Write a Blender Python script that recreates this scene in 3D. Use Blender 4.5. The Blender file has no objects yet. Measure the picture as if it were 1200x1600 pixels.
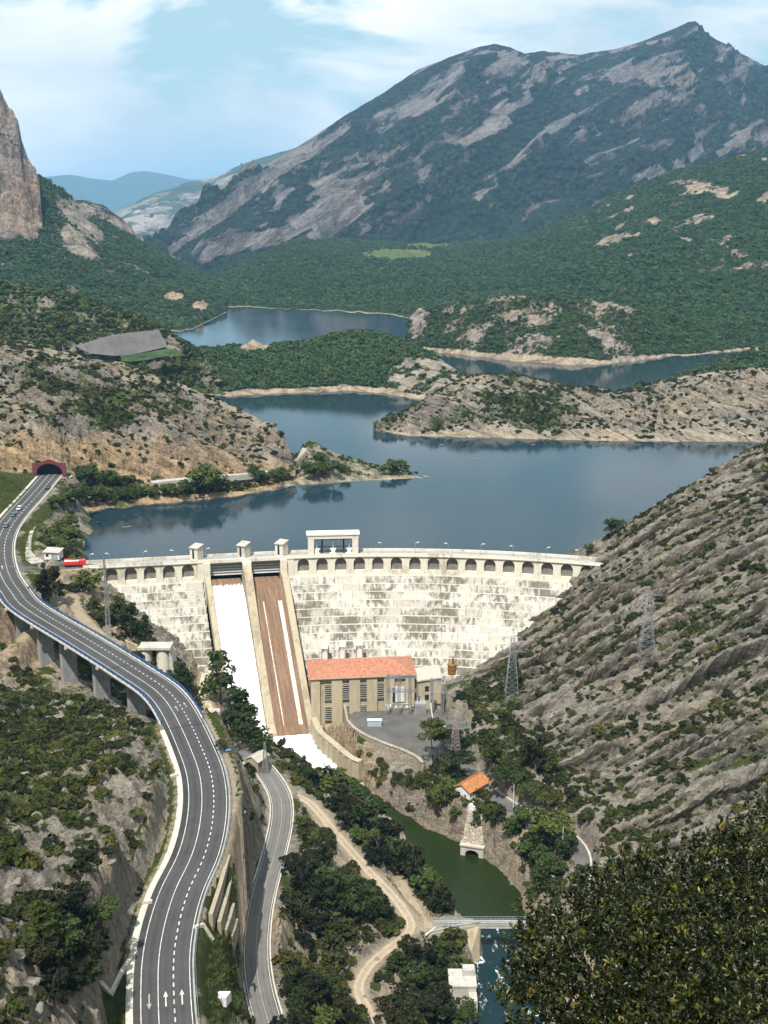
import bpy, bmesh, math, random
import numpy as np
from mathutils import Vector, Matrix

random.seed(7)
rng = np.random.default_rng(11)
scene = bpy.context.scene
COL = scene.collection
R = math.radians

# ------------------------------------------------------------------ camera
CAM_Z, FOC, PITCH = 143.0, 1800.0, R(14.63)      # focal length in pixels of a 1200 x 1600 frame
cam_data = bpy.data.cameras.new('camera')
cam = bpy.data.objects.new('camera', cam_data)
COL.objects.link(cam)
cam.location = (0, 0, CAM_Z)
cam.rotation_euler = (math.pi / 2 - PITCH, 0, 0)
cam_data.sensor_fit = 'VERTICAL'
cam_data.sensor_height = 36
cam_data.sensor_width = 27
cam_data.lens = 36 * FOC / 1600
cam_data.clip_start = 0.5
cam_data.clip_end = 60000
scene.camera = cam

# ------------------------------------------------------------------ sun, sky, exposure
SUN_AZ, SUN_EL = R(-14), R(59)      # azimuth: negative = to the left of straight behind the camera
sun_dir = Vector((math.sin(SUN_AZ) * math.cos(SUN_EL), -math.cos(SUN_AZ) * math.cos(SUN_EL), math.sin(SUN_EL)))
sl = bpy.data.lights.new('sun', 'SUN')
sl.energy = 5.0
sl.angle = R(0.53)
sl.color = (1.0, 0.955, 0.88)
sun = bpy.data.objects.new('sun', sl)
COL.objects.link(sun)
sun.rotation_euler = sun_dir.to_track_quat('Z', 'Y').to_euler()
sun.location = (-200, -200, 600)

world = bpy.data.worlds.new('World')
scene.world = world
world.use_nodes = True
wn, wl = world.node_tree.nodes, world.node_tree.links
wn.clear()
w_out = wn.new('ShaderNodeOutputWorld')
w_bg = wn.new('ShaderNodeBackground')
w_sky = wn.new('ShaderNodeTexSky')
w_sky.sky_type = 'NISHITA'
w_sky.sun_disc = False
w_sky.sun_elevation = SUN_EL
w_sky.sun_rotation = math.pi - SUN_AZ
w_sky.altitude = 700
w_sky.air_density = 1.2
w_sky.dust_density = 1.0
w_sky.ozone_density = 1.5
w_bg.inputs['Strength'].default_value = 0.05
w_tc = wn.new('ShaderNodeTexCoord')
w_map = wn.new('ShaderNodeMapping')
w_map.inputs['Scale'].default_value = (1.0, 1.0, 2.6)
w_map.inputs['Location'].default_value = (0.12, 0.1, 0.25)
wl.new(w_tc.outputs['Generated'], w_map.inputs['Vector'])
w_n1 = wn.new('ShaderNodeTexNoise')
w_n1.inputs['Scale'].default_value = 5.0
w_n1.inputs['Detail'].default_value = 9
w_n1.inputs['Roughness'].default_value = 0.55
w_n1.inputs['Distortion'].default_value = 0.35
wl.new(w_map.outputs[0], w_n1.inputs['Vector'])
w_r1 = wn.new('ShaderNodeValToRGB')
w_r1.color_ramp.elements[0].position = 0.42
w_r1.color_ramp.elements[1].position = 0.52
wl.new(w_n1.outputs['Fac'], w_r1.inputs['Fac'])
w_n2 = wn.new('ShaderNodeTexNoise')
w_n2.inputs['Scale'].default_value = 2.3
w_n2.inputs['Detail'].default_value = 7
wl.new(w_map.outputs[0], w_n2.inputs['Vector'])
w_r2 = wn.new('ShaderNodeValToRGB')
w_r2.color_ramp.elements[0].position = 0.42
w_r2.color_ramp.elements[0].color = (9.4, 11.2, 12.2, 1)
w_r2.color_ramp.elements[1].position = 0.62
w_r2.color_ramp.elements[1].color = (18.5, 18.5, 18.2, 1)
wl.new(w_n2.outputs['Fac'], w_r2.inputs['Fac'])
w_veil = wn.new('ShaderNodeMixRGB')
w_veil.inputs['Fac'].default_value = 0.82
w_veil.inputs['Color2'].default_value = (7.6, 11.4, 12.6, 1)
wl.new(w_sky.outputs[0], w_veil.inputs['Color1'])
w_mix = wn.new('ShaderNodeMixRGB')
wl.new(w_r1.outputs['Color'], w_mix.inputs['Fac'])
wl.new(w_veil.outputs[0], w_mix.inputs['Color1'])
wl.new(w_r2.outputs['Color'], w_mix.inputs['Color2'])
wl.new(w_mix.outputs[0], w_bg.inputs['Color'])
wl.new(w_bg.outputs[0], w_out.inputs['Surface'])

scene.view_settings.view_transform = 'Standard'
scene.view_settings.look = 'None'
scene.view_settings.exposure = 0.58
scene.view_settings.gamma = 1.0
scene.view_settings.use_curve_mapping = False
scene.render.engine = 'CYCLES'
scene.cycles.max_bounces = 5
scene.cycles.diffuse_bounces = 2
scene.cycles.glossy_bounces = 3
scene.cycles.transmission_bounces = 3
scene.cycles.transparent_max_bounces = 6
scene.cycles.volume_bounces = 0
scene.cycles.use_denoising = True
scene.cycles.caustics_reflective = False
scene.cycles.caustics_refractive = False
scene.cycles.use_adaptive_sampling = True
scene.cycles.adaptive_threshold = 0.02

# ------------------------------------------------------------------ surveying: a sight line meets a level or a distance
CP, SP = math.cos(PITCH), math.sin(PITCH)


def ray(u, v):
    a, b = (u - 600) / FOC, (v - 800) / FOC
    return a, CP - b * SP, -SP - b * CP


def at(u, v, z):
    dx, dy, dz = ray(u, v)
    t = (z - CAM_Z) / dz
    return (dx * t, dy * t, z)


def atd(u, v, D):
    dx, dy, dz = ray(u, v)
    t = D / dy
    return (dx * t, D, CAM_Z + dz * t)


def project(x, y, z):
    """world point -> pixel of the 1200 x 1600 frame (used to rank things by how large they show)"""
    zc = y * CP - (z - CAM_Z) * SP
    yc = y * SP + (z - CAM_Z) * CP
    return 600 + FOC * x / zc, 800 - FOC * yc / zc, zc


# ------------------------------------------------------------------ noise
_perm = np.random.default_rng(5).permutation(4096)
_ang = np.random.default_rng(6).random(4096) * 2 * np.pi
_gx, _gy = np.cos(_ang), np.sin(_ang)


def perlin(x, y, seed=0):
    x = np.asarray(x, float) + seed * 17.31
    y = np.asarray(y, float) - seed * 9.77
    xi, yi = np.floor(x).astype(np.int64), np.floor(y).astype(np.int64)
    xf, yf = x - xi, y - yi
    u = xf * xf * xf * (xf * (xf * 6 - 15) + 10)
    v = yf * yf * yf * (yf * (yf * 6 - 15) + 10)

    def g(ix, iy, fx, fy):
        h = _perm[(_perm[ix & 4095] + iy) & 4095]
        return _gx[h] * fx + _gy[h] * fy
    a = g(xi, yi, xf, yf)
    b = g(xi + 1, yi, xf - 1, yf)
    c = g(xi, yi + 1, xf, yf - 1)
    d = g(xi + 1, yi + 1, xf - 1, yf - 1)
    return 1.5 * ((a + (b - a) * u) + ((c + (d - c) * u) - (a + (b - a) * u)) * v)


def fbm(x, y, octv=4, seed=0, gain=0.5):
    s, a, f, n = 0, 1.0, 1.0, 0
    for i in range(octv):
        s = s + a * perlin(x * f, y * f, seed + i * 3)
        n += a
        a *= gain
        f *= 2.03
    return s / n


def ridged(x, y, octv=4, seed=0, gain=0.5):
    s, a, f, n = 0, 1.0, 1.0, 0
    for i in range(octv):
        s = s + a * (1 - 2 * np.abs(perlin(x * f, y * f, seed + i * 3)))
        n += a
        a *= gain
        f *= 2.07
    return s / n


def sstep(a, b, x):
    t = np.clip((x - a) / (b - a), 0, 1)
    return t * t * (3 - 2 * t)


# ------------------------------------------------------------------ objects
def tag(o, label=None, cat=None, group=None, kind=None):
    if label:
        o['label'] = label
    if cat:
        o['category'] = cat
    if group:
        o['group'] = group
    if kind:
        o['kind'] = kind
    return o


def link(o):
    COL.objects.link(o)
    return o


def thing(name, label, cat, loc=(0, 0, 0), group=None, rz=0.0):
    o = link(bpy.data.objects.new(name, None))
    o.empty_display_size = 0.5
    o.location = loc
    o.rotation_euler = (0, 0, rz)
    return tag(o, label, cat, group)


class MB:
    """collects faces and builds one mesh"""

    def __init__(self):
        self.v, self.f = [], []

    def face(self, *pts):
        n = len(self.v)
        self.v += [tuple(p) for p in pts]
        self.f.append(tuple(range(n, n + len(pts))))
        return self

    def hexa(self, b, t):
        """b, t: four points each, counter-clockwise seen from above"""
        n = len(self.v)
        self.v += [tuple(p) for p in b] + [tuple(p) for p in t]
        self.f += [(n + 3, n + 2, n + 1, n), (n + 4, n + 5, n + 6, n + 7)]
        for i in range(4):
            j = (i + 1) % 4
            self.f.append((n + i, n + j, n + 4 + j, n + 4 + i))
        return self

    def box(self, c, s, rz=0.0, ax=None):
        """c: centre of the base, s: size; rz: turn about z"""
        ca, sa = math.cos(rz), math.sin(rz)
        q = []
        for dx, dy in ((-.5, -.5), (.5, -.5), (.5, .5), (-.5, .5)):
            x, y = dx * s[0], dy * s[1]
            q.append((c[0] + x * ca - y * sa, c[1] + x * sa + y * ca))
        return self.hexa([(x, y, c[2]) for x, y in q], [(x, y, c[2] + s[2]) for x, y in q])

    def prism(self, poly, z0, z1):
        """poly counter-clockwise; z0, z1 numbers or lists"""
        n, k = len(self.v), len(poly)
        zz0 = z0 if hasattr(z0, '__len__') else [z0] * k
        zz1 = z1 if hasattr(z1, '__len__') else [z1] * k
        self.v += [(p[0], p[1], z) for p, z in zip(poly, zz0)] + [(p[0], p[1], z) for p, z in zip(poly, zz1)]
        self.f += [tuple(range(n + k - 1, n - 1, -1)), tuple(range(n + k, n + 2 * k))]
        for i in range(k):
            j = (i + 1) % k
            self.f.append((n + i, n + j, n + k + j, n + k + i))
        return self

    def tube(self, p, q, r0, r1=None, n=6, cap=True):
        r1 = r0 if r1 is None else r1
        p, q = Vector(p), Vector(q)
        d = (q - p).normalized()
        a = d.orthogonal().normalized()
        b = d.cross(a)
        m = len(self.v)
        for c, r in ((p, r0), (q, r1)):
            for i in range(n):
                t = 2 * math.pi * i / n
                self.v.append(tuple(c + (a * math.cos(t) + b * math.sin(t)) * r))
        for i in range(n):
            j = (i + 1) % n
            self.f.append((m + i, m + j, m + n + j, m + n + i))
        if cap:
            self.f += [tuple(range(m + n - 1, m - 1, -1)), tuple(range(m + n, m + 2 * n))]
        return self

    def beam(self, p, q, w, h=None):
        """square bar from p to q"""
        h = w if h is None else h
        p, q = Vector(p), Vector(q)
        d = (q - p).normalized()
        s = d.cross(Vector((0, 0, 1)))
        s = s.normalized() if s.length > 1e-4 else Vector((1, 0, 0))
        t = s.cross(d)
        c = [(-1, -1), (1, -1), (1, 1), (-1, 1)]
        m = len(self.v)
        for e in (p, q):
            for i, j in c:
                self.v.append(tuple(e + s * (i * w / 2) + t * (j * h / 2)))
        self.f += [(m, m + 1, m + 2, m + 3), (m + 7, m + 6, m + 5, m + 4)]
        for i in range(4):
            j = (i + 1) % 4
            self.f.append((m + j, m + i, m + 4 + i, m + 4 + j))
        return self

    def strip(self, A, B):
        m, k = len(self.v), len(A)
        self.v += [tuple(p) for p in A] + [tuple(p) for p in B]
        for i in range(k - 1):
            self.f.append((m + i, m + i + 1, m + k + i + 1, m + k + i))
        return self

    def mesh(self, name):
        me = bpy.data.meshes.new(name)
        me.from_pydata(self.v, [], self.f)
        bm = bmesh.new()
        bm.from_mesh(me)
        bmesh.ops.recalc_face_normals(bm, faces=bm.faces)
        bm.to_mesh(me)
        bm.free()
        me.update()
        return me

    def build(self, name, mat, parent=None, local=False, smooth=False):
        me = self.mesh(name)
        return put(name, me, mat, parent, local, smooth)


def put(name, me, mat, parent=None, local=False, smooth=False):
    o = link(bpy.data.objects.new(name, me))
    if mat and not me.materials:
        me.materials.append(mat)
    if smooth:
        me.polygons.foreach_set('use_smooth', [True] * len(me.polygons))
    if parent:
        o.parent = parent
        if not local:                       # mesh is in world coordinates
            p = parent
            off = Vector((0, 0, 0))
            while p:
                off += Vector(p.location)
                p = p.parent
            o.location = -off
    return o


def copy_tree(o, parent=None):
    c = o.copy()
    COL.objects.link(c)
    c.parent = parent
    for ch in o.children:
        copy_tree(ch, c)
    return c


def np_mesh(name, verts, quads, smooth=True):
    me = bpy.data.meshes.new(name)
    nv, nf = len(verts), len(quads)
    k = quads.shape[1]
    me.vertices.add(nv)
    me.vertices.foreach_set('co', np.ascontiguousarray(verts, dtype=np.float32).ravel())
    me.loops.add(nf * k)
    me.loops.foreach_set('vertex_index', np.ascontiguousarray(quads, dtype=np.int32).ravel())
    me.polygons.add(nf)
    me.polygons.foreach_set('loop_start', np.arange(0, nf * k, k, dtype=np.int32))
    me.polygons.foreach_set('loop_total', np.full(nf, k, dtype=np.int32))
    me.polygons.foreach_set('use_smooth', np.full(nf, smooth))
    me.update(calc_edges=True)
    return me


def grid_quads(nr, nc):
    i = np.arange((nr - 1) * (nc - 1))
    r, c = i // (nc - 1), i % (nc - 1)
    a = r * nc + c
    return np.stack([a, a + 1, a + nc + 1, a + nc], 1)


def fattr(me, name, arr):
    at_ = me.attributes.new(name, 'FLOAT', 'POINT')
    at_.data.foreach_set('value', np.ascontiguousarray(arr, dtype=np.float32).ravel())


# ------------------------------------------------------------------ materials
class NT:
    def __init__(self, name):
        self.m = bpy.data.materials.new(name)
        self.m.use_nodes = True
        self.n, self.l = self.m.node_tree.nodes, self.m.node_tree.links
        self.b = self.n['Principled BSDF']
        self.b.inputs['Specular IOR Level'].default_value = 0.25

    def new(self, t, **kw):
        n = self.n.new(t)
        for k, v in kw.items():
            setattr(n, k, v)
        return n

    def coords(self, kind='Object', scale=(1, 1, 1), rot=(0, 0, 0)):
        if kind == 'World':
            g = self.new('ShaderNodeNewGeometry')
            o = g.outputs['Position']
        else:
            o = self.new('ShaderNodeTexCoord').outputs[kind]
        if any(rot):                          # turn first, then stretch
            m0 = self.new('ShaderNodeMapping')
            m0.inputs['Rotation'].default_value = rot
            self.l.new(o, m0.inputs['Vector'])
            o = m0.outputs[0]
        mp = self.new('ShaderNodeMapping')
        mp.inputs['Scale'].default_value = scale
        self.l.new(o, mp.inputs['Vector'])
        return mp.outputs[0]

    def noise(self, vec, scale, detail=4, rough=0.55, dist=0.0):
        n = self.new('ShaderNodeTexNoise')
        n.inputs['Scale'].default_value = scale
        n.inputs['Detail'].default_value = detail
        n.inputs['Roughness'].default_value = rough
        n.inputs['Distortion'].default_value = dist
        self.l.new(vec, n.inputs['Vector'])
        return n.outputs['Fac']

    def voro(self, vec, scale, feature='F1', out='Distance'):
        n = self.new('ShaderNodeTexVoronoi', feature=feature)
        n.inputs['Scale'].default_value = scale
        self.l.new(vec, n.inputs['Vector'])
        return n.outputs[out]

    def ramp(self, fac, stops):
        r = self.new('ShaderNodeValToRGB')
        e = r.color_ramp.elements
        while len(e) < len(stops):
            e.new(0.5)
        for el, (p, c) in zip(e, stops):
            el.position = p
            el.color = (c, c, c, 1) if not hasattr(c, '__len__') else (*c, 1)
        self.l.new(fac, r.inputs['Fac'])
        return r.outputs['Color']

    def mix(self, fac, a, b, mode='MIX'):
        m = self.new('ShaderNodeMixRGB', blend_type=mode)
        for s, x in (('Fac', fac), ('Color1', a), ('Color2', b)):
            if hasattr(x, 'is_output'):
                self.l.new(x, m.inputs[s])
            elif hasattr(x, '__len__'):
                m.inputs[s].default_value = (*x, 1)
            else:
                m.inputs[s].default_value = x if s == 'Fac' else (x, x, x, 1)
        return m.outputs[0]

    def math(self, op, a, b=0.5, clamp=False):
        m = self.new('ShaderNodeMath', operation=op, use_clamp=clamp)
        for i, x in enumerate((a, b)):
            if hasattr(x, 'is_output'):
                self.l.new(x, m.inputs[i])
            else:
                m.inputs[i].default_value = x
        return m.outputs[0]

    def attr(self, name):
        a = self.new('ShaderNodeAttribute', attribute_name=name)
        return a.outputs['Fac']

    def objrand(self):
        return self.new('ShaderNodeObjectInfo').outputs['Random']

    def base(self, c):
        if hasattr(c, 'is_output'):
            self.l.new(c, self.b.inputs['Base Color'])
        else:
            self.b.inputs['Base Color'].default_value = (*c, 1)
        return self

    def bump(self, h, strength=0.5, dist=0.1):
        b = self.new('ShaderNodeBump')
        b.inputs['Strength'].default_value = strength
        b.inputs['Distance'].default_value = dist
        self.l.new(h, b.inputs['Height'])
        self.l.new(b.outputs[0], self.b.inputs['Normal'])
        return self

    def rough(self, r):
        if hasattr(r, 'is_output'):
            self.l.new(r, self.b.inputs['Roughness'])
        else:
            self.b.inputs['Roughness'].default_value = r
        return self


TONE = 0.78            # scales surface colours down evenly to offset the raised exposure


def worn(name, c, var=0.25, scale=0.6, rough=0.8, bump=0.2, streak=False, metal=0.0, rnd=0.0):
    """a plain weathered surface"""
    t = NT(name)
    c = tuple(x * TONE for x in c)
    vec = t.coords('World')
    n1 = t.noise(vec, scale, 6, 0.6)
    lo = tuple(x * (1 - var) for x in c)
    hi = tuple(min(1, x * (1 + var * 0.7)) for x in c)
    col = t.ramp(n1, [(0.3, lo), (0.7, hi)])
    if streak:
        sv = t.coords('World', (1, 1, 0.12))
        n2 = t.noise(sv, 1.1, 6, 0.65)
        col = t.mix(t.ramp(n2, [(0.5, 0.0), (0.75, 0.55)]), col, tuple(x * 0.42 for x in c))
    if rnd:
        col = t.mix(rnd, col, t.ramp(t.objrand(), [(0, 0.35), (1, 1.0)]), 'MULTIPLY')
    t.base(col).rough(rough)
    t.b.inputs['Metallic'].default_value = metal
    if bump:
        t.bump(t.noise(vec, scale * 6, 6, 0.65), bump, 0.15)
    return t.m
# ------------------------------------------------------------------ materials of the land
def land_material(name, grey, tan, veg, dirt, s=1.0, strata_rot=(0, 0, 0), strata=(1, 1, 1), bump=0.6, contrast=1.0, forest=0.0, fray=(0.7, 0.7, 1.1)):
    """rock with attributes tan, veg (green cover) and soil; s scales every pattern"""
    t = NT(name)
    grey, tan, dirt = (tuple(x * 0.80 for x in q) for q in (grey, tan, dirt))
    veg = tuple(tuple(x * 0.85 for x in q) for q in veg)
    w = t.coords('World')
    st = t.coords('World', strata, strata_rot)
    n_big = t.noise(w, 0.035 / s, 5, 0.6)
    n_mid = t.noise(w, 0.25 / s, 6, 0.65)
    n_fine = t.noise(w, 1.3 / s, 6, 0.7)
    n_st = t.noise(st, 0.30 / s, 7, 0.68, 0.3)
    g_lo = tuple(x * (1 - 0.5 * contrast) for x in grey)
    g_hi = tuple(min(1, x * (1 + 0.32 * contrast)) for x in grey)
    c_grey = t.ramp(n_st, [(0.34, g_lo), (0.5, grey), (0.66, g_hi)])
    t_lo = tuple(x * (1 - 0.5 * contrast) for x in tan)
    t_hi = tuple(min(1, x * (1 + 0.28 * contrast)) for x in tan)
    c_tan = t.ramp(n_st, [(0.32, t_lo), (0.5, tan), (0.68, t_hi)])
    tf = t.math('ADD', t.attr('tan'), t.math('MULTIPLY', t.math('SUBTRACT', n_big, 0.5), 1.5), True)
    rock = t.mix(tf, c_grey, c_tan)
    rock = t.mix(0.45, rock, t.ramp(n_fine, [(0.25, 0.4), (0.55, 1.0)]), 'MULTIPLY')
    dn = t.new('ShaderNodeTexNoise')
    dn.inputs['Scale'].default_value = 0.4 / s
    dn.inputs['Detail'].default_value = 5
    t.l.new(st, dn.inputs['Vector'])
    st2 = t.mix(0.9, st, t.mix(1.0, st, t.mix(1.0, dn.outputs['Color'], (5.0 * s, 5.0 * s, 5.0 * s), 'MULTIPLY'), 'ADD'))
    crack = t.ramp(t.voro(st2, 0.55 / s, 'DISTANCE_TO_EDGE'), [(0.0, 0.45), (0.06, 1.0)])
    rock = t.mix(0.6, rock, crack, 'MULTIPLY')
    crack2 = t.ramp(t.voro(st2, 0.16 / s, 'DISTANCE_TO_EDGE'), [(0.0, 0.35), (0.05, 1.0)])
    rock = t.mix(0.5, rock, crack2, 'MULTIPLY')
    rock = t.mix(t.math('MULTIPLY', t.attr('joint_shade'), t.ramp(n_mid, [(0.3, 0.35), (0.6, 1.0)])), rock, (0.035, 0.030, 0.020))  # dark brown along the ledge joints: overhang shade painted into the rock colour
    soil = t.ramp(n_mid, [(0.3, tuple(x * 0.7 for x in dirt)), (0.7, dirt)])
    rock = t.mix(t.attr('soil'), rock, soil)
    v1, v2 = veg
    green = t.ramp(n_mid, [(0.28, v1), (0.62, v2)])
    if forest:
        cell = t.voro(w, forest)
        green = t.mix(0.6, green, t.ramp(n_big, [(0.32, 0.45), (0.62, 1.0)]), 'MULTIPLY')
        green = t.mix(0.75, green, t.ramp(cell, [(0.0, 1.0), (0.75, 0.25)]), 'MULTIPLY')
    vf = t.math('ADD', t.attr('veg'), t.math('ADD', t.math('MULTIPLY', t.math('SUBTRACT', n_fine, 0.5), 0.7),
                                              t.math('ADD', t.math('MULTIPLY', t.math('SUBTRACT', n_mid, 0.5), 0.7), t.math('MULTIPLY', t.math('SUBTRACT', n_st, 0.5), 1.1))))
    vf = t.ramp(vf, [(0.44, 0.0), (0.56, 1.0)])
    col = t.mix(vf, rock, green)
    t.base(col).rough(0.95)
    t.b.inputs['Specular IOR Level'].default_value = 0.08
    h = t.math('ADD', t.math('MULTIPLY', n_st, 1.2), t.math('MULTIPLY', n_fine, 0.7))
    if forest:
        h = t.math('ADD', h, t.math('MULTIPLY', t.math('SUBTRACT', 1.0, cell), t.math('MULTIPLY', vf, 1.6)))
    t.bump(h, bump, 1.2 * s)
    return t.m


M_near = land_material('gorge_rock', (0.285, 0.255, 0.212), (0.44, 0.33, 0.21), ((0.024, 0.032, 0.009), (0.058, 0.072, 0.018)),
                       (0.44, 0.36, 0.25), 1.0, (0, 0, R(14)), (0.35, 1.3, 1.0), 0.9)
M_head = land_material('headland_rock', (0.285, 0.255, 0.215), (0.46, 0.325, 0.19), ((0.03, 0.045, 0.014), (0.07, 0.095, 0.026)),
                       (0.44, 0.36, 0.25), 1.8, (0, R(-28), 0), (0.5, 0.7, 1.6), 1.0, 1.15)
M_pen = land_material('peninsula_rock', (0.315, 0.283, 0.24), (0.48, 0.38, 0.255), ((0.03, 0.05, 0.016), (0.07, 0.10, 0.03)),
                      (0.6, 0.5, 0.36), 2.2, (0, R(-26), 0), (0.4, 0.8, 2.0), 1.0, 1.15)
M_wood = land_material('wooded_hill', (0.34, 0.31, 0.27), (0.50, 0.38, 0.25), ((0.026, 0.060, 0.018), (0.058, 0.108, 0.032)),
                       (0.5, 0.4, 0.26), 3.0, (0, R(25), 0), (0.5, 0.8, 1.6), 1.0, 1.1, 0.16)
M_far = land_material('far_slope', (0.36, 0.33, 0.28), (0.52, 0.38, 0.26), ((0.028, 0.078, 0.026), (0.065, 0.135, 0.040)),
                      (0.13, 0.175, 0.06), 6.0, (0, R(20), 0), (0.5, 0.8, 1.6), 1.0, 1.1, 0.11)
M_mount = land_material('mountain_rock', (0.225, 0.218, 0.215), (0.31, 0.25, 0.21), ((0.022, 0.050, 0.030), (0.045, 0.080, 0.042)),
                        (0.5, 0.4, 0.3), 22.0, (0, R(34), 0), (0.35, 0.6, 2.4), 1.0, 1.2, 0.045, (2.2, 1.0, 2.8))
M_cliff = land_material('cliff_rock', (0.30, 0.275, 0.25), (0.46, 0.30, 0.19), ((0.02, 0.045, 0.018), (0.05, 0.085, 0.03)),
                        (0.5, 0.4, 0.3), 8.0, (0, 0, 0), (1.6, 1.0, 0.45), 1.0, 1.2, 0.08)
M_haze1 = land_material('valley_hill', (0.36, 0.33, 0.30), (0.5, 0.38, 0.3), ((0.02, 0.04, 0.02), (0.045, 0.075, 0.03)),
                        (0.5, 0.4, 0.3), 40.0, (0, R(-20), 0), (0.5, 0.8, 1.6), 0.7)

# ------------------------------------------------------------------ lines of the place: roads, tracks, river
def chain(pts):
    return [at(*p) for p in pts]


def resample(P, step=1.5):
    """smooth (Catmull-Rom) line through P, evenly stepped"""
    P = [np.array(p, float) for p in P]
    P = [2 * P[0] - P[1]] + P + [2 * P[-1] - P[-2]]
    out = []
    for i in range(1, len(P) - 2):
        p0, p1, p2, p3 = P[i - 1:i + 3]
        n = 24
        for k in range(n):
            t = k / n
            out.append(0.5 * ((2 * p1) + (-p0 + p2) * t + (2 * p0 - 5 * p1 + 4 * p2 - p3) * t * t + (-p0 + 3 * p1 - 3 * p2 + p3) * t ** 3))
    out.append(P[-2])
    out = np.array(out)
    # light smoothing of survey jitter, ends kept
    for _ in range(30):
        out[1:-1] = 0.25 * out[:-2] + 0.5 * out[1:-1] + 0.25 * out[2:]
    d = np.r_[0, np.cumsum(np.linalg.norm(np.diff(out[:, :2], axis=0), axis=1))]
    s = np.arange(0, d[-1], step)
    s = np.r_[s, d[-1]] if d[-1] - s[-1] > 0.3 else s
    return np.stack([np.interp(s, d, out[:, k]) for k in range(out.shape[1])], 1)


def side(L):
    """unit vectors to the right of travel along L"""
    T = np.gradient(L[:, :2], axis=0)
    T /= np.linalg.norm(T, axis=1)[:, None]
    return np.stack([T[:, 1], -T[:, 0]], 1)


ROAD = resample(chain([(262, 1660, 0), (257, 1600, 0), (255, 1547, .4), (256, 1495, .7), (265, 1442, 1), (281, 1390, 1.4), (306, 1337, 1.8), (319, 1285, 2.2),
                       (321, 1232, 2.7), (308, 1180, 3.4), (264, 1093, 4.4), (207, 1050, 5), (127, 1000, 6), (44, 950, 7), (22, 925, 7.6), (6, 900, 8.4),
                       (-1, 870, 9.5), (1, 845, 10.5), (11, 822, 11.5), (28, 800, 12.7), (52, 774, 14.5), (75, 747, 16), (84, 737, 16.5)]))
LANE = resample(chain([(428, 1640, -28.5), (420, 1600, -28), (406, 1547, -28), (400, 1495, -28), (403, 1442, -28), (413, 1390, -28), (428, 1337, -28), (439.5, 1285, -28),
                       (438, 1246, -28), (420, 1213, -28), (398, 1190, -28.5), (372, 1176, -29), (345, 1160, -30)]))
TRACK = resample(chain([(453, 1240, -29.5), (485, 1256, -31), (519, 1296, -33), (552, 1334, -35), (584, 1370, -37), (615, 1402, -39), (636, 1431, -41), (642, 1450, -42),
                        (630, 1466, -42), (602, 1487, -42), (576, 1511, -42.5), (560, 1541, -43), (566, 1564, -43.5), (580, 1588, -44), (600, 1620, -44.5)]))
PATH = resample(chain([(735, 1440, -42), (690, 1442, -42), (666, 1446, -42), (650, 1420, -42), (636, 1396, -41.5), (622, 1376, -41)]))
YARD_LANE = resample(chain([(690, 1150, -36), (722, 1185, -36), (748, 1220, -35.5), (772, 1243, -35), (800, 1262, -34.5), (840, 1282, -34), (878, 1302, -33.5), (902, 1325, -33),
                            (910, 1352, -33), (905, 1390, -33)]))
RIVER = resample([(*at(u, v, z), w) for u, v, z, w in [(440, 1128, -47, 10), (465, 1160, -47, 9), (505, 1195, -47, 8), (555, 1235, -47.6, 3.6), (608, 1275, -48.4, 3.4), (655, 1310, -49, 6.0),
                                                        (705, 1350, -49.3, 10), (752, 1400, -49.6, 11), (762, 1436, -49.8, 10), (782, 1475, -51, 7.5), (795, 1550, -52, 8), (805, 1640, -53, 9)]])

# sandy path below the left wing of the dam
SAND = resample(chain([(322, 1052, -30), (318, 1080, -30.5), (326, 1110, -31), (334, 1140, -31), (352, 1165, -31)]))
BENCH = resample(chain([(20, 1010, -2), (105, 930, 2), (118, 950, 0), (150, 985, -3), (185, 1003, -6)]))


APPR = resample(chain([(18, 878, 9.0), (45, 890, 8.5), (75, 890, 8.1), (105, 888, 7.9), (138, 885, 7.7)]))
LAYBY = resample(chain([(66, 792, 12), (50, 815, 10.8), (40, 840, 9.9), (40, 865, 9.2), (60, 880, 8.5)]))


# ------------------------------------------------------------------ dam plan: crest line (downstream edge) x -> y
def crest_y(x):
    return 448.5 - (x - 2) ** 2 / 532 if x > -45 else 444.35 + (x + 45) * 0.177


def crest_n(x):
    """unit vector pointing downstream"""
    s = -(x - 2) / 266 if x > -45 else 0.177
    k = math.hypot(s, 1)
    return s / k, -1 / k


CREST, BAND = 8.5, -0.6         # heights of the roadway parapet and the foot of the arcade
BATTER = 0.80


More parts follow.
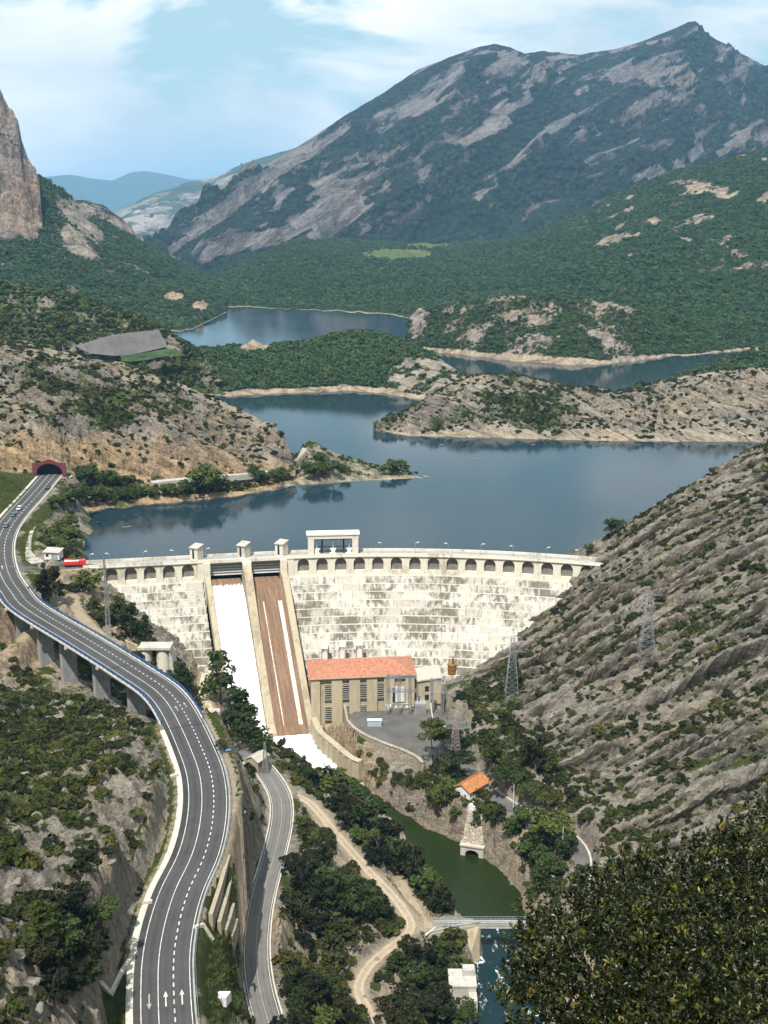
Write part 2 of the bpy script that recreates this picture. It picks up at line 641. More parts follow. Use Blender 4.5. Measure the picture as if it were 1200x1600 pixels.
# ------------------------------------------------------------------ near land: a height field through surveyed points
ctl = []                         # x, y, z
for p in [(135, 905, 4), (100, 925, 2), (150, 965, -5), (200, 985, -9), (235, 1000, -14), (300, 1050, -28), (330, 1062, -30), (300, 1100, -30),
          (325, 1130, -31), (310, 1150, -30.5), (345, 1095, -34), (385, 1180, -32), (440, 1200, -38), (425, 1165, -43), (400, 1130, -44), (470, 1225, -36), (520, 1258, -38),
          (500, 1210, -44), (60, 905, 6), (75, 950, 2), (20, 988, -8), (0, 1004, -9), (45, 1046, -12), (82, 1074, -13), (132, 1101, -10), (187, 1116, -5), (240, 1143, 0),
          (0, 1082, -10), (60, 1115, -8), (130, 1152, -1), (200, 1165, 10), (205, 1230, 14), (100, 1200, 9), (0, 1200, 14), (0, 1130, -2), (195, 1320, 16), (150, 1390, 19), (80, 1300, 18),
          (0, 1300, 22), (175, 1440, 12), (100, 1470, 18), (0, 1420, 26), (150, 1540, 4), (90, 1560, 14), (0, 1520, 26), (0, 1620, 24), (-120, 1400, 40), (-120, 1200, 24), (-120, 1050, 4),
          (120, 1640, 8), (185, 1560, 0.5),
          (470, 1300, -33), (520, 1380, -36), (560, 1440, -38.5), (480, 1450, -33), (500, 1540, -37), (470, 1620, -35), (540, 1600, -41), (440, 1400, -30),
          (650, 1500, -46), (620, 1560, -47), (700, 1540, -49), (660, 1620, -49), (720, 1480, -46), (700, 1440, -42),
          (590, 1300, -41), (620, 1345, -42.5), (660, 1390, -43), (560, 1280, -41), (540, 1245, -42),
          (565, 1200, -43), (590, 1205, -42.5), (620, 1215, -42), (650, 1228, -41), (690, 1225, -37), (560, 1160, -37), (600, 1160, -36), (640, 1165, -36), (690, 1170, -36), (560, 1120, -40),
          (720, 1150, -34), (700, 1225, -36), (720, 1262, -37), (700, 1290, -41), (760, 1262, -36), (740, 1285, -40), (800, 1290, -37), (840, 1320, -38), (790, 1330, -42), (860, 1370, -40), (830, 1400, -44),
          (690, 1050, -36), (705, 1085, -33), (740, 1130, -30), (775, 1175, -30), (850, 1245, -30), (905, 1295, -29), (930, 1345, -29)]:
    ctl.append(at(*p))
ctl += [tuple(at(130 + 20 * k, 800 + 6 * k, 4)) for k in range(0)]
for y in (110, 160, 210, 260, 310, 360, 410, 445):
    xb = float(np.interp(y, [100, 200, 288, 340, 390, 450], [98, 80, 60, 47, 35, 34]))
    for d, z in ((6, -27), (25, -13), (50, 7), (75, 25), (105, 44), (150, 70), (200, 95)):
        ctl.append((xb + d, y, z))
for y, x0 in ((470, 80), (490, 112), (520, 160), (560, 220)):
    for d, z in ((-60, -25), (-25, -12), (0, 0), (30, 19), (70, 42), (120, 70)):
        ctl.append((x0 + d, y, z))
for x in (-110, -60, -20, 20, 50):           # reservoir bed
    ctl += [(x, 475, -22), (x, 520, -25), (x, 570, -25 if x > -70 else -12), (x, 640, -26)]
for u, v, z in [(130, 852, 0), (128, 866, 1.5), (132, 800, 0), (165, 830, -6), (170, 860, -8), (135, 820, 2.5), (100, 850, 5), (100, 825, 5), (80, 870, 7), (60, 850, 8), (60, 885, 8), (105, 882, 8.2),
                (95, 800, 6), (110, 775, 7), (140, 783, 0), (180, 775, 1), (200, 790, -4), (120, 760, 9), (250, 782, -1), (330, 778, -1), (-60, 830, 18), (-90, 780, 30), (10, 745, 22),
                (-40, 900, 14), (-80, 950, 14), (-40, 980, 4), (30, 770, 17), (-140, 1000, 20)]:
    ctl.append(at(u, v, z))
for x in (-120, -60, 0, 60, 120):           # the hill the photographer stands on
    ctl += [(x, 0, 140), (x, 40, 88), (x, 80, 38), (x, 115, 2 if x < 60 else 6)]
for L, hw, o in ((ROAD, 5.6, 2.5), (LANE, 3.2, 1.5), (TRACK, 1.8, 1.2)):
    S = side(L)
    for i in range(0, len(L), 8):
        u_, v_, _ = project(*L[i][:3])
        if L is ROAD and 925 < v_ < 1128:
            continue
        for k in (-1, 1):
            ctl.append((L[i][0] + S[i][0] * k * (hw + o), L[i][1] + S[i][1] * k * (hw + o), L[i][2]))
ctl = np.array(ctl)


def tps(P, z, lam=6.0):
    n = len(P)
    d2 = ((P[:, None] - P[None]) ** 2).sum(-1)
    K = 0.5 * d2 * np.log(d2 + 1e-9) + lam * np.eye(n) * 10
    A = np.zeros((n + 3, n + 3))
    A[:n, :n] = K
    A[:n, n] = 1
    A[:n, n + 1:] = P
    A[n, :n] = 1
    A[n + 1:, :n] = P.T
    w = np.linalg.solve(A, np.r_[z, 0, 0, 0])

    def f(x, y):
        x, y = np.ravel(x), np.ravel(y)
        out = np.empty(len(x))
        for i in range(0, len(x), 20000):
            a, b = x[i:i + 20000], y[i:i + 20000]
            q = (a[:, None] - P[None, :, 0]) ** 2 + (b[:, None] - P[None, :, 1]) ** 2
            out[i:i + 20000] = (0.5 * q * np.log(q + 1e-9)) @ w[:n] + w[n] + w[n + 1] * a + w[n + 2] * b
        return out
    return f


_scale = 100.0
_f = tps(ctl[:, :2] / _scale, ctl[:, 2], 0.00004)


def spacing(a, b, segs):
    out = [a]
    for end, st in segs:
        while out[-1] < end - 1e-6:
            out.append(min(end, out[-1] + st))
    return np.array(out)


XS = spacing(-280, 0, [(-150, 3.0), (-112, 1.1), (105, 0.72), (150, 1.1), (300, 4)])
YS = spacing(-10, 0, [(120, 5), (150, 1.5), (440, 0.72), (470, 1.0), (650, 1.6)])
GX, GY = np.meshgrid(XS, YS)
# coarse solve, then bilinear up-sampling
cx, cy = np.arange(-284, 308, 4.0), np.arange(-14, 660, 4.0)
CX, CY = np.meshgrid(cx, cy)
CZ = _f(CX / _scale, CY / _scale).reshape(CX.shape)


def bil(field, x, y):
    i = np.clip(((x - cx[0]) / 4.0), 0, len(cx) - 1.001)
    j = np.clip(((y - cy[0]) / 4.0), 0, len(cy) - 1.001)
    i0, j0 = i.astype(int), j.astype(int)
    a, b = i - i0, j - j0
    return (field[j0, i0] * (1 - a) * (1 - b) + field[j0, i0 + 1] * a * (1 - b) + field[j0 + 1, i0] * (1 - a) * b + field[j0 + 1, i0 + 1] * a * b)


def near_line(L, X, Y, far=40.0):
    """distance to the line, index of the nearest station (inf where farther than far)"""
    D = np.full(X.shape, np.inf)
    I = np.zeros(X.shape, int)
    m = (X > L[:, 0].min() - far) & (X < L[:, 0].max() + far) & (Y > L[:, 1].min() - far) & (Y < L[:, 1].max() + far)
    idx = np.nonzero(m.ravel())[0]
    x, y = X.ravel()[idx], Y.ravel()[idx]
    for k in range(0, len(idx), 40000):
        d2 = (x[k:k + 40000, None] - L[None, :, 0]) ** 2 + (y[k:k + 40000, None] - L[None, :, 1]) ** 2
        j = d2.argmin(1)
        D.ravel()[idx[k:k + 40000]] = np.sqrt(d2[np.arange(len(j)), j])
        I.ravel()[idx[k:k + 40000]] = j
    return D, I


def inside(poly, X, Y):
    c = np.zeros(X.shape, bool)
    for i in range(len(poly)):
        (x1, y1), (x2, y2) = poly[i], poly[i - 1]
        if y1 == y2:
            continue
        c ^= ((y1 > Y) != (y2 > Y)) & (X < (x2 - x1) * (Y - y1) / (y2 - y1) + x1)
    return c


GZ = bil(CZ, GX, GY)
gx_, gy_ = GX, GY
right = sstep(0, 26, GX - np.interp(GY, [100, 200, 288, 340, 390, 450, 470, 520], [90, 72, 52, 38, 24, 24, 60, 150]))     # the bedded right-hand slope
leftm = sstep(-30, -60, GX)
# bedded slope: broken ledges whose traces run up the slope
wx = fbm(GX / 30, GY / 30, 3, 2) * 5
s1 = GY + 0.26 * GX + wx
ledge = 0
joint_shade = np.zeros_like(GX)
lip = np.zeros_like(GX)          # how far each ledge leans out
for per, amp, sd in ((17.0, 3.2, 3), (7.3, 2.7, 9), (3.6, 1.5, 14)):
    ph = s1 / per + 0.55 * fbm(GX / (per * 2.6), GY / (per * 1.2), 2, sd)
    fr = ph - np.floor(ph)
    saw = np.where(fr < 0.10, fr / 0.10, (1 - fr) / 0.90) - 0.5
    mod = 0.25 + 1.0 * np.clip(0.5 + fbm(GX / 24, GY / 15, 2, sd + 1), 0, 1.2)
    ledge = ledge + amp * saw * mod
    fc = np.where(fr > 0.5, fr - 1, fr)
    lip = lip + mod * per * (0.13 * np.exp(-((fc - 0.11) / 0.075) ** 2) - 0.045 * np.exp(-((fc + 0.02) / 0.045) ** 2)) * (per > 3)
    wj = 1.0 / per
    joint_shade = np.maximum(joint_shade, sstep(wj, 0.0, np.minimum(fr, 1 - fr)) * sstep(0.62, 0.95, mod) * (1.0 if per > 5 else 0.7))  # mask of dark lines at ledge feet, painted as shade under overhangs
rough_r = ledge + 0.55 * ridged(GX / 2.6, GY / 1.9, 2, 27) + 1.6 * fbm(GX / 9, GY / 5, 5, 21, 0.62) + 3.5 * fbm(GX / 60, GY / 45, 2, 24)
rough_l = 3.2 * fbm(GX / 34, GY / 34, 3, 31) + 2.4 * ridged(GX / 9, GY / 9, 4, 35, 0.6) + 0.9 * ridged(GX / 3.0, GY / 3.0, 2, 39)
rough_m = 1.4 * fbm(GX / 18, GY / 18, 4, 41) + 1.0 * ridged(GX / 6, GY / 6, 3, 45, 0.6)
N = right * rough_r + (1 - right) * (leftm * rough_l + (1 - leftm) * rough_m)
N *= sstep(60, 120, GY) * 0.9 + 0.1
N *= 1 - 0.75 * sstep(455, 475, GY) * (1 - right)
# steep ground gets crags
gy0, gx0 = np.gradient(GZ, YS, XS)
steep0 = np.hypot(gx0, gy0)
crag = sstep(0.9, 1.8, steep0) * (1 - right)
N = N + crag * (2.4 * ridged(GX / 7, GY / 7, 4, 51, 0.6) + 1.1 * ridged(GX / 2.4, GY / 2.4, 2, 55))
GZ = GZ + N

flat = np.zeros_like(GZ)          # 1 where the ground is levelled


def stamp(L, hw, blend, dz=-0.06, keep=None, line_z=None):
    global GZ, flat
    D, I = near_line(L, GX, GY, hw + blend + 8)
    z = (L[:, 2] if line_z is None else line_z)[I] + dz
    w = 1 - sstep(hw, hw + blend, D)
    if keep is not None:
        w = w * keep[I]
    GZ = GZ * (1 - w) + z * w
    flat = np.maximum(flat, w)
    return D, I


_pv = np.array([project(*p)[1] for p in ROAD])
_pu = np.array([project(*p)[0] for p in ROAD])
on_bridge = (_pv > 925) & (_pv < 1128)
keep = 1 - np.convolve(on_bridge.astype(float), np.ones(3) / 3, 'same')
D_sand, _ = stamp(SAND, 2.0, 4)
D_bench, _ = stamp(BENCH, 1.6, 4)
D_river, I_river = near_line(RIVER, GX, GY, 40)
hw_r = RIVER[:, 3][I_river]
bank = RIVER[:, 2][I_river]
jag = 1.6 * fbm(GX / 7, GY / 7, 3, 61)
cut = 1 - sstep(0.0, 1.0, (D_river + jag - hw_r) / 3.0)
GZ = np.where(np.isfinite(D_river), GZ * (1 - cut) + np.minimum(GZ, bank - 3.0) * cut, GZ)
D_appr, _ = stamp(APPR, 3.8, 3)
D_lay, _ = stamp(LAYBY, 3.0, 3)
D_yard, _ = stamp(YARD_LANE, 2.6, 2.5)
D_path, _ = stamp(PATH, 1.7, 2.5)
D_track, _ = stamp(TRACK, 2.3, 2.2)
D_lane, I_lane = stamp(LANE, 3.9, 2.6)
D_road, I_road = stamp(ROAD, 8.9, 2.4, -0.10, keep)
_cl = 1 - sstep(8.6, 11.0, D_road)
GZ = np.where(np.isfinite(D_road), np.minimum(GZ, ROAD[:, 2][I_road] - 0.10 + (1 - _cl) * 30), GZ)
for _D, _I, _L, _w in ((D_lane, I_lane, LANE, 3.7),):
    GZ = np.where(_D < _w, np.minimum(GZ, _L[:, 2][_I] - 0.06), GZ)

# the bank falls steeply from the main road to the old road
_sd = side(ROAD)
_ds = (GX - ROAD[:, 0][I_road]) * _sd[:, 0][I_road] + (GY - ROAD[:, 1][I_road]) * _sd[:, 1][I_road]
_slope = 2.3 + 0.5 * fbm(GX / 8, GY / 8, 3, 64)
_m = np.isfinite(D_road) & (_ds > 6.7) & (_ds < 26) & (GY > 130) & (GY < 252)
GZ = np.where(_m, np.minimum(GZ, np.maximum(ROAD[:, 2][I_road] - (_ds - 6.7) * _slope, np.where(np.isfinite(D_lane), LANE[:, 2][I_lane], -28) - .06)), GZ)
# benches for the stepped walls between the two roads

# foundations: below the dam the ground gives way to the masonry
cyx = np.array([crest_y(x) for x in XS])[None, :] * np.ones_like(GX)
in_dam = (GX > -122) & (GX < 88) & (GY > cyx - 6) & (GY < cyx + 14)
GZ = np.where(in_dam & (GX > -112) & (GX < 78), np.minimum(GZ, 2.0), GZ)
# spillway and powerhouse ground
SPILL = [(-72, 436), (-34, 436), (-22, 398), (-60, 396)]


m = inside([(-74, 446), (-30, 446), (-22, 392), (-58, 390)], GX, GY)
GZ = np.where(m, np.minimum(GZ, -50.5), GZ)
m = inside([(-26, 425), (24, 425), (22, 392), (-22, 393)], GX, GY)            # power station floor
GZ = np.where(m, -45.6, GZ)
m2 = inside([(-13.5, 392), (22, 395), (34, 378), (24, 360), (14, 351.5), (11.6, 354.8), (6.8, 360), (0.2, 365.5), (-6.0, 371.5), (-12.6, 383)], GX, GY)   # the yard
GZ = np.where(m2, -36.05, GZ)
flat = np.maximum(flat, (m | m2).astype(float))


# broken rock on whatever is steep after the cuttings were made
_sgy, _sgx = np.gradient(GZ, YS, XS)
_st = np.hypot(_sgx, _sgy)
_raw = sstep(0.75, 1.4, _st) * (1 - flat) * (1 - right) * sstep(3.7, 4.8, D_lane) * np.where(_ds > 0, sstep(6.9, 8.0, D_road), sstep(9.0, 11.0, D_road)) * (GY < 452) * sstep(2.4, 4.0, D_track)
GZ = GZ + _raw * (1.5 * ridged(GX / 5.0, GY / 5.0, 3, 151, 0.6) + 0.9 * ridged(GX / 2.0, GY / 2.0, 2, 155))


def ground(x, y):
    """height of the near land"""
    i = np.clip(np.searchsorted(XS, x) - 1, 0, len(XS) - 2)
    j = np.clip(np.searchsorted(YS, y) - 1, 0, len(YS) - 2)
    a = (x - XS[i]) / (XS[i + 1] - XS[i])
    b = (y - YS[j]) / (YS[j + 1] - YS[j])
    return (GZ[j, i] * (1 - a) * (1 - b) + GZ[j, i + 1] * a * (1 - b) + GZ[j + 1, i] * (1 - a) * b + GZ[j + 1, i + 1] * a * b)


gyz, gxz = np.gradient(GZ, YS, XS)
steep = np.hypot(gxz, gyz)
pu, pv, _pz = project(GX, np.maximum(GY, 20), GZ)
lowl = (1 - right) * leftm
rockcut = (np.isfinite(D_road) & (D_road < 30) & (D_road > 7) & (GX < ROAD[:, 0][I_road]) & (steep > 0.75)).astype(float)
a_tan = 0.04 + 0.30 * sstep(0.0, 0.35, fbm(GX / 40, GY / 40, 3, 71)) * (1 - right) * (1 - 0.6 * leftm) + 0.18 * crag + 0.5 * ((D_bench < 16) | (D_sand < 6)) + 0.06 * rockcut * sstep(-0.1, 0.3, fbm(GX / 14, GY / 14, 3, 73))
_bank = sstep(16, 2, D_river - hw_r) * (GX > RIVER[:, 0][I_river]) * (steep > 0.5) * np.isfinite(D_river)
a_tan = np.clip(a_tan - 0.1 * right + 0.4 * np.nan_to_num(_bank), 0, 1)
a_soil = np.maximum.reduce([(D_sand < 3.0) * 1.0, (D_bench < 2.2) * 1.0, sstep(3.0, 1.8, D_track), sstep(3.0, 1.6, D_path), 0.7 * sstep(9.5, 7.0, D_road) * (GX > -115) * keep[I_road]])
scree = sstep(0.16, 0.34, fbm(GX / 16, GY / 30, 3, 75)) * (1 - right) * (1 - leftm) * (GY < 330)
a_soil = np.maximum(a_soil, 0.55 * scree)
gcov = fbm(GX / 13, GY / 13, 4, 81)
bandv = fbm(s1 / 9, GX / 34, 3, 85)
a_veg = right * (0.34 + 0.75 * bandv) + (1 - right) * (0.42 + 0.75 * gcov)
a_veg -= 0.45 * sstep(0.8, 1.5, steep) + a_soil * 0.6 + 0.9 * rockcut
# grass: the embankment by the tunnel, verges, the foot of the slopes
verge = (np.isfinite(D_road) & (D_road > 7.8) & (D_road < 13)).astype(float) * (steep < 0.9)
a_veg += 0.5 * verge
m = (GX < ROAD[:, 0][I_road] - 6) & (GY > 440) & (GY < 560)
a_veg = np.where(m, 0.9, a_veg)
lower = inside([at(300, 1460, -2)[:2], at(372, 1480, -24)[:2], at(385, 1640, -26)[:2], at(300, 1660, 0)[:2]], GX, GY)
a_veg = np.where(lower, 0.58 + 0.9 * gcov, a_veg)
lower2 = inside([at(150, 1560, 5)[:2], at(205, 1500, 1)[:2], at(210, 1600, 0)[:2], at(165, 1600, 3)[:2]], GX, GY)
a_veg = np.where(lower2, 0.8, a_veg)
a_veg = np.clip(a_veg, 0, 1)
_lw = lip * right * (1 - flat) * sstep(0, 40, 470 - GY)
verts = np.stack([(GX - 0.25 * _lw).ravel(), (GY - 0.97 * _lw).ravel(), GZ.ravel()], 1)
me = np_mesh('gorge_terrain', verts, grid_quads(len(YS), len(XS)))
_sm = ((flat > 0.3) | (a_veg > 0.75))[:-1, :-1].ravel()
me.polygons.foreach_set('use_smooth', _sm)
for k_, a_ in (('tan', a_tan), ('veg', a_veg), ('soil', a_soil), ('joint_shade', np.clip(joint_shade * right * (1 - flat), 0, 1))):
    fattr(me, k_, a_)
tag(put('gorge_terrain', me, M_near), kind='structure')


# ------------------------------------------------------------------ hills round and beyond the reservoir
HILLS = {}


def hill(name, sky, foot, mat, ncol, nrow, amp=8.0, scale=60.0, seed=1, prof=None, back=0.35, rough=1.0, veg=None, tanf=None, drop=None,
         strata=0.0, s_per=30.0, s_dir=(0.3, 0.2, 1.0), soil=None, amp_ridge=0.25, kind='structure', roundness=1.0, crag=None, foot_wig=5.0):
    """a ridge: sky = crest stations (pixel u, v, distance), foot = foot stations (u, v, level or None, distance)"""
    S = sorted((lambda p: (p[0] / p[1], p[1], p[2]))(atd(*s)) for s in sky)
    F = sorted((p[0] / p[1], p[1], p[2]) for p in ((at(f[0], f[1], f[2]) if len(f) == 3 else atd(f[0], f[1], f[3])) for f in foot))
    S, F = np.array(S), np.array(F)
    a0, a1 = max(S[0, 0], F[0, 0]), min(S[-1, 0], F[-1, 0])
    a = np.linspace(a0, a1, ncol)
    Dr, Zr = np.interp(a, S[:, 0], S[:, 1]), np.interp(a, S[:, 0], S[:, 2])
    Df, Zf = np.interp(a, F[:, 0], F[:, 1]), np.interp(a, F[:, 0], F[:, 2])
    wig = fbm(a * 70, a * 0 + seed + 0.37, 3, seed + 50)
    Df = Df + wig * foot_wig
    t = np.r_[np.linspace(-0.06, 1, nrow), np.linspace(1, 1 + back, nrow // 5 + 2)[1:]]
    T, A = np.meshgrid(t, a, indexing='ij')
    Dr, Zr, Df, Zf = (np.broadcast_to(q, T.shape) for q in (Dr, Zr, Df, Zf))
    Y = Df + (Dr - Df) * T
    X = A * Y
    tt = np.clip(T, 0, 1)
    if prof is None:
        p = 1 - (1 - tt) ** roundness
    else:
        p = np.interp(tt, [q[0] for q in prof], [q[1] for q in prof])
    Z = Zf + (Zr - Zf) * p
    Z = np.where(T < 0, Zf + (T / 0.06) * np.maximum(4, (Zr - Zf) * 0.1), Z)
    over = np.clip(T - 1, 0, None) / back
    Z = Z - over ** 1.3 * ((Zr - Zf) * 1.05 + 6 if drop is None else drop)
    env = np.clip(tt * 5, 0, 1) * (1 - (1 - amp_ridge) * sstep(0.75, 1.0, tt))
    nz = 0.75 * fbm(X / scale, Y / scale, 3, seed) + 0.35 * rough * ridged(X / (scale * .4), Y / (scale * .4), 4, seed + 7) - 0.1
    Z = Z + amp * nz * env
    if crag:
        blk = ridged(X / crag[1], Y / crag[1] + Z / (crag[1] * 1.6), 4, seed + 40, 0.62)
        Z = Z + crag[0] * blk * env * np.clip(0.7 + 0.9 * fbm(X / scale, Y / scale, 2, seed + 41), 0.15, 1.4)
    q = np.zeros_like(X)
    if strata:
        q = (X * s_dir[0] + Y * s_dir[1] + Z * s_dir[2]) / s_per + 0.7 * fbm(X / scale, Y / scale, 3, seed + 20)
        fr = q - np.floor(q)
        saw = np.where(fr < 0.7, fr / 0.7, (1 - fr) / 0.3) - 0.5
        mod = np.clip(0.5 + 0.9 * fbm(X / (scale * 0.8), Y / (scale * 0.8), 2, seed + 22), 0, 1.2)
        Z = Z + strata * saw * mod * env
        q2 = q * 2.9 + 0.4 * fbm(X / (scale * .2), Y / (scale * .2), 2, seed + 23)
        fr2 = q2 - np.floor(q2)
        Z = Z + 0.4 * strata * (np.where(fr2 < 0.7, fr2 / 0.7, (1 - fr2) / 0.3) - 0.5) * mod * env
    if strata:
        Y = Y - 0.55 * strata * saw * mod * env
    U, V, _ = project(X, Y, Z)
    ctx = dict(X=X, Y=Y, Z=Z, T=tt, U=U, V=V, q=q, N=lambda s_, o=4, k=0: fbm(X / s_, Y / s_, o, seed + 30 + k))
    dzt = np.abs(np.gradient(Z, axis=0) / (np.gradient(Y, axis=0) + 1e-6))
    ctx['steep'] = dzt
    me = np_mesh(name, np.stack([X.ravel(), Y.ravel(), Z.ravel()], 1), grid_quads(T.shape[0], T.shape[1]))
    vg = np.clip(veg(ctx) if veg else np.full(T.shape, 0.5), 0, 1)
    fattr(me, 'veg', vg)
    fattr(me, 'tan', np.clip(tanf(ctx) if tanf else np.full(T.shape, 0.3), 0, 1))
    frq = q - np.floor(q)
    fattr(me, 'joint_shade', (sstep(0.10, 0.0, np.minimum(frq, 1 - frq)) * 0.8 * (np.abs(np.gradient(q, axis=0)) < 0.25)) if strata else np.zeros(T.shape))
    fattr(me, 'soil', np.clip(soil(ctx) if soil else np.zeros(T.shape), 0, 1))
    if crag:
        me.polygons.foreach_set('use_smooth', np.zeros(len(me.polygons), bool))
    o = put(name, me, mat)
    o['kind'] = kind
    HILLS.setdefault(name, []).append(dict(X=X, Y=Y, Z=Z, T=T, veg=vg, U=U, V=V))
    return o


def box_uv(c, u0, u1, v0, v1, soft=6):
    U, V = c['U'], c['V']
    return sstep(u0 - soft, u0 + soft, U) * sstep(u1 + soft, u1 - soft, U) * sstep(v0 - soft, v0 + soft, V) * sstep(v1 + soft, v1 - soft, V)


def ell(c, u, v, ru, rv, k=0.35):
    e = ((c['U'] - u) / ru) ** 2 + ((c['V'] - v) / rv) ** 2 + k * 3 * c['N'](60, 4, 9)
    return sstep(1.15, 0.85, e)


# headland with the road tunnel
hill('headland', [(-60, 520, 800), (0, 533, 790), (60, 543, 780), (130, 558, 765), (200, 572, 750), (270, 595, 730), (330, 623, 705), (380, 647, 685), (430, 665, 662), (447, 688, 645), (456, 715, 632), (462, 740, 624)],
     [(-60, 796, None, 525), (0, 796, None, 525), (60, 796, None, 527), (100, 797, None, 532), (135, 800, 0), (150, 797, 0), (220, 789, 0), (300, 783, 0), (380, 773, 0), (430, 764, 0), (465, 752, 0)],
     M_head, 460, 300, 9, 46, 101, prof=[(0, 0), (0.03, 0.05), (0.15, 0.10), (0.19, 0.34), (0.26, 0.45), (0.4, 0.60), (0.65, 0.81), (1, 1)], crag=(4.6, 10), strata=6.0, s_per=13, s_dir=(0.45, 0.1, 1.0), rough=1.5,
     veg=lambda c: 0.36 + 0.55 * c['N'](30) + 0.25 * box_uv(c, 60, 240, 590, 660, 25) - 0.45 * sstep(0.30, 0.18, c['T']) * sstep(0.13, 0.17, c['T']) + 0.3 * sstep(0.15, 0.12, c['T']) * sstep(0.02, 0.05, c['T']) - 0.1 * sstep(250, 400, c['U']) - 0.05,
     tanf=lambda c: 0.15 + 0.75 * sstep(0.32, 0.16, c['T']) + 0.25 * c['N'](40, 3, 3))
# dark ridge behind it, and the slope with the retaining sheet
hill('ridge', [(-80, 435, 1060), (0, 443, 1040), (60, 450, 1030), (120, 462, 1015), (200, 488, 985), (260, 518, 960), (300, 541, 945), (330, 572, 938), (362, 612, 932)],
     [(-80, 610, 6), (0, 610, 5), (150, 610, 3), (270, 614, 1), (362, 618, 0)], M_head, 300, 140, 10, 60, 131, crag=(2.5, 9), strata=4.0, s_per=16, rough=1.4, roundness=1.3,
     veg=lambda c: 0.62 + 0.6 * c['N'](26) + 0.3 * sstep(0.9, 1.0, c['T']), tanf=lambda c: 0.05 + 0.1 * c['N'](30))
# the low spit left of the narrow
hill('spit', [(395, 757, 628), (425, 741, 642), (448, 728, 650), (465, 708, 655), (480, 688, 655), (495, 692, 655), (520, 706, 653), (550, 716, 650), (590, 728, 646), (640, 735, 642), (676, 741, 639)],
     [(395, 772, 0), (430, 766, 0), (465, 758, 0), (500, 756, 0), (560, 752, 0), (620, 749, 0), (660, 748, 0), (680, 745, 0)], M_pen, 240, 60, 2.5, 16, 141, foot_wig=2.5, strata=1.2, s_per=4, roundness=1.6,
     veg=lambda c: 0.5 + 0.7 * c['N'](10) - 0.7 * sstep(0.35, 0.12, c['T']), tanf=lambda c: 0.35 + 0.3 * sstep(0.3, 0.1, c['T']))
# wooded peninsula
hill('wooded_peninsula', [(250, 560, 1020), (300, 546, 1020), (350, 545, 1030), (385, 538, 1040), (395, 531, 1045), (412, 540, 1045), (470, 535, 1050), (530, 521, 1060), (580, 519, 1060), (630, 535, 1040), (680, 555, 1000), (720, 583, 960), (760, 600, 930), (800, 605, 915)],
     [(250, 612, 0), (350, 619, 0), (450, 614, 0), (540, 611, 0), (600, 614, 0), (640, 622, 0), (700, 630, 0), (800, 640, 0)], M_wood, 420, 150, 7, 55, 151, foot_wig=9, strata=2.0, s_per=14, roundness=1.5,
     veg=lambda c: 0.85 + 0.3 * c['N'](25) - 0.75 * box_uv(c, 610, 740, 550, 620, 22) * (0.7 + c['N'](12)) - 0.9 * sstep(0.10, 0.03, c['T']) - 0.9 * box_uv(c, 375, 420, 525, 548, 8),
     tanf=lambda c: 0.25 + 0.6 * box_uv(c, 375, 420, 525, 548, 8) + 0.5 * sstep(0.1, 0.03, c['T']))
# rocky peninsula
hill('rocky_peninsula', [(583, 668, 762), (600, 660, 775), (640, 640, 800), (680, 615, 830), (740, 588, 860), (800, 588, 865), (860, 600, 860), (930, 612, 850), (960, 615, 850), (1000, 605, 860), (1060, 592, 880), (1130, 580, 890), (1200, 574, 900), (1300, 560, 900)],
     [(583, 672, 0), (640, 681, 0), (760, 684, 0), (900, 688, 0), (1000, 690, 0), (1200, 690, 0), (1300, 690, 0)], M_pen, 560, 220, 9, 50, 161, crag=(5.0, 11), strata=6.0, s_per=13, s_dir=(0.42, 0.1, 1.0), rough=1.6, roundness=1.5,
     veg=lambda c: 0.30 + 0.6 * c['N'](30) + 0.28 * box_uv(c, 770, 900, 600, 670, 30) - 0.5 * sstep(0.12, 0.04, c['T']) + 0.15 * sstep(0.85, 1, c['T']) - 0.2 * sstep(980, 1100, c['U']),
     tanf=lambda c: 0.25 + 0.3 * c['N'](50, 2, 4) + 0.35 * sstep(0.12, 0.03, c['T']))
hill('green_knoll', [(1030, 600, 990), (1080, 580, 990), (1120, 565, 990), (1160, 552, 990), (1200, 545, 990), (1300, 535, 990)],
     [(1030, 612, 0), (1120, 612, 0), (1300, 615, 0)], M_wood, 120, 50, 4, 40, 171, veg=lambda c: 0.75 + 0.3 * c['N'](20))
# wooded hill across the water
hill('island_hill', [(632, 540, 1270), (640, 500, 1290), (655, 482, 1300), (668, 486, 1300), (720, 473, 1300), (800, 463, 1290), (870, 462, 1290), (950, 478, 1290), (1020, 494, 1300), (1100, 508, 1320), (1180, 515, 1340), (1290, 520, 1350)],
     [(632, 548, 0), (700, 551, 0), (760, 560, 0), (830, 566, 0), (900, 571, 0), (960, 567, 0), (1040, 557, 0), (1100, 553, 0), (1170, 546, 0), (1290, 543, 0)], M_wood, 480, 150, 14, 80, 181, foot_wig=16, strata=5, s_per=20, s_dir=(-0.3, 0.2, 1), rough=1.4, crag=(6, 18), roundness=1.5,
     veg=lambda c: 0.55 + 0.65 * c['N'](45) + 0.30 * sstep(960, 1060, c['U']) - 0.8 * sstep(0.07, 0.02, c['T']) - 0.35 * box_uv(c, 640, 665, 480, 530, 10),
     tanf=lambda c: 0.3 + 0.4 * sstep(0.08, 0.02, c['T']))
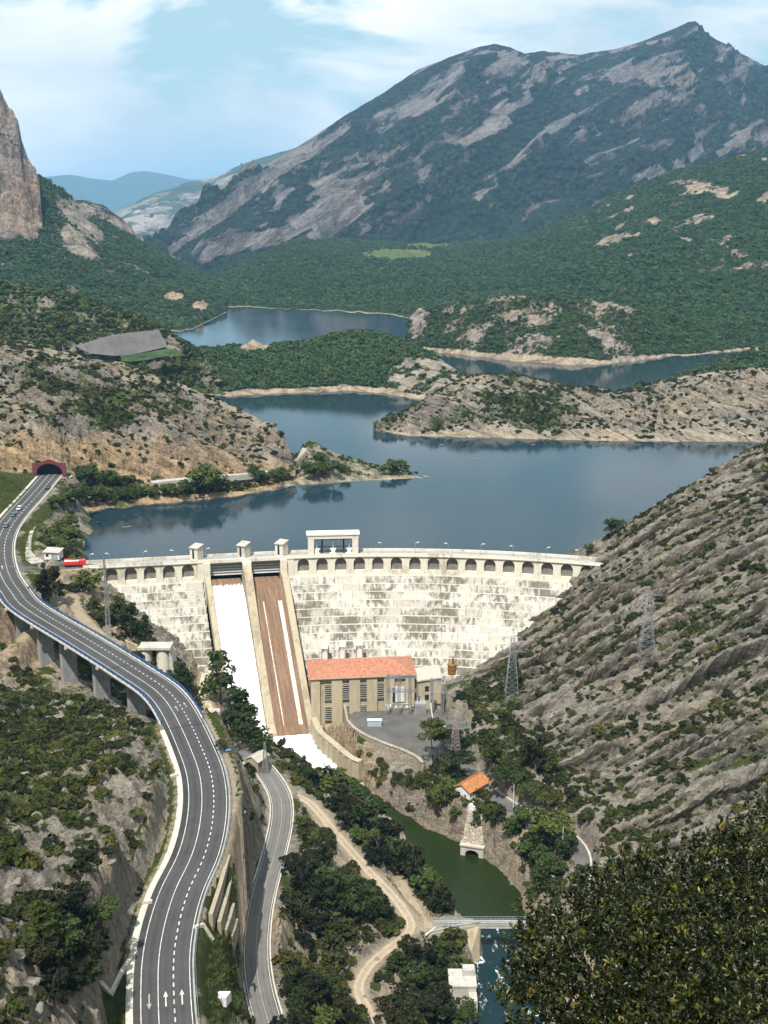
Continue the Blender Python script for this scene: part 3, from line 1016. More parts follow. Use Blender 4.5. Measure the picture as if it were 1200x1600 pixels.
# far wooded slope with the meadow
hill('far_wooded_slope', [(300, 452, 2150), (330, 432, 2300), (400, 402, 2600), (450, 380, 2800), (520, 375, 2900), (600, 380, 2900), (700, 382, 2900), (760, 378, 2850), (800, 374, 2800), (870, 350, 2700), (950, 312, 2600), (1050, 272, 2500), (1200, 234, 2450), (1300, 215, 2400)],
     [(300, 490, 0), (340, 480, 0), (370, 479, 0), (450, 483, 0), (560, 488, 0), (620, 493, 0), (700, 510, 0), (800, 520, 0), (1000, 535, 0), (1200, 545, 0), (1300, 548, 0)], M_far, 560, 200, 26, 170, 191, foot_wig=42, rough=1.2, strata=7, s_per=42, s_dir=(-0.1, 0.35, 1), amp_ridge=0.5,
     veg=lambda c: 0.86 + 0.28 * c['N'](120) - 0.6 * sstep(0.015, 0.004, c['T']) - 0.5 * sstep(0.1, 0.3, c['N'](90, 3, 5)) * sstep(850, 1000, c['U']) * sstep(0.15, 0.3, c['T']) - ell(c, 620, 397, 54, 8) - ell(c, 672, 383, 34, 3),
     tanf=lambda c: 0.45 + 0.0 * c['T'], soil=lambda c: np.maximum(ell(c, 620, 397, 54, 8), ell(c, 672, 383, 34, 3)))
# left cliff and its wooded skirt
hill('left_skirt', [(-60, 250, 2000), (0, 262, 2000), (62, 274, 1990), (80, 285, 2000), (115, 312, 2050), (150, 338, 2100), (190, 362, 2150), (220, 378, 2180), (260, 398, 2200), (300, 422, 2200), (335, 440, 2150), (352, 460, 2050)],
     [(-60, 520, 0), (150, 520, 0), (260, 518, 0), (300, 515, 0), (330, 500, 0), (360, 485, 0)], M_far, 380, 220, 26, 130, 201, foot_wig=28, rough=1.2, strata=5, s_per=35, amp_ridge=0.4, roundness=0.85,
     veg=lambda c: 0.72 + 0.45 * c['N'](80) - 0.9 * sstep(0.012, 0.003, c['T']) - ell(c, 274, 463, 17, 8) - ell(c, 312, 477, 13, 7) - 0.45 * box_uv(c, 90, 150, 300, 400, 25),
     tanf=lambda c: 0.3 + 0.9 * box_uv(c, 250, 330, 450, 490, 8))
hill('second_spur', [(105, 312, 2650), (130, 313, 2650), (160, 320, 2650), (185, 336, 2650), (205, 355, 2650), (222, 380, 2650), (240, 400, 2600)],
     [(105, 430, None, 2300), (240, 430, None, 2300)], M_cliff, 120, 60, 22, 60, 211, strata=9, s_per=40, veg=lambda c: 0.32 + 0.5 * c['N'](60) + 0.35 * sstep(0.85, 1, c['T']), tanf=lambda c: 0.25 + 0.2 * c['N'](50), prof=[(0, 0), (0.3, 0.5), (1, 1)])
hill('rock_tower', [(-70, 30, 1900), (-40, 80, 1895), (0, 140, 1890), (8, 160, 1885), (20, 176, 1882), (28, 190, 1880), (34, 222, 1870), (44, 250, 1860), (56, 266, 1850), (62, 290, 1840), (66, 340, 1830), (70, 385, 1810)],
     [(-70, 372, None, 1740), (0, 372, None, 1740), (40, 384, None, 1745), (72, 395, None, 1760)], M_cliff, 130, 190, 13, 40, 221, prof=[(0, 0), (0.1, 0.18), (0.5, 0.6), (1, 1)], crag=(16, 30), strata=10, s_per=30, rough=1.9, amp_ridge=0.4,
     veg=lambda c: 0.16 + 0.45 * c['N'](34) + 0.2 * sstep(0.1, 0.0, c['T']), tanf=lambda c: 0.2 + 0.7 * box_uv(c, 5, 70, 280, 360, 14) * (0.6 + c['N'](18)))
# the mountain
hill('mountain', [(225, 392, 3900), (250, 372, 4000), (300, 331, 4200), (350, 297, 4350), (420, 256, 4500), (480, 220, 4600), (540, 180, 4700), (600, 145, 4800), (650, 112, 4850), (700, 90, 4900), (740, 76, 4900), (772, 69, 4900), (795, 76, 4920), (820, 86, 5000), (850, 79, 5100), (880, 84, 5150),
                  (910, 87, 5200), (960, 79, 5250), (1010, 65, 5300), (1050, 48, 5300), (1076, 36, 5300), (1088, 35, 5300), (1098, 50, 5300), (1150, 80, 5350), (1200, 104, 5400), (1300, 150, 5500)],
     [(225, 400, None, 3700), (260, 412, None, 3350), (330, 445, None, 2950), (420, 430, None, 3050), (600, 410, None, 3200), (800, 410, None, 3200), (1000, 390, None, 3200), (1300, 360, None, 3200)],
     M_mount, 620, 360, 125, 620, 231, rough=1.5, crag=(60, 170), strata=70, s_per=150, s_dir=(-0.50, -0.10, 0.9), amp_ridge=0.08, roundness=1.0,
     veg=lambda c: 0.72 + 0.36 * c['N'](420, 5) + 0.3 * c['N'](90, 3, 11) - (0.34 + 0.55 * sstep(680, 330, c['U'] - (c['V'] - 300) * 0.5) + 0.3 * box_uv(c, 720, 860, 80, 330, 40) + 0.3 * box_uv(c, 960, 1120, 40, 120, 30) + 0.15 * box_uv(c, 850, 1130, 170, 300, 50)) * sstep(0.42, 0.80, 0.5 + 0.95 * fbm(c['q'] * 2.6, c['X'] / 700 + c['Y'] / 1500, 4, 88)) * sstep(0.02, 0.15, c['T']) + 0.3 * sstep(0.18, 0.03, c['T']),
     tanf=lambda c: 0.28 + 0.6 * c['N'](260, 3, 6))
hill('valley_hill', [(180, 335, 8200), (210, 318, 8300), (240, 302, 8500), (290, 286, 8700), (320, 281, 8800), (345, 272, 8800), (400, 250, 9000), (440, 237, 9000), (520, 215, 9000)],
     [(180, 395, None, 5800), (520, 380, None, 5800)], M_haze1, 140, 60, 90, 600, 241, veg=lambda c: 0.55 + 0.5 * c['N'](400), tanf=lambda c: 0.2 + 0.2 * c['T'])
hill('distant_range', [(-40, 272, 20000), (70, 277, 20000), (110, 273, 20000), (140, 279, 20000), (175, 283, 20000), (205, 270, 20000), (222, 268, 20000), (250, 272, 20000), (290, 280, 20000), (340, 284, 20000), (420, 280, 20000)],
     [(-40, 400, None, 15000), (420, 400, None, 15000)], M_haze1, 120, 24, 120, 1800, 251, veg=lambda c: 0.8 + 0.0 * c['T'])

# ------------------------------------------------------------------ water
def water_material(name, col, rough, bump, scale, spec=0.5, murk=None):
    t = NT(name)
    w = t.coords('World', (1, 0.45, 1))
    n = t.noise(w, scale, 5, 0.6)
    big = t.noise(t.coords('World', (1, 1, 1)), 0.012, 4, 0.5)
    t.base(t.mix(big, tuple(x * 0.75 for x in col), tuple(x * 1.25 for x in col)))
    t.rough(t.ramp(big, [(0.4, rough * 0.6), (0.6, rough * 1.3)]))
    t.b.inputs['IOR'].default_value = 1.33
    t.b.inputs['Specular IOR Level'].default_value = spec
    t.bump(n, bump, 0.3)
    return t.m


M_lake = water_material('lake_water', (0.012, 0.028, 0.038), 0.06, 0.16, 0.5, 0.33)
pts = [(x, crest_y(x) + 8.0) for x in range(-118, 96, 6)] + [(140, 470), (240, 520), (420, 700), (900, 1150), (900, 1900), (-700, 1900), (-600, 1100), (-260, 760), (-190, 560), (-160, 470)]
mb = MB()
mb.face(*[(x, y, 0.0) for x, y in pts])
tag(mb.build('lake_water', M_lake), kind='structure')
# base sheet under everything, out to the horizon
mb = MB()
mb.face((-40000, -3000, -90), (40000, -3000, -90), (40000, 45000, -90), (-40000, 45000, -90))
tag(mb.build('ground', M_haze1), kind='structure')
# ------------------------------------------------------------------ building materials
def dam_concrete(name, c, stain, amount=0.6, rnd=True):
    """old pale concrete with lime bloom and dark run-off streaks of their own shape"""
    t = NT(name)
    c, stain = tuple(x * TONE for x in c), tuple(x * TONE for x in stain)
    w = t.coords('World')
    sv = t.coords('World', (1, 1, 0.22))
    patch = t.noise(w, 0.075, 4, 0.55)
    streak = t.noise(sv, 0.75, 7, 0.72)
    fine = t.noise(w, 1.6, 5, 0.7)
    col = t.ramp(fine, [(0.3, tuple(x * 0.80 for x in c)), (0.6, c)])
    if rnd:
        col = t.mix(0.35, col, t.ramp(t.objrand(), [(0, (0.45, 0.41, 0.34)), (0.6, (0.92, 0.89, 0.82)), (1, (1, 1, 1))]), 'MULTIPLY')
    run = t.noise(t.coords('World', (1, 1, 0.05)), 0.55, 6, 0.7)
    k = t.math('ADD', t.math('MULTIPLY', t.math('SUBTRACT', t.math('ADD', t.math('MULTIPLY', streak, 0.55), t.math('MULTIPLY', run, 0.45)), 0.5), 3.2), t.math('MULTIPLY', t.math('SUBTRACT', patch, 0.5), 2.2))
    k = t.ramp(t.math('ADD', k, 0.10 if rnd else 0.0), [(0.0, 0.0), (0.36, amount)])
    if rnd:      # run-off marks the risers, sunlit paleness of the ledges is kept in the colour
        g = t.new('ShaderNodeNewGeometry')
        sp = t.new('ShaderNodeSeparateXYZ')
        t.l.new(g.outputs['True Normal'], sp.inputs[0])
        k = t.math('MULTIPLY', k, t.ramp(sp.outputs['Z'], [(0.75, 1.0), (0.9, 0.05)]))
    col = t.mix(k, col, stain)
    t.base(col).rough(0.9).bump(fine, 0.4, 0.12)
    return t.m


M_block = dam_concrete('dam_block_concrete', (0.68, 0.65, 0.58), (0.16, 0.138, 0.105), 0.92)
M_core = dam_concrete('dam_core_concrete', (0.42, 0.39, 0.33), (0.15, 0.13, 0.10), 0.6, False)
M_arc = dam_concrete('arcade_concrete', (0.84, 0.78, 0.65), (0.34, 0.28, 0.19), 0.6, False)
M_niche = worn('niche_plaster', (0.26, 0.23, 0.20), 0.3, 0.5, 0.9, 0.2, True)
M_wall = dam_concrete('tan_concrete', (0.52, 0.44, 0.31), (0.24, 0.19, 0.13), 0.55, False)
M_conc = worn('pale_concrete', (0.55, 0.52, 0.46), 0.22, 0.5, 0.85, 0.2, True)
M_grey = worn('grey_concrete', (0.36, 0.36, 0.35), 0.22, 0.4, 0.85, 0.2, True)
M_white = worn('white_paint', (0.80, 0.79, 0.76), 0.10, 0.6, 0.6, 0.05)
M_steel = worn('galvanised_steel', (0.42, 0.44, 0.46), 0.2, 1.0, 0.45, 0.0, metal=0.5)
M_dark = worn('dark_metal', (0.035, 0.037, 0.04), 0.3, 1.0, 0.5, 0.0)
M_glass = worn('dark_glass', (0.03, 0.035, 0.04), 0.2, 0.5, 0.15, 0.0)
M_tile = worn('clay_tile', (0.47, 0.205, 0.13), 0.38, 0.9, 0.85, 0.3)
M_tile2 = worn('orange_tile', (0.50, 0.215, 0.085), 0.35, 1.2, 0.85, 0.3)
def chute_material():
    t = NT('chute_lining')
    w = t.coords('World', (1.4, 0.06, 0.06), (0, 0, R(-17)))
    n1 = t.noise(w, 1.0, 7, 0.7)
    n2 = t.noise(t.coords('World'), 0.8, 6, 0.7)
    col = t.ramp(n1, [(0.3, (0.10, 0.065, 0.045)), (0.5, (0.18, 0.105, 0.065)), (0.62, (0.25, 0.155, 0.095)), (0.74, (0.42, 0.34, 0.25))])
    col = t.mix(0.5, col, t.ramp(n2, [(0.3, 0.5), (0.6, 1.0)]), 'MULTIPLY')
    t.base(col).rough(0.7).bump(n2, 0.3, 0.1)
    return t.m


M_rust = chute_material()
M_stone = None


def stone_wall_mat(name, c, scale):
    t = NT(name)
    w = t.coords('World')
    e = t.voro(w, scale, 'DISTANCE_TO_EDGE')
    cell = t.voro(w, scale, 'F1', 'Color')
    n = t.noise(w, 3.0, 5, 0.7)
    col = t.ramp(n, [(0.3, tuple(x * 0.7 for x in c)), (0.7, tuple(min(1, x * 1.2) for x in c))])
    cv = t.new('ShaderNodeRGBToBW')
    t.l.new(cell, cv.inputs[0])
    col = t.mix(0.5, col, t.ramp(cv.outputs[0], [(0.2, 0.5), (0.8, 1.0)]), 'MULTIPLY')
    col = t.mix(t.ramp(e, [(0.0, 0.75), (0.07, 0.0)]), col, tuple(x * 0.4 for x in c))
    t.base(col).rough(0.95).bump(t.ramp(e, [(0, 0), (0.12, 1)]), 0.8, 0.2)
    return t.m


M_stone = stone_wall_mat('rubble_masonry', (0.42, 0.36, 0.28), 0.9)


def foam_material():
    t = NT('white_water')
    w = t.coords('World', (1.0, 0.25, 0.25))
    n = t.noise(w, 1.4, 6, 0.7)
    t.base(t.ramp(n, [(0.25, (0.70, 0.76, 0.76)), (0.5, (0.86, 0.87, 0.86))])).rough(0.7)
    t.bump(n, 0.7, 0.4)
    # thin at the lip: strands with gaps, closing up further down
    st = t.noise(t.coords('World', (2.6, 0.12, 0.12), (0, 0, R(-17))), 1.0, 6, 0.7)
    k = t.ramp(t.math('ADD', t.attr('cover'), t.math('MULTIPLY', t.math('SUBTRACT', st, 0.5), 1.6)), [(0.42, 0.0), (0.55, 1.0)])
    tp_ = t.new('ShaderNodeBsdfTransparent')
    mx = t.new('ShaderNodeMixShader')
    t.l.new(k, mx.inputs[0])
    t.l.new(tp_.outputs[0], mx.inputs[1])
    t.l.new(t.b.outputs[0], mx.inputs[2])
    t.l.new(mx.outputs[0], t.n['Material Output'].inputs['Surface'])
    return t.m


M_foam = foam_material()

# ------------------------------------------------------------------ the dam
def DP(x, d, z):
    nx, ny = crest_n(x)
    return (x + nx * d, crest_y(x) + ny * d, z)


dam = thing('dam', 'curved pale concrete dam with arcaded crest holding back the reservoir', 'dam', (0, 440, -46))
LW, MW = (-118.0, -71.5), (-39.5, 87.0)     # left wing, main wall (crest x)
Hc = 2.7


def core(x0, x1, top, d_in=0.75):
    xs = np.linspace(x0, x1, max(2, int((x1 - x0) / 4)))
    mb = MB()
    prof = [(-7.2, -46), (-7.2, top), (-1.6, top), (-1.6, BAND - 0.3), (-d_in + 0.0, BAND - 0.35), (BATTER * 46 - d_in, -46.6)]
    rows = [[DP(x, d, z) for x in xs] for d, z in prof]
    for a, b in zip(rows, rows[1:]):
        mb.strip(a, b)
    for x in (x0, x1):
        mb.face(*[DP(x, d, z) for d, z in prof])
    return mb


core(*LW, 7.55).build('core', M_core, dam)
core(*MW, 7.55).build('core', M_core, dam)

# stepped facing: one block each
nblock = 0
for (xa0, xa1, w) in ((LW[0] + 2, -72.9, 6.2), (-40.6, MW[1], 6.6)):
    for k in range(17):
        dk = BATTER * (k + 1) * Hc
        x0, x1 = (xa0, xa1 + 0.136 * dk) if xa0 < -80 else (xa0 + 0.13 * dk, xa1)
        ncol = int(round((x1 - x0) / w))
        zt, zb = BAND - k * Hc, BAND - (k + 1) * Hc
        off = (k % 2) * 0.5
        e = [x0] + [x0 + (i + off) * (x1 - x0) / ncol for i in range(1 if off == 0 else 0, ncol)] + [x1]
        for a, b in zip(e, e[1:]):
            if b - a < 1.0:
                continue
            d_t, d_b = BATTER * k * Hc, BATTER * (k + 1) * Hc
            g = min(float(ground(*DP(xx, d_b, 0)[:2])) for xx in (a, (a + b) / 2, b))
            if g > zt + 0.4:
                continue
            pr = random.uniform(-0.06, 0.06)
            gp = 0.05
            dz = random.uniform(-0.05, 0.05)
            A, B = a + gp, b - gp
            mb = MB()
            mb.hexa([DP(A, d_b + pr, zb + 0.05), DP(B, d_b + pr, zb + 0.05), DP(B, d_t - 1.4, zb + 0.05), DP(A, d_t - 1.4, zb + 0.05)],
                    [DP(A, d_t + 1.05 + pr, zt + dz), DP(B, d_t + 1.05 + pr, zt + dz), DP(B, d_t - 1.4, zt + dz), DP(A, d_t - 1.4, zt + dz)])
            mb.build('block', M_block, dam)
            nblock += 1
print('dam blocks', nblock)


def arch_bay(xc, w, last=False):
    """one bay of the arcade: wall with an arched niche"""
    hw, r, z0, zs, zt = w / 2, 2.3, 1.1, 4.65, 7.3
    n = 10
    arc = [(-r * math.cos(math.pi * i / n), zs + r * math.sin(math.pi * i / n)) for i in range(n + 1)]
    mb = MB()
    F = lambda s, z: DP(xc + s, 0.0, z)
    Bk = lambda s, z: DP(xc + s, -1.58, z)
    mb.face(F(-hw, BAND), F(-r, BAND), F(-r, zs), F(-hw, zs))
    mb.face(F(r, BAND), F(hw, BAND), F(hw, zs), F(r, zs))
    mb.face(F(-r, BAND), F(r, BAND), F(r, z0 - 1.2), F(-r, z0 - 1.2))
    for (s1_, z1_), (s2_, z2_) in zip(arc, arc[1:]):
        mb.face(F(s1_, z1_), F(s2_, z2_), F(s2_, zt), F(s1_, zt))
        mb.face(F(s1_, z1_), Bk(s1_, z1_), Bk(s2_, z2_), F(s2_, z2_))
    mb.face(F(-hw, zs), F(-r, zs), F(-r, zt), F(-hw, zt))
    mb.face(F(r, zs), F(hw, zs), F(hw, zt), F(r, zt))
    for s in (-r, r):
        mb.face(F(s, z0 - 1.2), Bk(s, z0 - 1.2), Bk(s, zs), F(s, zs))
    o = mb.build('arch', M_arc, dam)
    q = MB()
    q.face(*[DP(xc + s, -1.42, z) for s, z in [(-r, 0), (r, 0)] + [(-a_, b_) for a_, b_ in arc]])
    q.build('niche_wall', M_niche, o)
    q = MB()
    q.hexa([DP(xc - r + .02, -0.12, z0 - 1.2), DP(xc + r - .02, -0.12, z0 - 1.2), DP(xc + r - .02, -1.4, z0 - 1.2), DP(xc - r + .02, -1.4, z0 - 1.2)],
           [DP(xc - r + .02, -0.3, z0 + 0.35), DP(xc + r - .02, -0.3, z0 + 0.35), DP(xc + r - .02, -1.4, z0 + 0.35), DP(xc - r + .02, -1.4, z0 + 0.35)])
    q.build('sill', M_arc, o)


xa = np.linspace(-36.3 + 3.6, 80.5, 16)
bw = xa[1] - xa[0]
for x in xa:
    arch_bay(float(x), bw)
xl = np.linspace(-107.5, -78.2, 5)
bl = xl[1] - xl[0]
for x in xl:
    arch_bay(float(x), bl)


def dam_box(x0, x1, d0, d1, z0, z1, n=1):
    xs = np.linspace(x0, x1, n + 1)
    mb = MB()
    rows = [[DP(x, d, z) for x in xs] for d, z in ((d1, z0), (d1, z1), (d0, z1), (d0, z0), (d1, z0))]
    for a, b in zip(rows, rows[1:]):
        mb.strip(a, b)
    for x in (x0, x1):
        mb.face(*[DP(x, d, z) for d, z in ((d1, z0), (d1, z1), (d0, z1), (d0, z0))])
    return mb


# plain wall ends beside the arcade
for a, b in ((LW[0], xl[0] - bl / 2), (xl[-1] + bl / 2, LW[1]), (MW[0], xa[0] - bw / 2), (xa[-1] + bw / 2, MW[1])):
    pr = 0.35 if b - a < 5 and a > -80 else 0.0
    dam_box(a, b, -1.6, pr, BAND - 0.2, 7.3 if not pr else 7.35).build('pier', M_arc, dam)
for a, b in (LW, MW):
    n = int((b - a) / 4)
    dam_box(a, b, -1.5, 0.55, 7.3, 7.72, n).build('cornice', M_arc, dam)
    dam_box(a, b, -0.15, 0.2, 7.72, 8.6, n).build('parapet', M_arc, dam)
    dam_box(a, b, -7.2, -6.85, 7.6, 8.6, n).build('parapet', M_arc, dam)
    dam_box(a, b, -6.8, -0.2, 7.56, 7.62, n).build('crest_road', M_grey, dam)
    dam_box(a, b, -0.2, 0.42, BAND - 0.02, BAND + 0.35, n).build('string_course', M_arc, dam)

# spillway ----------------------------------------------------------------------
SK = 0.31                                        # the chutes bear right as they descend
PRF = [(3, 0.2), (0.5, -0.1), (-2, -0.9), (-5, -2.8), (-9, -6.2), (-25, -25.0), (-41, -44.4), (-44, -46.8)]


def SPt(x, dy, z):
    return (x + SK * -dy, crest_y(x) + dy - 3.2, z)


def chute(x0, x1, lift=0.0, i0=0, i1=None):
    mb = MB()
    P = PRF[i0:i1]
    xs = np.linspace(x0, x1, 5)
    rows = [[SPt(x, dy, z + lift) for x in xs] for dy, z in P]
    for a, b in zip(rows, rows[1:]):
        mb.strip(a, b)
    return mb


chute(-69.5, -57).build('chute', M_rust, dam)
ch2 = chute(-53.5, -42).build('chute', M_rust, dam)
for xr, wr in ((-50.4, 0.35), (-44.0, 1.5)):     # pale lime runs between the lining strips
    m_ = MB()
    rows = [[SPt(x, dy, z + 0.10) for x in (xr - wr / 2, xr + wr / 2)] for dy, z in PRF[4:-1]]
    for a, b in zip(rows, rows[1:]):
        m_.strip(a, b)
    m_.build('rib', M_arc, ch2)


def train_wall(x0, x1, hs, i0=2, i1=None, mat=M_wall, name='training_wall'):
    """wall along the chute, hs = height above the floor at each profile point"""
    P = PRF[i0:i1]
    hh = hs if hasattr(hs, '__len__') else [hs] * len(P)
    mb = MB()
    L0 = [SPt(x0, dy, z - 2) for dy, z in P]
    L1 = [SPt(x0, dy, z + h) for (dy, z), h in zip(P, hh)]
    R1 = [SPt(x1, dy, z + h) for (dy, z), h in zip(P, hh)]
    R0 = [SPt(x1, dy, z - 2) for dy, z in P]
    mb.strip(L0, L1)
    mb.strip(L1, R1)
    mb.strip(R1, R0)
    mb.face(L0[0], L1[0], R1[0], R0[0])
    mb.face(L0[-1], L1[-1], R1[-1], R0[-1])
    return mb.build(name, mat, dam)


train_wall(-71.6, -69.6, [4, 4, 3.6, 3.2, 3.0, 3.0])
train_wall(-42.0, -39.6, [5, 4.5, 4.2, 3.4, 3.2, 3.2])
train_wall(-56.8, -53.7, [8.3, 8.0, 5.5, 1.1, 1.0, 1.0], name='dividing_wall')
# piers of the spillway bridge
for x0, x1 in ((-72.2, -69.5), (-57, -53.5), (-42, -39.3)):
    dam_box(x0, x1, -7.2, 1.6 if x0 < -60 or x0 > -50 else 3.2, -6, 7.25).build('pier', M_arc, dam)
dam_box(-72, -39.4, -6.9, -0.2, 7.26, 7.7, 6).build('bridge_deck', M_grey, dam)
dam_box(-72, -39.4, -0.2, 0.5, 7.0, 8.4, 6).build('bridge_beam', M_arc, dam)
dam_box(-72, -39.4, -7.3, -6.9, 7.3, 8.6, 6).build('parapet', M_arc, dam)
for x0, x1 in ((-69.4, -57.1), (-53.4, -42.1)):      # lifting gates with ribs
    g = dam_box(x0, x1, -2.6, -2.2, 0.9, 6.7, 2).build('gate', M_steel, dam)
    for k in range(5):
        z = 1.2 + k * 1.15
        dam_box(x0 + .05, x1 - .05, -2.2, -1.75, z, z + 0.32, 2).build('rib', M_white, g)
    for k in range(7):
        x = x0 + (x1 - x0) * (k + .5) / 7
        dam_box(x - .12, x + .12, -2.2, -2.02, 0.95, 6.6).build('stiffener', M_steel, g)
# three outlet mouths above the power station
for u, v in ((508, 1026), (535, 1023), (562, 1021)):
    x, y, z = atd(u, v, 418)
    yb = y
    o = MB()
    o.box((x, yb + 1.6, z - 5.5), (2.6, 7, 9.5)).build('outlet_buttress', M_block, dam)
    q = MB()
    n = 10
    pts_ = [(x - .95, yb - 1.96, z - 3.4), (x + .95, yb - 1.96, z - 3.4)] + [(x + .95 * math.cos(math.pi * i / n), yb - 1.96, z + 1.8 + .95 * math.sin(math.pi * i / n)) for i in range(n + 1)]
    q.face(*pts_).build('outlet_panel', M_white, dam)

# gate huts and hoist frame on the crest -----------------------------------------
M_slate = worn('hut_roof', (0.50, 0.46, 0.40), 0.2, 1.0, 0.9, 0.2)
HUT = ['cream gate hut on the dam crest, left end of the spillway', 'cream gate hut on the dam crest, above the spillway dividing pier', 'cream gate hut on the dam crest, right end of the spillway']
for i, (x, lab) in enumerate(zip((-74.5, -56, -41), HUT)):
    cx_, cy_, cz_ = DP(x, -3.6, 7.6)
    t = thing('gate_hut', lab, 'hut', (cx_, cy_, cz_), 'gate huts on the dam crest', R(-28))
    b = MB()
    b.box((0, 0, 0), (3.7, 3.9, 5.4)).build('wall', M_arc, t, True)
    b = MB()
    b.hexa([(-2.1, -2.3, 5.15), (2.1, -2.3, 5.15), (2.1, 2.3, 6.0), (-2.1, 2.3, 6.0)], [(-2.1, -2.3, 5.5), (2.1, -2.3, 5.5), (2.1, 2.3, 6.35), (-2.1, 2.3, 6.35)]).build('roof', M_slate, t, True)
    b = MB()
    b.box((-0.2, -1.97, 0.9), (0.9, 0.1, 3.9)).build('doorway', M_dark, t, True)
    b = MB()
    b.box((-1.87, -0.4, 2.4), (0.1, 0.7, 1.2)).build('window', M_dark, t, True)
    if i == 1:
        b = MB()
        b.tube((0, 0, 6), (0, 0, 10.5), 0.07, 0.04).build('aerial', M_steel, t, True)

cx_, cy_, cz_ = DP(-20.5, -3.7, 7.6)
t = thing('hoist_frame', 'tall cream concrete hoist frame standing on the dam crest', 'gantry', (cx_, cy_, cz_), None, R(4.8))
for sx in (-1, 1):
    b = MB()
    b.box((sx * 9.0, 0, 0), (2.4, 4.6, 8.4)).build('column', M_arc, t, True)
b = MB()
b.box((0, 0, 7.0), (20.6, 4.7, 1.5)).build('beam', M_arc, t, True)
b = MB()
b.box((0, 0, 8.5), (21.6, 5.4, 0.7)).build('roof_slab', M_white, t, True)
for sx in (-4.4, 4.4):
    b = MB()
    b.box((sx, 1.0, 0), (0.6, 0.6, 7.0)).build('post', M_dark, t, True)
for sx in (-6.6, 0, 6.6):
    h = MB()
    h.box((sx, -0.4, 0), (2.6, 2.2, 0.5)).box((sx, -0.4, 0.5), (1.6, 1.6, 1.4)).box((sx, -0.4, 1.9), (2.4, 0.5, 0.6)).tube((sx, -.4, 2.5), (sx, -.4, 5.4), .16).box((sx, -.4, 4.4), (0.9, .9, .7))
    h.build('hoist', M_white, t, True)
b = MB()
for z in (2.6, 5.6):
    b.box((0, 1.3, z), (15.4, 0.2, 0.25))
tag(b.build('tie_bar', M_dark, t, True), kind='stuff')

# crest lamps ---------------------------------------------------------------------
lp = MB()
lp.tube((0, 0, 0), (0, 0, 5.0), 0.11, 0.08, 6)
lp_me = lp.mesh('lamp_pole')
la = MB()
la.tube((0, 0, 5.0), (0.9, 0, 5.35), 0.07, 0.06, 5).box((1.15, 0, 5.22), (1.0, 0.42, 0.26))
la_me = la.mesh('lamp_head')
for i, u in enumerate((141, 172, 224, 273, 322, 597, 649, 700, 751, 802, 853, 904)):
    x = 0.0
    for _ in range(30):                       # station on the crest seen at u
        p = DP(x, -0.9, 8)
        x += (u - project(*p)[0]) / FOC * 460
    p = DP(x, -0.9, 7.6)
    k = ['first', 'second', 'third', 'fourth', 'fifth']
    if u < 330:
        lab = f'{k[i]} lamp post from the left end of the dam crest'
    else:
        lab = ['{} lamp post right of the hoist frame on the dam crest'.format(q) for q in ('first', 'second', 'third', 'fourth', 'fifth', 'sixth', 'last')][i - 5]
    t = thing('crest_lamp', lab, 'lamp post', p, 'lamp posts along the dam crest')
    put('pole', lp_me, M_steel, t, True)
    h = put('lamp_head', la_me, M_white, t, True)
    h.rotation_euler = (0, 0, math.pi * (i % 2) + 0.3)

# falling water, stilling basin, river ------------------------------------------
ncx, ncy = 60, 150
xs_ = np.linspace(-69.3, -57.1, ncx)
tt_ = np.linspace(0, 1, ncy)
pd, pz = np.array([p[0] for p in PRF]), np.array([p[1] for p in PRF])
arc_ = np.linspace(0.4, -45.5, ncy)
V_ = []
for j, dy in enumerate(arc_):
    zf = np.interp(-dy, -pd, pz)
    for x in xs_:
        thick = 0.25 + 1.1 * min(1, j / 50)
        nn = float(perlin(x * 0.9, dy * 0.16, 4)) + 0.5 * float(perlin(x * 2.4, dy * 0.5, 9))
        V_.append(SPt(x, dy, max(zf, -46.6) + thick * (0.55 + 0.55 * nn)))
me = np_mesh('falling_water', np.array(V_), grid_quads(ncy, ncx))
fattr(me, 'cover', np.repeat(0.12 + 1.5 * sstep(0, 30, np.arange(ncy)), ncx))
tag(put('falling_water', me, M_foam), 'white water rushing down the left spillway chute', 'water', kind='stuff')


def river_material():
    t = NT('river_water')
    w = t.coords('World')
    f = t.attr('foam')
    n = t.noise(t.coords('World', (1, 0.5, 1)), 0.42, 7, 0.72, 0.8)
    k = t.ramp(t.math('ADD', f, t.math('MULTIPLY', t.math('SUBTRACT', n, 0.5), 1.5)), [(0.48, 0.0), (0.62, 1.0)])
    d = t.attr('deep')
    col = t.mix(d, (0.011, 0.021, 0.004), (0.004, 0.018, 0.022))
    col = t.mix(t.ramp(f, [(0.5, 0.0), (1.0, 1.0)]), col, (0.34, 0.50, 0.24))
    t.base(t.mix(k, col, (0.80, 0.83, 0.80)))
    t.rough(t.mix(k, 0.12, 0.7))
    t.b.inputs['IOR'].default_value = 1.33
    t.b.inputs['Specular IOR Level'].default_value = 0.4
    t.bump(t.math('ADD', t.noise(w, 0.9, 4, 0.6), t.math('MULTIPLY', n, 1.4)), 0.35, 0.4)
    return t.m


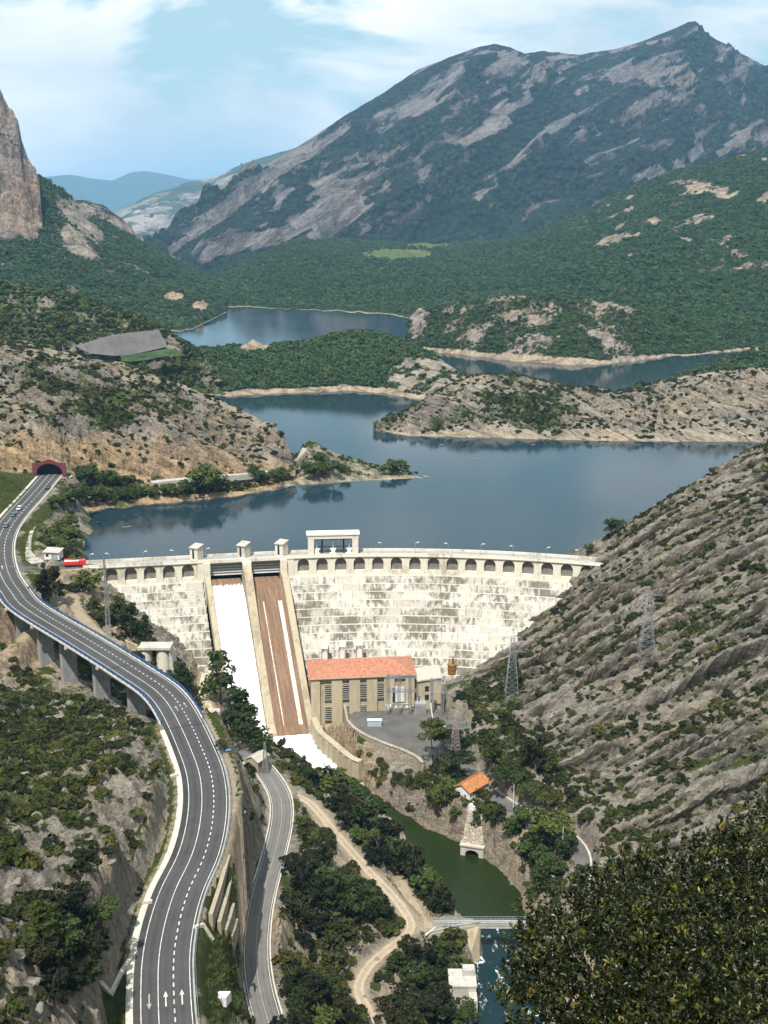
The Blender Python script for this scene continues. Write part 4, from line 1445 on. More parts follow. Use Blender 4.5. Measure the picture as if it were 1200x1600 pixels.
M_river = river_material()
Sr = side(RIVER)
nc = 25
rv = np.zeros((len(RIVER), nc, 3))
foam = np.zeros((len(RIVER), nc))
deep = np.zeros((len(RIVER), nc))
for i, p in enumerate(RIVER):
    u_, v_, _ = project(p[0], p[1], p[2])
    ww = p[3] + 5
    for j in range(nc):
        s = (j / (nc - 1) * 2 - 1) * ww
        x, y = p[0] + Sr[i][0] * s, p[1] + Sr[i][1] * s
        uu, vv, _ = project(x, y, p[2])
        f = 1.1 * sstep(1235, 1165, vv)
        f = max(f, 0.36 * sstep(1300, 1262, vv), 0.40 - 0.10 * min(1, abs(vv - 1490) / 110) if 1446 < vv else 0)
        foam[i, j] = max(0, f)
        deep[i, j] = sstep(1432, 1452, vv)
        rip = 0.28 * foam[i, j] * float(fbm(np.array(x / 2.2), np.array(y / 2.2), 3, 5))
        rv[i, j] = (x, y, p[2] + rip)
me = np_mesh('river_water', rv.reshape(-1, 3), grid_quads(len(RIVER), nc))
fattr(me, 'foam', foam)
fattr(me, 'deep', deep)
tag(put('river_water', me, M_river), kind='structure')
# ------------------------------------------------------------------ roads
def asphalt(name, c, wear):
    t = NT(name)
    w = t.coords('World')
    n = t.noise(w, 0.18, 5, 0.6)
    f = t.noise(w, 9.0, 3, 0.7)
    col = t.ramp(n, [(0.3, tuple(x * (1 - wear) for x in c)), (0.7, tuple(x * (1 + wear) for x in c))])
    col = t.mix(0.3, col, t.ramp(f, [(0.3, 0.55), (0.7, 1.0)]), 'MULTIPLY')
    pt = t.noise(t.coords('World'), 0.05, 6, 0.75)
    col = t.mix(0.55, col, t.ramp(pt, [(0.40, 0.55), (0.50, 1.0), (0.62, 1.25)]), 'MULTIPLY')
    a = t.attr('lane')
    col = t.mix(t.math('MULTIPLY', a, 0.5), col, tuple(x * 1.7 for x in c))
    t.base(col).rough(0.85).bump(f, 0.2, 0.02)
    return t.m


M_road = asphalt('asphalt', (0.047, 0.046, 0.046), 0.16)
M_lane = asphalt('old_asphalt', (0.105, 0.10, 0.092), 0.18)
M_line = worn('road_paint', (0.62, 0.61, 0.57), 0.35, 0.9, 0.7, 0.0)
M_line2 = worn('worn_road_paint', (0.40, 0.39, 0.36), 0.25, 1.2, 0.8, 0.0)
M_dirt = worn('dirt_track', (0.38, 0.31, 0.22), 0.25, 0.5, 0.95, 0.4)
M_kerb = worn('kerb_concrete', (0.60, 0.56, 0.48), 0.2, 0.5, 0.9, 0.15)
M_blue = worn('blue_paint', (0.035, 0.10, 0.26), 0.2, 1.0, 0.45, 0.0)
M_joint = worn('joint_rubber', (0.02, 0.02, 0.02), 0.2, 1.0, 0.8, 0.0)


def ribbon(L, o0, o1, dz=0.0, i0=0, i1=None, thick=0.0, n=1):
    """sheet (or slab) between two offsets of the line"""
    P = L[i0:i1]
    S = side(L)[i0:i1]
    mb = MB()
    E = np.linspace(o0, o1, n + 1)
    rows = [[(p[0] + s[0] * e, p[1] + s[1] * e, p[2] + dz) for p, s in zip(P, S)] for e in E]
    for a, b in zip(rows, rows[1:]):
        mb.strip(a, b)
    if thick:
        lo = [[(x, y, z - thick) for x, y, z in r] for r in (rows[0], rows[-1])]
        mb.strip(lo[0], rows[0])
        mb.strip(rows[-1], lo[1])
        mb.strip(lo[1], lo[0])
        mb.face(rows[0][0], lo[0][0], lo[1][0], rows[-1][0])
        mb.face(rows[0][-1], lo[0][-1], lo[1][-1], rows[-1][-1])
    return mb


def road_mesh(name, L, hw, mat, wheel):
    mb = ribbon(L, -hw, hw, 0.02, n=24)
    me = mb.mesh(name)
    n = len(me.vertices)
    # wheel tracks polish the surface
    off = np.repeat(np.linspace(-hw, hw, 25), 1)
    k = len(L)
    vals = []
    E = np.linspace(-hw, hw, 25)
    for r in range(24):
        for e in (E[r], E[r + 1]):
            vals.append(np.full(k, max(math.exp(-((e - w_) / 0.55) ** 2) for w_ in wheel)))
    fattr(me, 'lane', np.concatenate(vals)[:n])
    return put(name, me, mat)


# L runs from the bottom of the picture to the tunnel: offsets are to its right
road = tag(road_mesh('road', ROAD, 5.55, M_road, (-3.3, -1.6, -0.1, 1.2, 2.7, 4.3)), kind='structure')
lane = tag(road_mesh('lower_road', LANE, 3.15, M_lane, (-1.9, -0.7, 0.7, 1.9)), kind='structure')
road.data.name = 'road'
nR = len(ROAD)
for o_, m_ in ((-4.15, M_line), (-0.95, M_line), (5.05, M_line)):
    ribbon(ROAD, o_ - 0.09, o_ + 0.09, 0.030).build('edge_line', m_, road)
dist = np.r_[0, np.cumsum(np.linalg.norm(np.diff(ROAD[:, :2], axis=0), axis=1))]


def station(s):
    i = int(np.clip(np.searchsorted(dist, s) - 1, 0, nR - 2))
    f = (s - dist[i]) / (dist[i + 1] - dist[i])
    p = ROAD[i] * (1 - f) + ROAD[i + 1] * f
    d = ROAD[i + 1][:2] - ROAD[i][:2]
    d /= np.linalg.norm(d)
    return p, d


dash = MB()
s_ = 0.5
while s_ < dist[-1] - 3:
    L_, G_ = (1.25, 1.15) if dist[-1] - s_ > 130 else (2.2, 1.8)
    p, d = station(s_)
    q, d2 = station(s_ + L_)
    r = (d[1], -d[0])
    a, b = 1.95 - 0.13, 1.95 + 0.13
    dash.face((p[0] + r[0] * a, p[1] + r[1] * a, p[2] + .03), (p[0] + r[0] * b, p[1] + r[1] * b, p[2] + .03),
              (q[0] + r[0] * b, q[1] + r[1] * b, q[2] + .03), (q[0] + r[0] * a, q[1] + r[1] * a, q[2] + .03))
    s_ += L_ + G_
tag(dash.build('dashed_line', M_line, road), kind='stuff')


def arrow(u, v, o, fwd, mat=M_line, size=1.0):
    """painted arrow in the lane at offset o"""
    i = int(np.argmin(np.abs(_pv - v)))
    p, d = ROAD[i], side(ROAD)[i]
    f = np.array([-d[1], d[0]]) * (1 if fwd else -1)
    c = p[:2] + d * o
    sh = [(-.13, -2.0), (.13, -2.0), (.13, 0.7), (.46, 0.7), (0, 2.2), (-.46, 0.7), (-.13, 0.7)]
    rr = np.array([f[1], -f[0]])
    sl_ = (ROAD[i + 2][2] - ROAD[i - 2][2]) / np.linalg.norm(ROAD[i + 2][:2] - ROAD[i - 2][:2]) * (1 if fwd else -1)
    mb = MB()
    Q = [(c[0] + rr[0] * a * size + f[0] * b * size, c[1] + rr[1] * a * size + f[1] * b * size, p[2] + 0.05 + sl_ * b * size) for a, b in sh]
    mb.face(Q[0], Q[1], Q[2], Q[6])
    mb.face(Q[3], Q[4], Q[5])
    mb.build('lane_arrow', mat, road)


arrow(255, 1558, 0.45, True)
arrow(279, 1558, 3.45, True)
arrow(234, 1560, -2.6, False, M_line2)
arrow(260, 1108, 0.5, True, M_line2, 0.9)
arrow(280, 1104, 3.4, True, M_line2, 0.9)
for v_, o_ in ((886, -2.6), (886, 0.4)):
    arrow(10, v_, o_, True, M_line, 0.9)
# gutter and kerb on the hill side, verge strip
i_b0 = int(np.argmax(on_bridge))
i_b1 = nR - int(np.argmax(on_bridge[::-1]))
ribbon(ROAD, -6.9, -5.58, 0.05, 0, i_b0 - 2, 0.2).build('gutter', M_kerb, road)
ribbon(ROAD, 5.58, 5.95, 0.14, 0, i_b0 - 2, 0.3).build('kerb', M_grey, road)
ribbon(ROAD, -6.8, -5.6, 0.06, i_b1 + 2, nR - 4, 0.2).build('gutter', M_kerb, road)
ribbon(ROAD, 5.6, 6.1, 0.12, i_b1 + 2, nR - 4, 0.3).build('kerb', M_kerb, road)
nL = len(LANE)
for o_ in (-2.75, 2.75):
    ribbon(LANE, o_ - 0.07, o_ + 0.07, 0.030, 0, nL - 16).build('edge_line', M_line, lane)
ribbon(LANE, -0.07, 0.07, 0.030, 0, nL - 22).build('centre_line', M_line2, lane)
ribbon(LANE, -3.55, -3.2, 0.35, 0, nL - 14, 0.6).build('kerb', M_kerb, lane)
ribbon(LANE, 3.2, 3.55, 0.40, 0, nL - 14, 0.6).build('kerb', M_kerb, lane)
trk = tag(ribbon(TRACK, -1.45, 1.45, 0.12, n=8).build('dirt_track', M_dirt), kind='structure')
for o_ in (-0.8, 0.8):
    ribbon(TRACK, o_ - 0.25, o_ + 0.25, 0.16).build('wheel_rut', worn('rut_dirt', (0.47, 0.385, 0.275), 0.2, 0.8, 0.95, 0.2), trk)
tag(ribbon(PATH, -1.4, 1.4, 0.01, n=4).build('footpath', M_dirt), kind='structure')
ylane = tag(ribbon(YARD_LANE, -2.1, 2.1, 0.0, n=4).build('yard_lane', M_lane), kind='structure')
ribbon(YARD_LANE, -2.75, -2.15, 0.55, len(YARD_LANE) - 45, len(YARD_LANE) - 2, 1.2).build('kerb_wall', M_conc, ylane)
ribbon(YARD_LANE, -2.6, -2.2, 0.30, 40, 70, 0.6).build('kerb', M_conc, ylane)
tag(ribbon(SAND, -1.7, 1.7, 0.0, n=4).build('sandy_path', worn('sand', (0.60, 0.50, 0.34), 0.2, 0.5, 0.95, 0.3)), kind='structure')

# ------------------------------------------------------------------ viaduct
br = thing('road_bridge', 'curved grey concrete road bridge with blue railings on tall piers', 'bridge', tuple(ROAD[(i_b0 + i_b1) // 2]))
a_, b_ = i_b0 - 1, i_b1 + 1
ribbon(ROAD, -6.2, 6.2, -0.03, a_, b_, 0.35, 4).build('deck', M_conc, br)
ribbon(ROAD, -3.9, 3.9, -0.39, a_, b_, 1.25, 2).build('girder', M_grey, br)
for o_ in (-6.1, 5.62):
    ribbon(ROAD, o_, o_ + 0.48, 0.22, a_, b_, 0.34).build('kerb', M_kerb, br)
Sb = side(ROAD)
for sgn, nm in ((-1, 'railing'), (1, 'railing')):
    rl = MB()
    pts_ = [(ROAD[i][0] + Sb[i][0] * sgn * 5.9, ROAD[i][1] + Sb[i][1] * sgn * 5.9, ROAD[i][2] + 0.2) for i in range(a_, b_)]
    for p, q in zip(pts_, pts_[1:]):
        for h in (0.45, 0.8, 1.15):
            rl.beam((p[0], p[1], p[2] + h), (q[0], q[1], q[2] + h), 0.14, 0.17)
    o = rl.build(nm, M_blue, br)
    ps = MB()
    for p in pts_[::2]:
        ps.beam(p, (p[0], p[1], p[2] + 1.2), 0.2, 0.2)
    tag(ps.build('railing_posts', M_blue, o), kind='stuff')
for u, ubase in ((45, 1040), (82, 1068), (132, 1096), (187, 1112), (12, 1010), (238, 1140)):
    j = min(range(a_, b_), key=lambda i: abs(_pu[i] - Sb[i][0] * 0 - (u + 22)))
    p = ROAD[j]
    s2 = Sb[j]
    rz = math.atan2(s2[1], s2[0])
    g = float(ground(p[0], p[1])) - 1.0
    m_ = MB()
    m_.box((p[0], p[1], min(g, p[2] - 3)), (5.2, 1.9, p[2] - 1.6 - min(g, p[2] - 3)), rz).build('pier', M_grey, br)
    m_ = MB()
    m_.box((p[0], p[1], p[2] - 2.5), (7.0, 2.1, 0.9), rz).build('pier_cap', M_grey, br)
for v_ in (939, 1041, 1136):
    j = int(np.argmin(np.abs(_pv - v_)))
    p, d = ROAD[j], Sb[j]
    f = (-d[1] * .17, d[0] * .17)
    m_ = MB()
    m_.face((p[0] - d[0] * 5.5 - f[0], p[1] - d[1] * 5.5 - f[1], p[2] + .036), (p[0] + d[0] * 5.5 - f[0], p[1] + d[1] * 5.5 - f[1], p[2] + .036),
            (p[0] + d[0] * 5.5 + f[0], p[1] + d[1] * 5.5 + f[1], p[2] + .036), (p[0] - d[0] * 5.5 + f[0], p[1] - d[1] * 5.5 + f[1], p[2] + .036)).build('expansion_joint', M_joint, br)
for u in (18, 58, 110, 162):        # drain boxes hung on the near edge
    j = min(range(a_, b_), key=lambda i: abs(_pu[i] - (u + 20)))
    p, d = ROAD[j], Sb[j]
    m_ = MB()
    m_.box((p[0] - d[0] * 6.45, p[1] - d[1] * 6.45, p[2] - 1.1), (0.9, 0.6, 0.9), math.atan2(d[1], d[0])).build('drain_box', M_kerb, br)


# guard rails ---------------------------------------------------------------------
def guard_rail(L, off, i0, i1, label, mat=M_steel):
    S = side(L)
    P = [(L[i][0] + S[i][0] * off, L[i][1] + S[i][1] * off, L[i][2]) for i in range(i0, i1)]
    t = thing('guard_rail', label, 'guard rail', P[len(P) // 2])
    r = MB()
    for p, q in zip(P, P[1:]):
        r.beam((p[0], p[1], p[2] + 0.62), (q[0], q[1], q[2] + 0.62), 0.07, 0.32)
    r.build('rail', mat, t)
    ps = MB()
    for p in P[::2]:
        ps.beam((p[0], p[1], p[2] - 0.3), (p[0], p[1], p[2] + 0.75), 0.12, 0.12)
    tag(ps.build('rail_posts', mat, t), kind='stuff')


guard_rail(ROAD, 6.25, 2, i_b0 - 1, 'steel guard rail along the river side of the main road below the bridge', worn('blue_grey_steel', (0.20, 0.25, 0.34), 0.2, 1.0, 0.5, 0, metal=0.4))
guard_rail(ROAD, 6.4, i_b1 + 3, nR - 60, 'steel guard rail on the lake side of the main road above the bridge')

# stepped retaining walls under the main road ---------------------------------------
M_buff = worn('buff_concrete', (0.40, 0.34, 0.245), 0.18, 0.5, 0.9, 0.15, True)
t = thing('stepped_retaining_wall', 'buff concrete retaining wall of four steps below the main road', 'retaining wall', at(350, 1440, -18))


def wall_line(P, z1, h, th, name, mat, parent=None):
    """upright wall along P (x, y); z1 its top"""
    P = [np.array(p[:2], float) for p in P]
    d = np.gradient(np.array(P), axis=0)
    d /= np.linalg.norm(d, axis=1)[:, None]
    nrm = np.stack([d[:, 1], -d[:, 0]], 1)
    z1 = z1 if hasattr(z1, '__len__') else [z1] * len(P)
    hh = h if hasattr(h, '__len__') else [h] * len(P)
    A = [(*(p - n * th / 2), z) for p, n, z in zip(P, nrm, z1)]
    B = [(*(p + n * th / 2), z) for p, n, z in zip(P, nrm, z1)]
    A0 = [(a[0], a[1], a[2] - q) for a, q in zip(A, hh)]
    B0 = [(b[0], b[1], b[2] - q) for b, q in zip(B, hh)]
    mb = MB()
    mb.strip(A0, A)
    mb.strip(A, B)
    mb.strip(B, B0)
    mb.face(A0[0], A[0], B[0], B0[0])
    mb.face(A0[-1], A[-1], B[-1], B0[-1])
    return mb.build(name, mat, parent)


for (u0, v0, u1, v1, z) in ((357, 1335, 329, 1428, 0.9), (361, 1366, 342, 1440, -2.4), (364, 1411, 351, 1453, -5.6), (369, 1435, 360, 1463, -8.8)):
    wall_line([at(u0, v0, z), at((u0 + u1) / 2 + 1, (v0 + v1) / 2, z), at(u1, v1, z)], z, 4.2, 0.9, 'wall_step', M_buff, t)
w_ = wall_line([at(352, 1196, 1.8), at(358, 1230, 1.3), at(360, 1275, 0.8), at(352, 1318, 0.8)], 0.6, 4.5, 1.4, 'parapet_wall', M_buff)
tag(w_, 'low buff parapet wall beside the guard rail above the old road', 'wall')
# cross drains down the verges
for k, (P, lab) in enumerate((([(213, 1485, 1.2), (190, 1508, 2.2), (172, 1535, 4), (158, 1560, 6)], 'long stepped concrete drain running down from the slope to the road'),
                              ([(278, 1212, 3), (266, 1210, 4)], 'upper short concrete drain across the verge under the rock cut'),
                              ([(238, 1408, 1.6), (224, 1404, 2.4)], 'lower short concrete drain across the verge under the rock cut'),
                              ([(305, 1452, 0.8), (318, 1456, -1), (332, 1466, -3)], 'concrete drain leading down the grass bank from the guard rail'))):
    A = [at(*p) for p in P]
    m_ = MB()
    for p, q in zip(A, A[1:]):
        gp, gq = float(ground(p[0], p[1])) + 0.35, float(ground(q[0], q[1])) + 0.35
        m_.beam((p[0], p[1], gp), (q[0], q[1], gq), 0.75, 0.8)
    tag(m_.build('concrete_drain', M_kerb), lab, 'drain')

# tunnel portal ------------------------------------------------------------------
M_maroon = worn('maroon_cladding', (0.17, 0.035, 0.045), 0.25, 0.8, 0.7, 0.1)
j = nR - 7
p, s2 = ROAD[j], Sb[j]
rz = math.atan2(s2[1], s2[0])
tp = thing('tunnel_portal', 'dark maroon arched tunnel mouth in the headland', 'tunnel portal', tuple(p), None, rz)
n = 16
hw_, hh_ = 6.2, 6.2
arc = [(-hw_ * math.cos(math.pi * i / n), 1.2 + (hh_ - 1.2) * math.sin(math.pi * i / n)) for i in range(n + 1)]
top = []
for x, z in arc:
    top.append((x, 6.6 + (1.7 * math.cos(x / 4.4 * math.pi / 2) if abs(x) < 4.4 else 0)))
fm = MB()
for (a1, a2), (t1, t2) in zip(zip(arc, arc[1:]), zip(top, top[1:])):
    for y in (-0.8, 0.0):
        fm.face((a1[0], y, a1[1]), (a2[0], y, a2[1]), (t2[0], y, t2[1]), (t1[0], y, t1[1]))
    fm.face((t1[0], -.8, t1[1]), (t2[0], -.8, t2[1]), (t2[0], 0, t2[1]), (t1[0], 0, t1[1]))
for sx in (-1, 1):
    fm.box((sx * 7.2, -.4, -1), (2.0, .8, 7.6))
fm.build('facade', M_maroon, tp, True)
for k in range(5):
    for sx in (-1, 1):
        q = MB()
        q.box((sx * 7.2, -0.88, 1.2 + k * 1.05), (2.1, 0.16, 0.28)).build('cladding_rib', worn('maroon_rib', (0.30, 0.09, 0.10), 0.2, 1, 0.7, 0), tp, True)
bm_ = MB()
for (a1, a2) in zip(arc, arc[1:]):
    bm_.face((a1[0], 0, a1[1]), (a2[0], 0, a2[1]), (a2[0], 6, a2[1]), (a1[0], 6, a1[1]))
bm_.face((-6.2, 0, 1.2), (-6.2, 0, -1), (-6.2, 6, -1), (-6.2, 6, 1.2))
bm_.face((6.2, 0, 1.2), (6.2, 0, -1), (6.2, 6, -1), (6.2, 6, 1.2))
bm_.face(*[(x, 5.9, z) for x, z in [(-6.2, -1), (6.2, -1)] + [(-q[0], q[1]) for q in arc]])  # dark back plane standing in for the unlit depth of the tunnel
bm_.build('tunnel_lining', M_dark, tp, True)
bm_ = MB()
for (a1, a2) in zip(arc, arc[1:]):
    k1, k2 = 1.0, 1.055
    f_ = lambda q, k: (q[0] * k, -0.9, 1.2 + (q[1] - 1.2) * k)
    bm_.face(f_(a1, k1), f_(a2, k1), f_(a2, k2), f_(a1, k2))
bm_.build('arch_rim', M_dark, tp, True)
# ------------------------------------------------------------------ power station
px0, py0 = -27.2, 398.0
rz = math.atan2(4, 38.5)
ps = thing('power_station', 'tan power station with red tiled hip roof at the foot of the dam', 'power station', (px0, py0, -45.6), None, rz)
W_, Dp, H_ = 38.8, 17.0, 21.0
M_ps = dam_concrete('station_render', (0.58, 0.49, 0.34), (0.33, 0.27, 0.18), 0.5, False)
M_psb = dam_concrete('station_panel', (0.54, 0.45, 0.31), (0.24, 0.19, 0.13), 0.6, False)
b = MB()
b.box((W_ / 2, Dp / 2 + 0.25, 0), (W_ - 0.5, Dp - 0.5, H_)).build('wall', M_psb, ps, True)
cxw = [W_ * q for q in (.165, .335, .505, .67, .84)]
pil = [0.0] + [(a + b_) / 2 for a, b_ in zip(cxw, cxw[1:])] + [W_]
for i, x in enumerate(pil):
    w = 4.0 if 0 < i < len(pil) - 1 else 3.4
    xx = min(max(x, w / 2), W_ - w / 2)
    b = MB()
    b.box((xx, -0.05, 0), (w, 0.75, H_ - 0.3)).build('pilaster', M_ps, ps, True)
b = MB()
b.box((W_ / 2, 0.02, H_ - 1.2), (W_ - .1, 0.35, 1.0)).build('frieze', M_ps, ps, True)
b = MB()
b.box((W_ / 2, -0.18, -1.0), (W_ + .3, 0.7, 2.6)).build('plinth', M_ps, ps, True)
for i, x in enumerate(cxw[:4]):
    for zc, hgt in ((12.1, 6.0), (3.9, 5.4)):
        if i == 3 and zc < 5:
            continue
        f = MB()
        f.box((x, -0.14, zc - .25), (3.0, 0.3, hgt + .5))
        f = f.build('window', M_ps, ps, True)
        g = MB()
        g.box((x, -0.30, zc), (2.45, 0.06, hgt)).build('pane', M_glass, f, True)
        for k in range(7):
            q = MB()
            q.box((x, -0.36, zc + hgt * (k + .5) / 7 - .1), (2.45, 0.1, 0.22)).build('glazing_bar', M_conc, f, True)
ov, rh = 0.9, 3.9
r = MB()
z0 = H_
A = [(-ov, -ov, z0), (W_ + ov, -ov, z0), (W_ + ov, Dp + ov, z0), (-ov, Dp + ov, z0)]
K = [(8.4, Dp / 2, z0 + rh), (W_ - 8.4, Dp / 2, z0 + rh)]
r.face(A[0], A[1], K[1], K[0]).face(A[1], A[2], K[1]).face(A[2], A[3], K[0], K[1]).face(A[3], A[0], K[0]).face(*A[::-1])
roof = r.build('roof', M_tile, ps, True)
for k in range(44):                    # rolls of the tiling on the face that shows
    x = -ov + (W_ + 2 * ov) * (k + .5) / 44
    t_ = min(1, (x + ov) / (8.4 + ov), (W_ + ov - x) / (8.4 + ov))
    q = MB()
    q.beam((x, -ov + .02, z0 + .06), (x, -ov + (Dp / 2 + ov) * t_, z0 + rh * t_ + .05), 0.22, 0.16).build('tile_row', M_tile, roof, True)
e = MB()
e.box((W_ / 2, -ov - .06, z0 - .32), (W_ + 2 * ov, .12, .34)).build('gutter', M_ps, ps, True)
# open bay with equipment
b = MB()
b.box((cxw[4], -0.3, 10.0), (5.2, 0.4, 6.4)).build('door_frame', M_conc, ps, True)
b = MB()
b.box((cxw[4] + .7, -0.52, 10.2), (3.2, 0.12, 5.8)).build('door', M_white, ps, True)
b = MB()
b.box((cxw[4] - 1.6, -0.52, 10.2), (1.0, 0.12, 5.8)).build('door', M_glass, ps, True)
b = MB()
b.box((cxw[4] - .2, -2.8, 8.9), (9.0, 5.2, 0.6)).box((cxw[4] + 3.4, -4.2, 0), (1.2, 1.2, 8.9)).box((cxw[4] - 3.8, -4.2, 0), (1.2, 1.2, 8.9)).build('landing', M_conc, ps, True)

an = thing('station_annex', 'small tan annex with mono-pitch roof right of the power station', 'annex', (16.5, 403, -45.6), None, R(6))
b = MB()
b.box((0, 0, 0), (8.6, 9, 20)).build('wall', M_psb, an, True)
b = MB()
b.hexa([(-4.8, -5, 19.6), (4.8, -5, 20.6), (4.8, 5, 21.6), (-4.8, 5, 20.6)], [(-4.8, -5, 20.1), (4.8, -5, 21.1), (4.8, 5, 22.1), (-4.8, 5, 21.1)]).build('roof', M_slate, an, True)
for z in (12.2, 15.6):
    b = MB()
    b.box((-1.0, -4.54, z), (1.5, .12, 2.0)).build('window', M_glass, an, True)

# transformer gantries in the yard -----------------------------------------------
def lattice(mb, base, h, w0, w1, n, r=0.09):
    """four-legged latticed mast"""
    bx, by, bz = base
    lev = [(w0 + (w1 - w0) * (k / n), bz + h * k / n) for k in range(n + 1)]
    for (wa, za), (wb, zb) in zip(lev, lev[1:]):
        ca = [(bx + sx * wa / 2, by + sy * wa / 2, za) for sx, sy in ((-1, -1), (1, -1), (1, 1), (-1, 1))]
        cb = [(bx + sx * wb / 2, by + sy * wb / 2, zb) for sx, sy in ((-1, -1), (1, -1), (1, 1), (-1, 1))]
        for i in range(4):
            k = (i + 1) % 4
            mb.beam(ca[i], cb[i], r * 1.4)
            mb.beam(ca[i], cb[k], r * 0.8)
            mb.beam(ca[k], cb[i], r * 0.8)
            mb.beam(cb[i], cb[k], r * 0.8)
    return mb


tg = thing('transformer_gantry', 'grey steel transformer gantry in the yard before the power station', 'gantry', (7, 392, -36))
for x in (1.5, 5.5, 9.5):
    lattice(MB(), (x, 391, -36), 16, 1.0, 0.8, 10, 0.10).build('gantry_post', M_steel, tg)
for z in (-27, -21.5):
    m_ = MB()
    for dy in (-.4, .4):
        m_.beam((0.5, 391 + dy, z), (12.0, 391 + dy, z), 0.18)
        m_.beam((0.5, 391 + dy, z + .9), (12.0, 391 + dy, z + .9), 0.18)
    for k in range(12):
        m_.beam((0.5 + k, 391 - .4, z + .9 * (k % 2)), (1.5 + k, 391 - .4, z + .9 * ((k + 1) % 2)), 0.11)
    m_.build('gantry_beam', M_steel, tg)
for x in (3, 4.5, 7, 8.5, 10.5):
    m_ = MB()
    for k in range(5):
        m_.tube((x, 390.6, -27.2 - .35 * k), (x, 390.6, -27.5 - .35 * k), 0.24, 0.14, 6)
    m_.build('insulator', M_white, tg)
tr = thing('transformer', 'grey transformer with cooling fins behind the gantry', 'transformer', (13.5, 392.5, -36))
m_ = MB()
m_.box((13.5, 392.5, -36), (4.2, 3, 4.2)).build('tank', M_grey, tr)
for k in range(6):
    m_ = MB()
    m_.box((11.9 + k * .64, 390.85, -35.6), (.22, .5, 3.2)).build('cooling_fin', M_steel, tr)
for k in range(3):
    m_ = MB()
    m_.tube((12.3 + k * 1.2, 392.3, -31.8), (12.3 + k * 1.2, 392.3, -30.2), .22, .12, 6).build('bushing', M_white, tr)
sw = thing('switch_frame', 'second lattice switch frame beside the annex', 'gantry', (20, 391, -36))
for x in (17.5, 21.5):
    lattice(MB(), (x, 391.5, -36), 14, 0.9, 0.8, 8, 0.10).build('gantry_post', M_steel, sw)
for z in (-23, -28):
    MB().beam((16.8, 391.5, z), (22.2, 391.5, z), .3).build('gantry_beam', M_steel, sw)
cb = thing('control_cabinet', 'small pale blue cabinet at the edge of the yard', 'cabinet', (-3.4, 381.5, -36))
m_ = MB()
m_.box((-3.4, 381.5, -36), (5.0, 1.6, 2.2)).build('box', worn('pale_blue_paint', (0.45, 0.50, 0.58), 0.15, 1, 0.5, 0), cb)
m_ = MB()
m_.box((-3.4, 381.5, -33.8), (5.3, 1.9, 0.15)).build('lid', M_white, cb)

# yard, retaining walls ------------------------------------------------------------
yard_poly = [(-12.9, 384), (-12.5, 389), (-11, 393.5), (22, 396), (31, 384), (26, 368), (20, 358), (13.5, 352.5), (11.4, 355), (6.8, 360.2), (0.2, 365.6), (-6.0, 371.6)]
tag(MB().face(*[(x, y, -35.98) for x, y in yard_poly]).build('yard_paving', M_lane), kind='structure')
curve = resample([at(543, 1126, -34.6), at(553, 1137, -34.6), at(572, 1149, -34.6), at(600, 1161, -34.6), at(630, 1172, -34.6), at(652, 1183, -34.6), at(660, 1192, -34.6)], 2.0)
yw = thing('yard_wall', 'curved rubble masonry wall holding up the power station yard', 'retaining wall', (0, 372, -44))
hs = list(np.linspace(11, 4.5, len(curve)))
wall_line(curve, -34.6, hs, 0.9, 'masonry', M_stone, yw)
wall_line(curve, -34.35, 0.3, 1.2, 'coping', M_stone, yw)
wall_line([(-14.6, 396.5), at(543, 1126, -34.6)[:2]], -34.62, 11, 0.9, 'masonry', M_stone, yw)

sw_ = thing('spillway_wall', 'streaked tan concrete wall along the right of the stilling basin', 'retaining wall', (-20, 380, -48))
line = resample([(-26.5, 399, 0), at(500, 1143, -40.5), at(520, 1160, -40.5), at(546, 1182, -40.5), at(563, 1190, -40.5)], 2.0)
wall_line(line, -40.5, 9, 1.8, 'wall', M_wall, sw_)
wall_line(line, -40.2, 0.3, 2.3, 'coping', M_wall, sw_)
Sl = side(line)
for i in range(1, len(line) - 1, 2):
    m_ = MB()
    s = -1
    x, y = line[i][0] + Sl[i][0] * 1.1, line[i][1] + Sl[i][1] * 1.1
    m_.box((x, y, -49.5), (0.7, 0.9, 8.8), math.atan2(Sl[i][1], Sl[i][0])).build('buttress', M_wall, sw_)
tag(MB().face((-24, 397, -43.6), (-14, 398, -43.6), (-12, 384, -43.6), at(560, 1182, -43.6), at(548, 1180, -43.6)).build('tailrace_water', M_foam), kind='structure')

# white cottage -------------------------------------------------------------------
hx, hy, _ = at(738, 1250, -36)
wh = thing('white_cottage', 'small white cottage with orange tiled roof above the river cliff', 'cottage', (hx, hy + 3, -38), None, R(-42))
b = MB()
b.box((0, 0, -1.5), (6.2, 10.2, 4.2)).build('plinth', M_stone, wh, True)
b = MB()
b.box((0, 0, 2.5), (6.0, 10.0, 3.6))
b.v += [(-3, -5, 6.1), (3, -5, 6.1), (0, -5, 7.6), (-3, 5, 6.1), (3, 5, 6.1), (0, 5, 7.6)]
n = len(b.v) - 6
b.f += [(n, n + 1, n + 2), (n + 5, n + 4, n + 3)]
b.build('wall', M_white, wh, True)
r = MB()
for sx in (-1, 1):
    r.hexa([(sx * 3.45, -5.45, 5.8), (0, -5.45, 7.6), (0, 5.45, 7.6), (sx * 3.45, 5.45, 5.8)], [(sx * 3.45, -5.45, 6.0), (0, -5.45, 7.85), (0, 5.45, 7.85), (sx * 3.45, 5.45, 6.0)])
rf = r.build('roof', M_tile2, wh, True)
for k in range(16):
    for sx in (-1, 1):
        y = -5.3 + 10.6 * (k + .5) / 16
        q = MB()
        q.beam((sx * 3.42, y, 6.06), (0, y, 7.9), 0.2, 0.14).build('tile_row', M_tile2, rf, True)
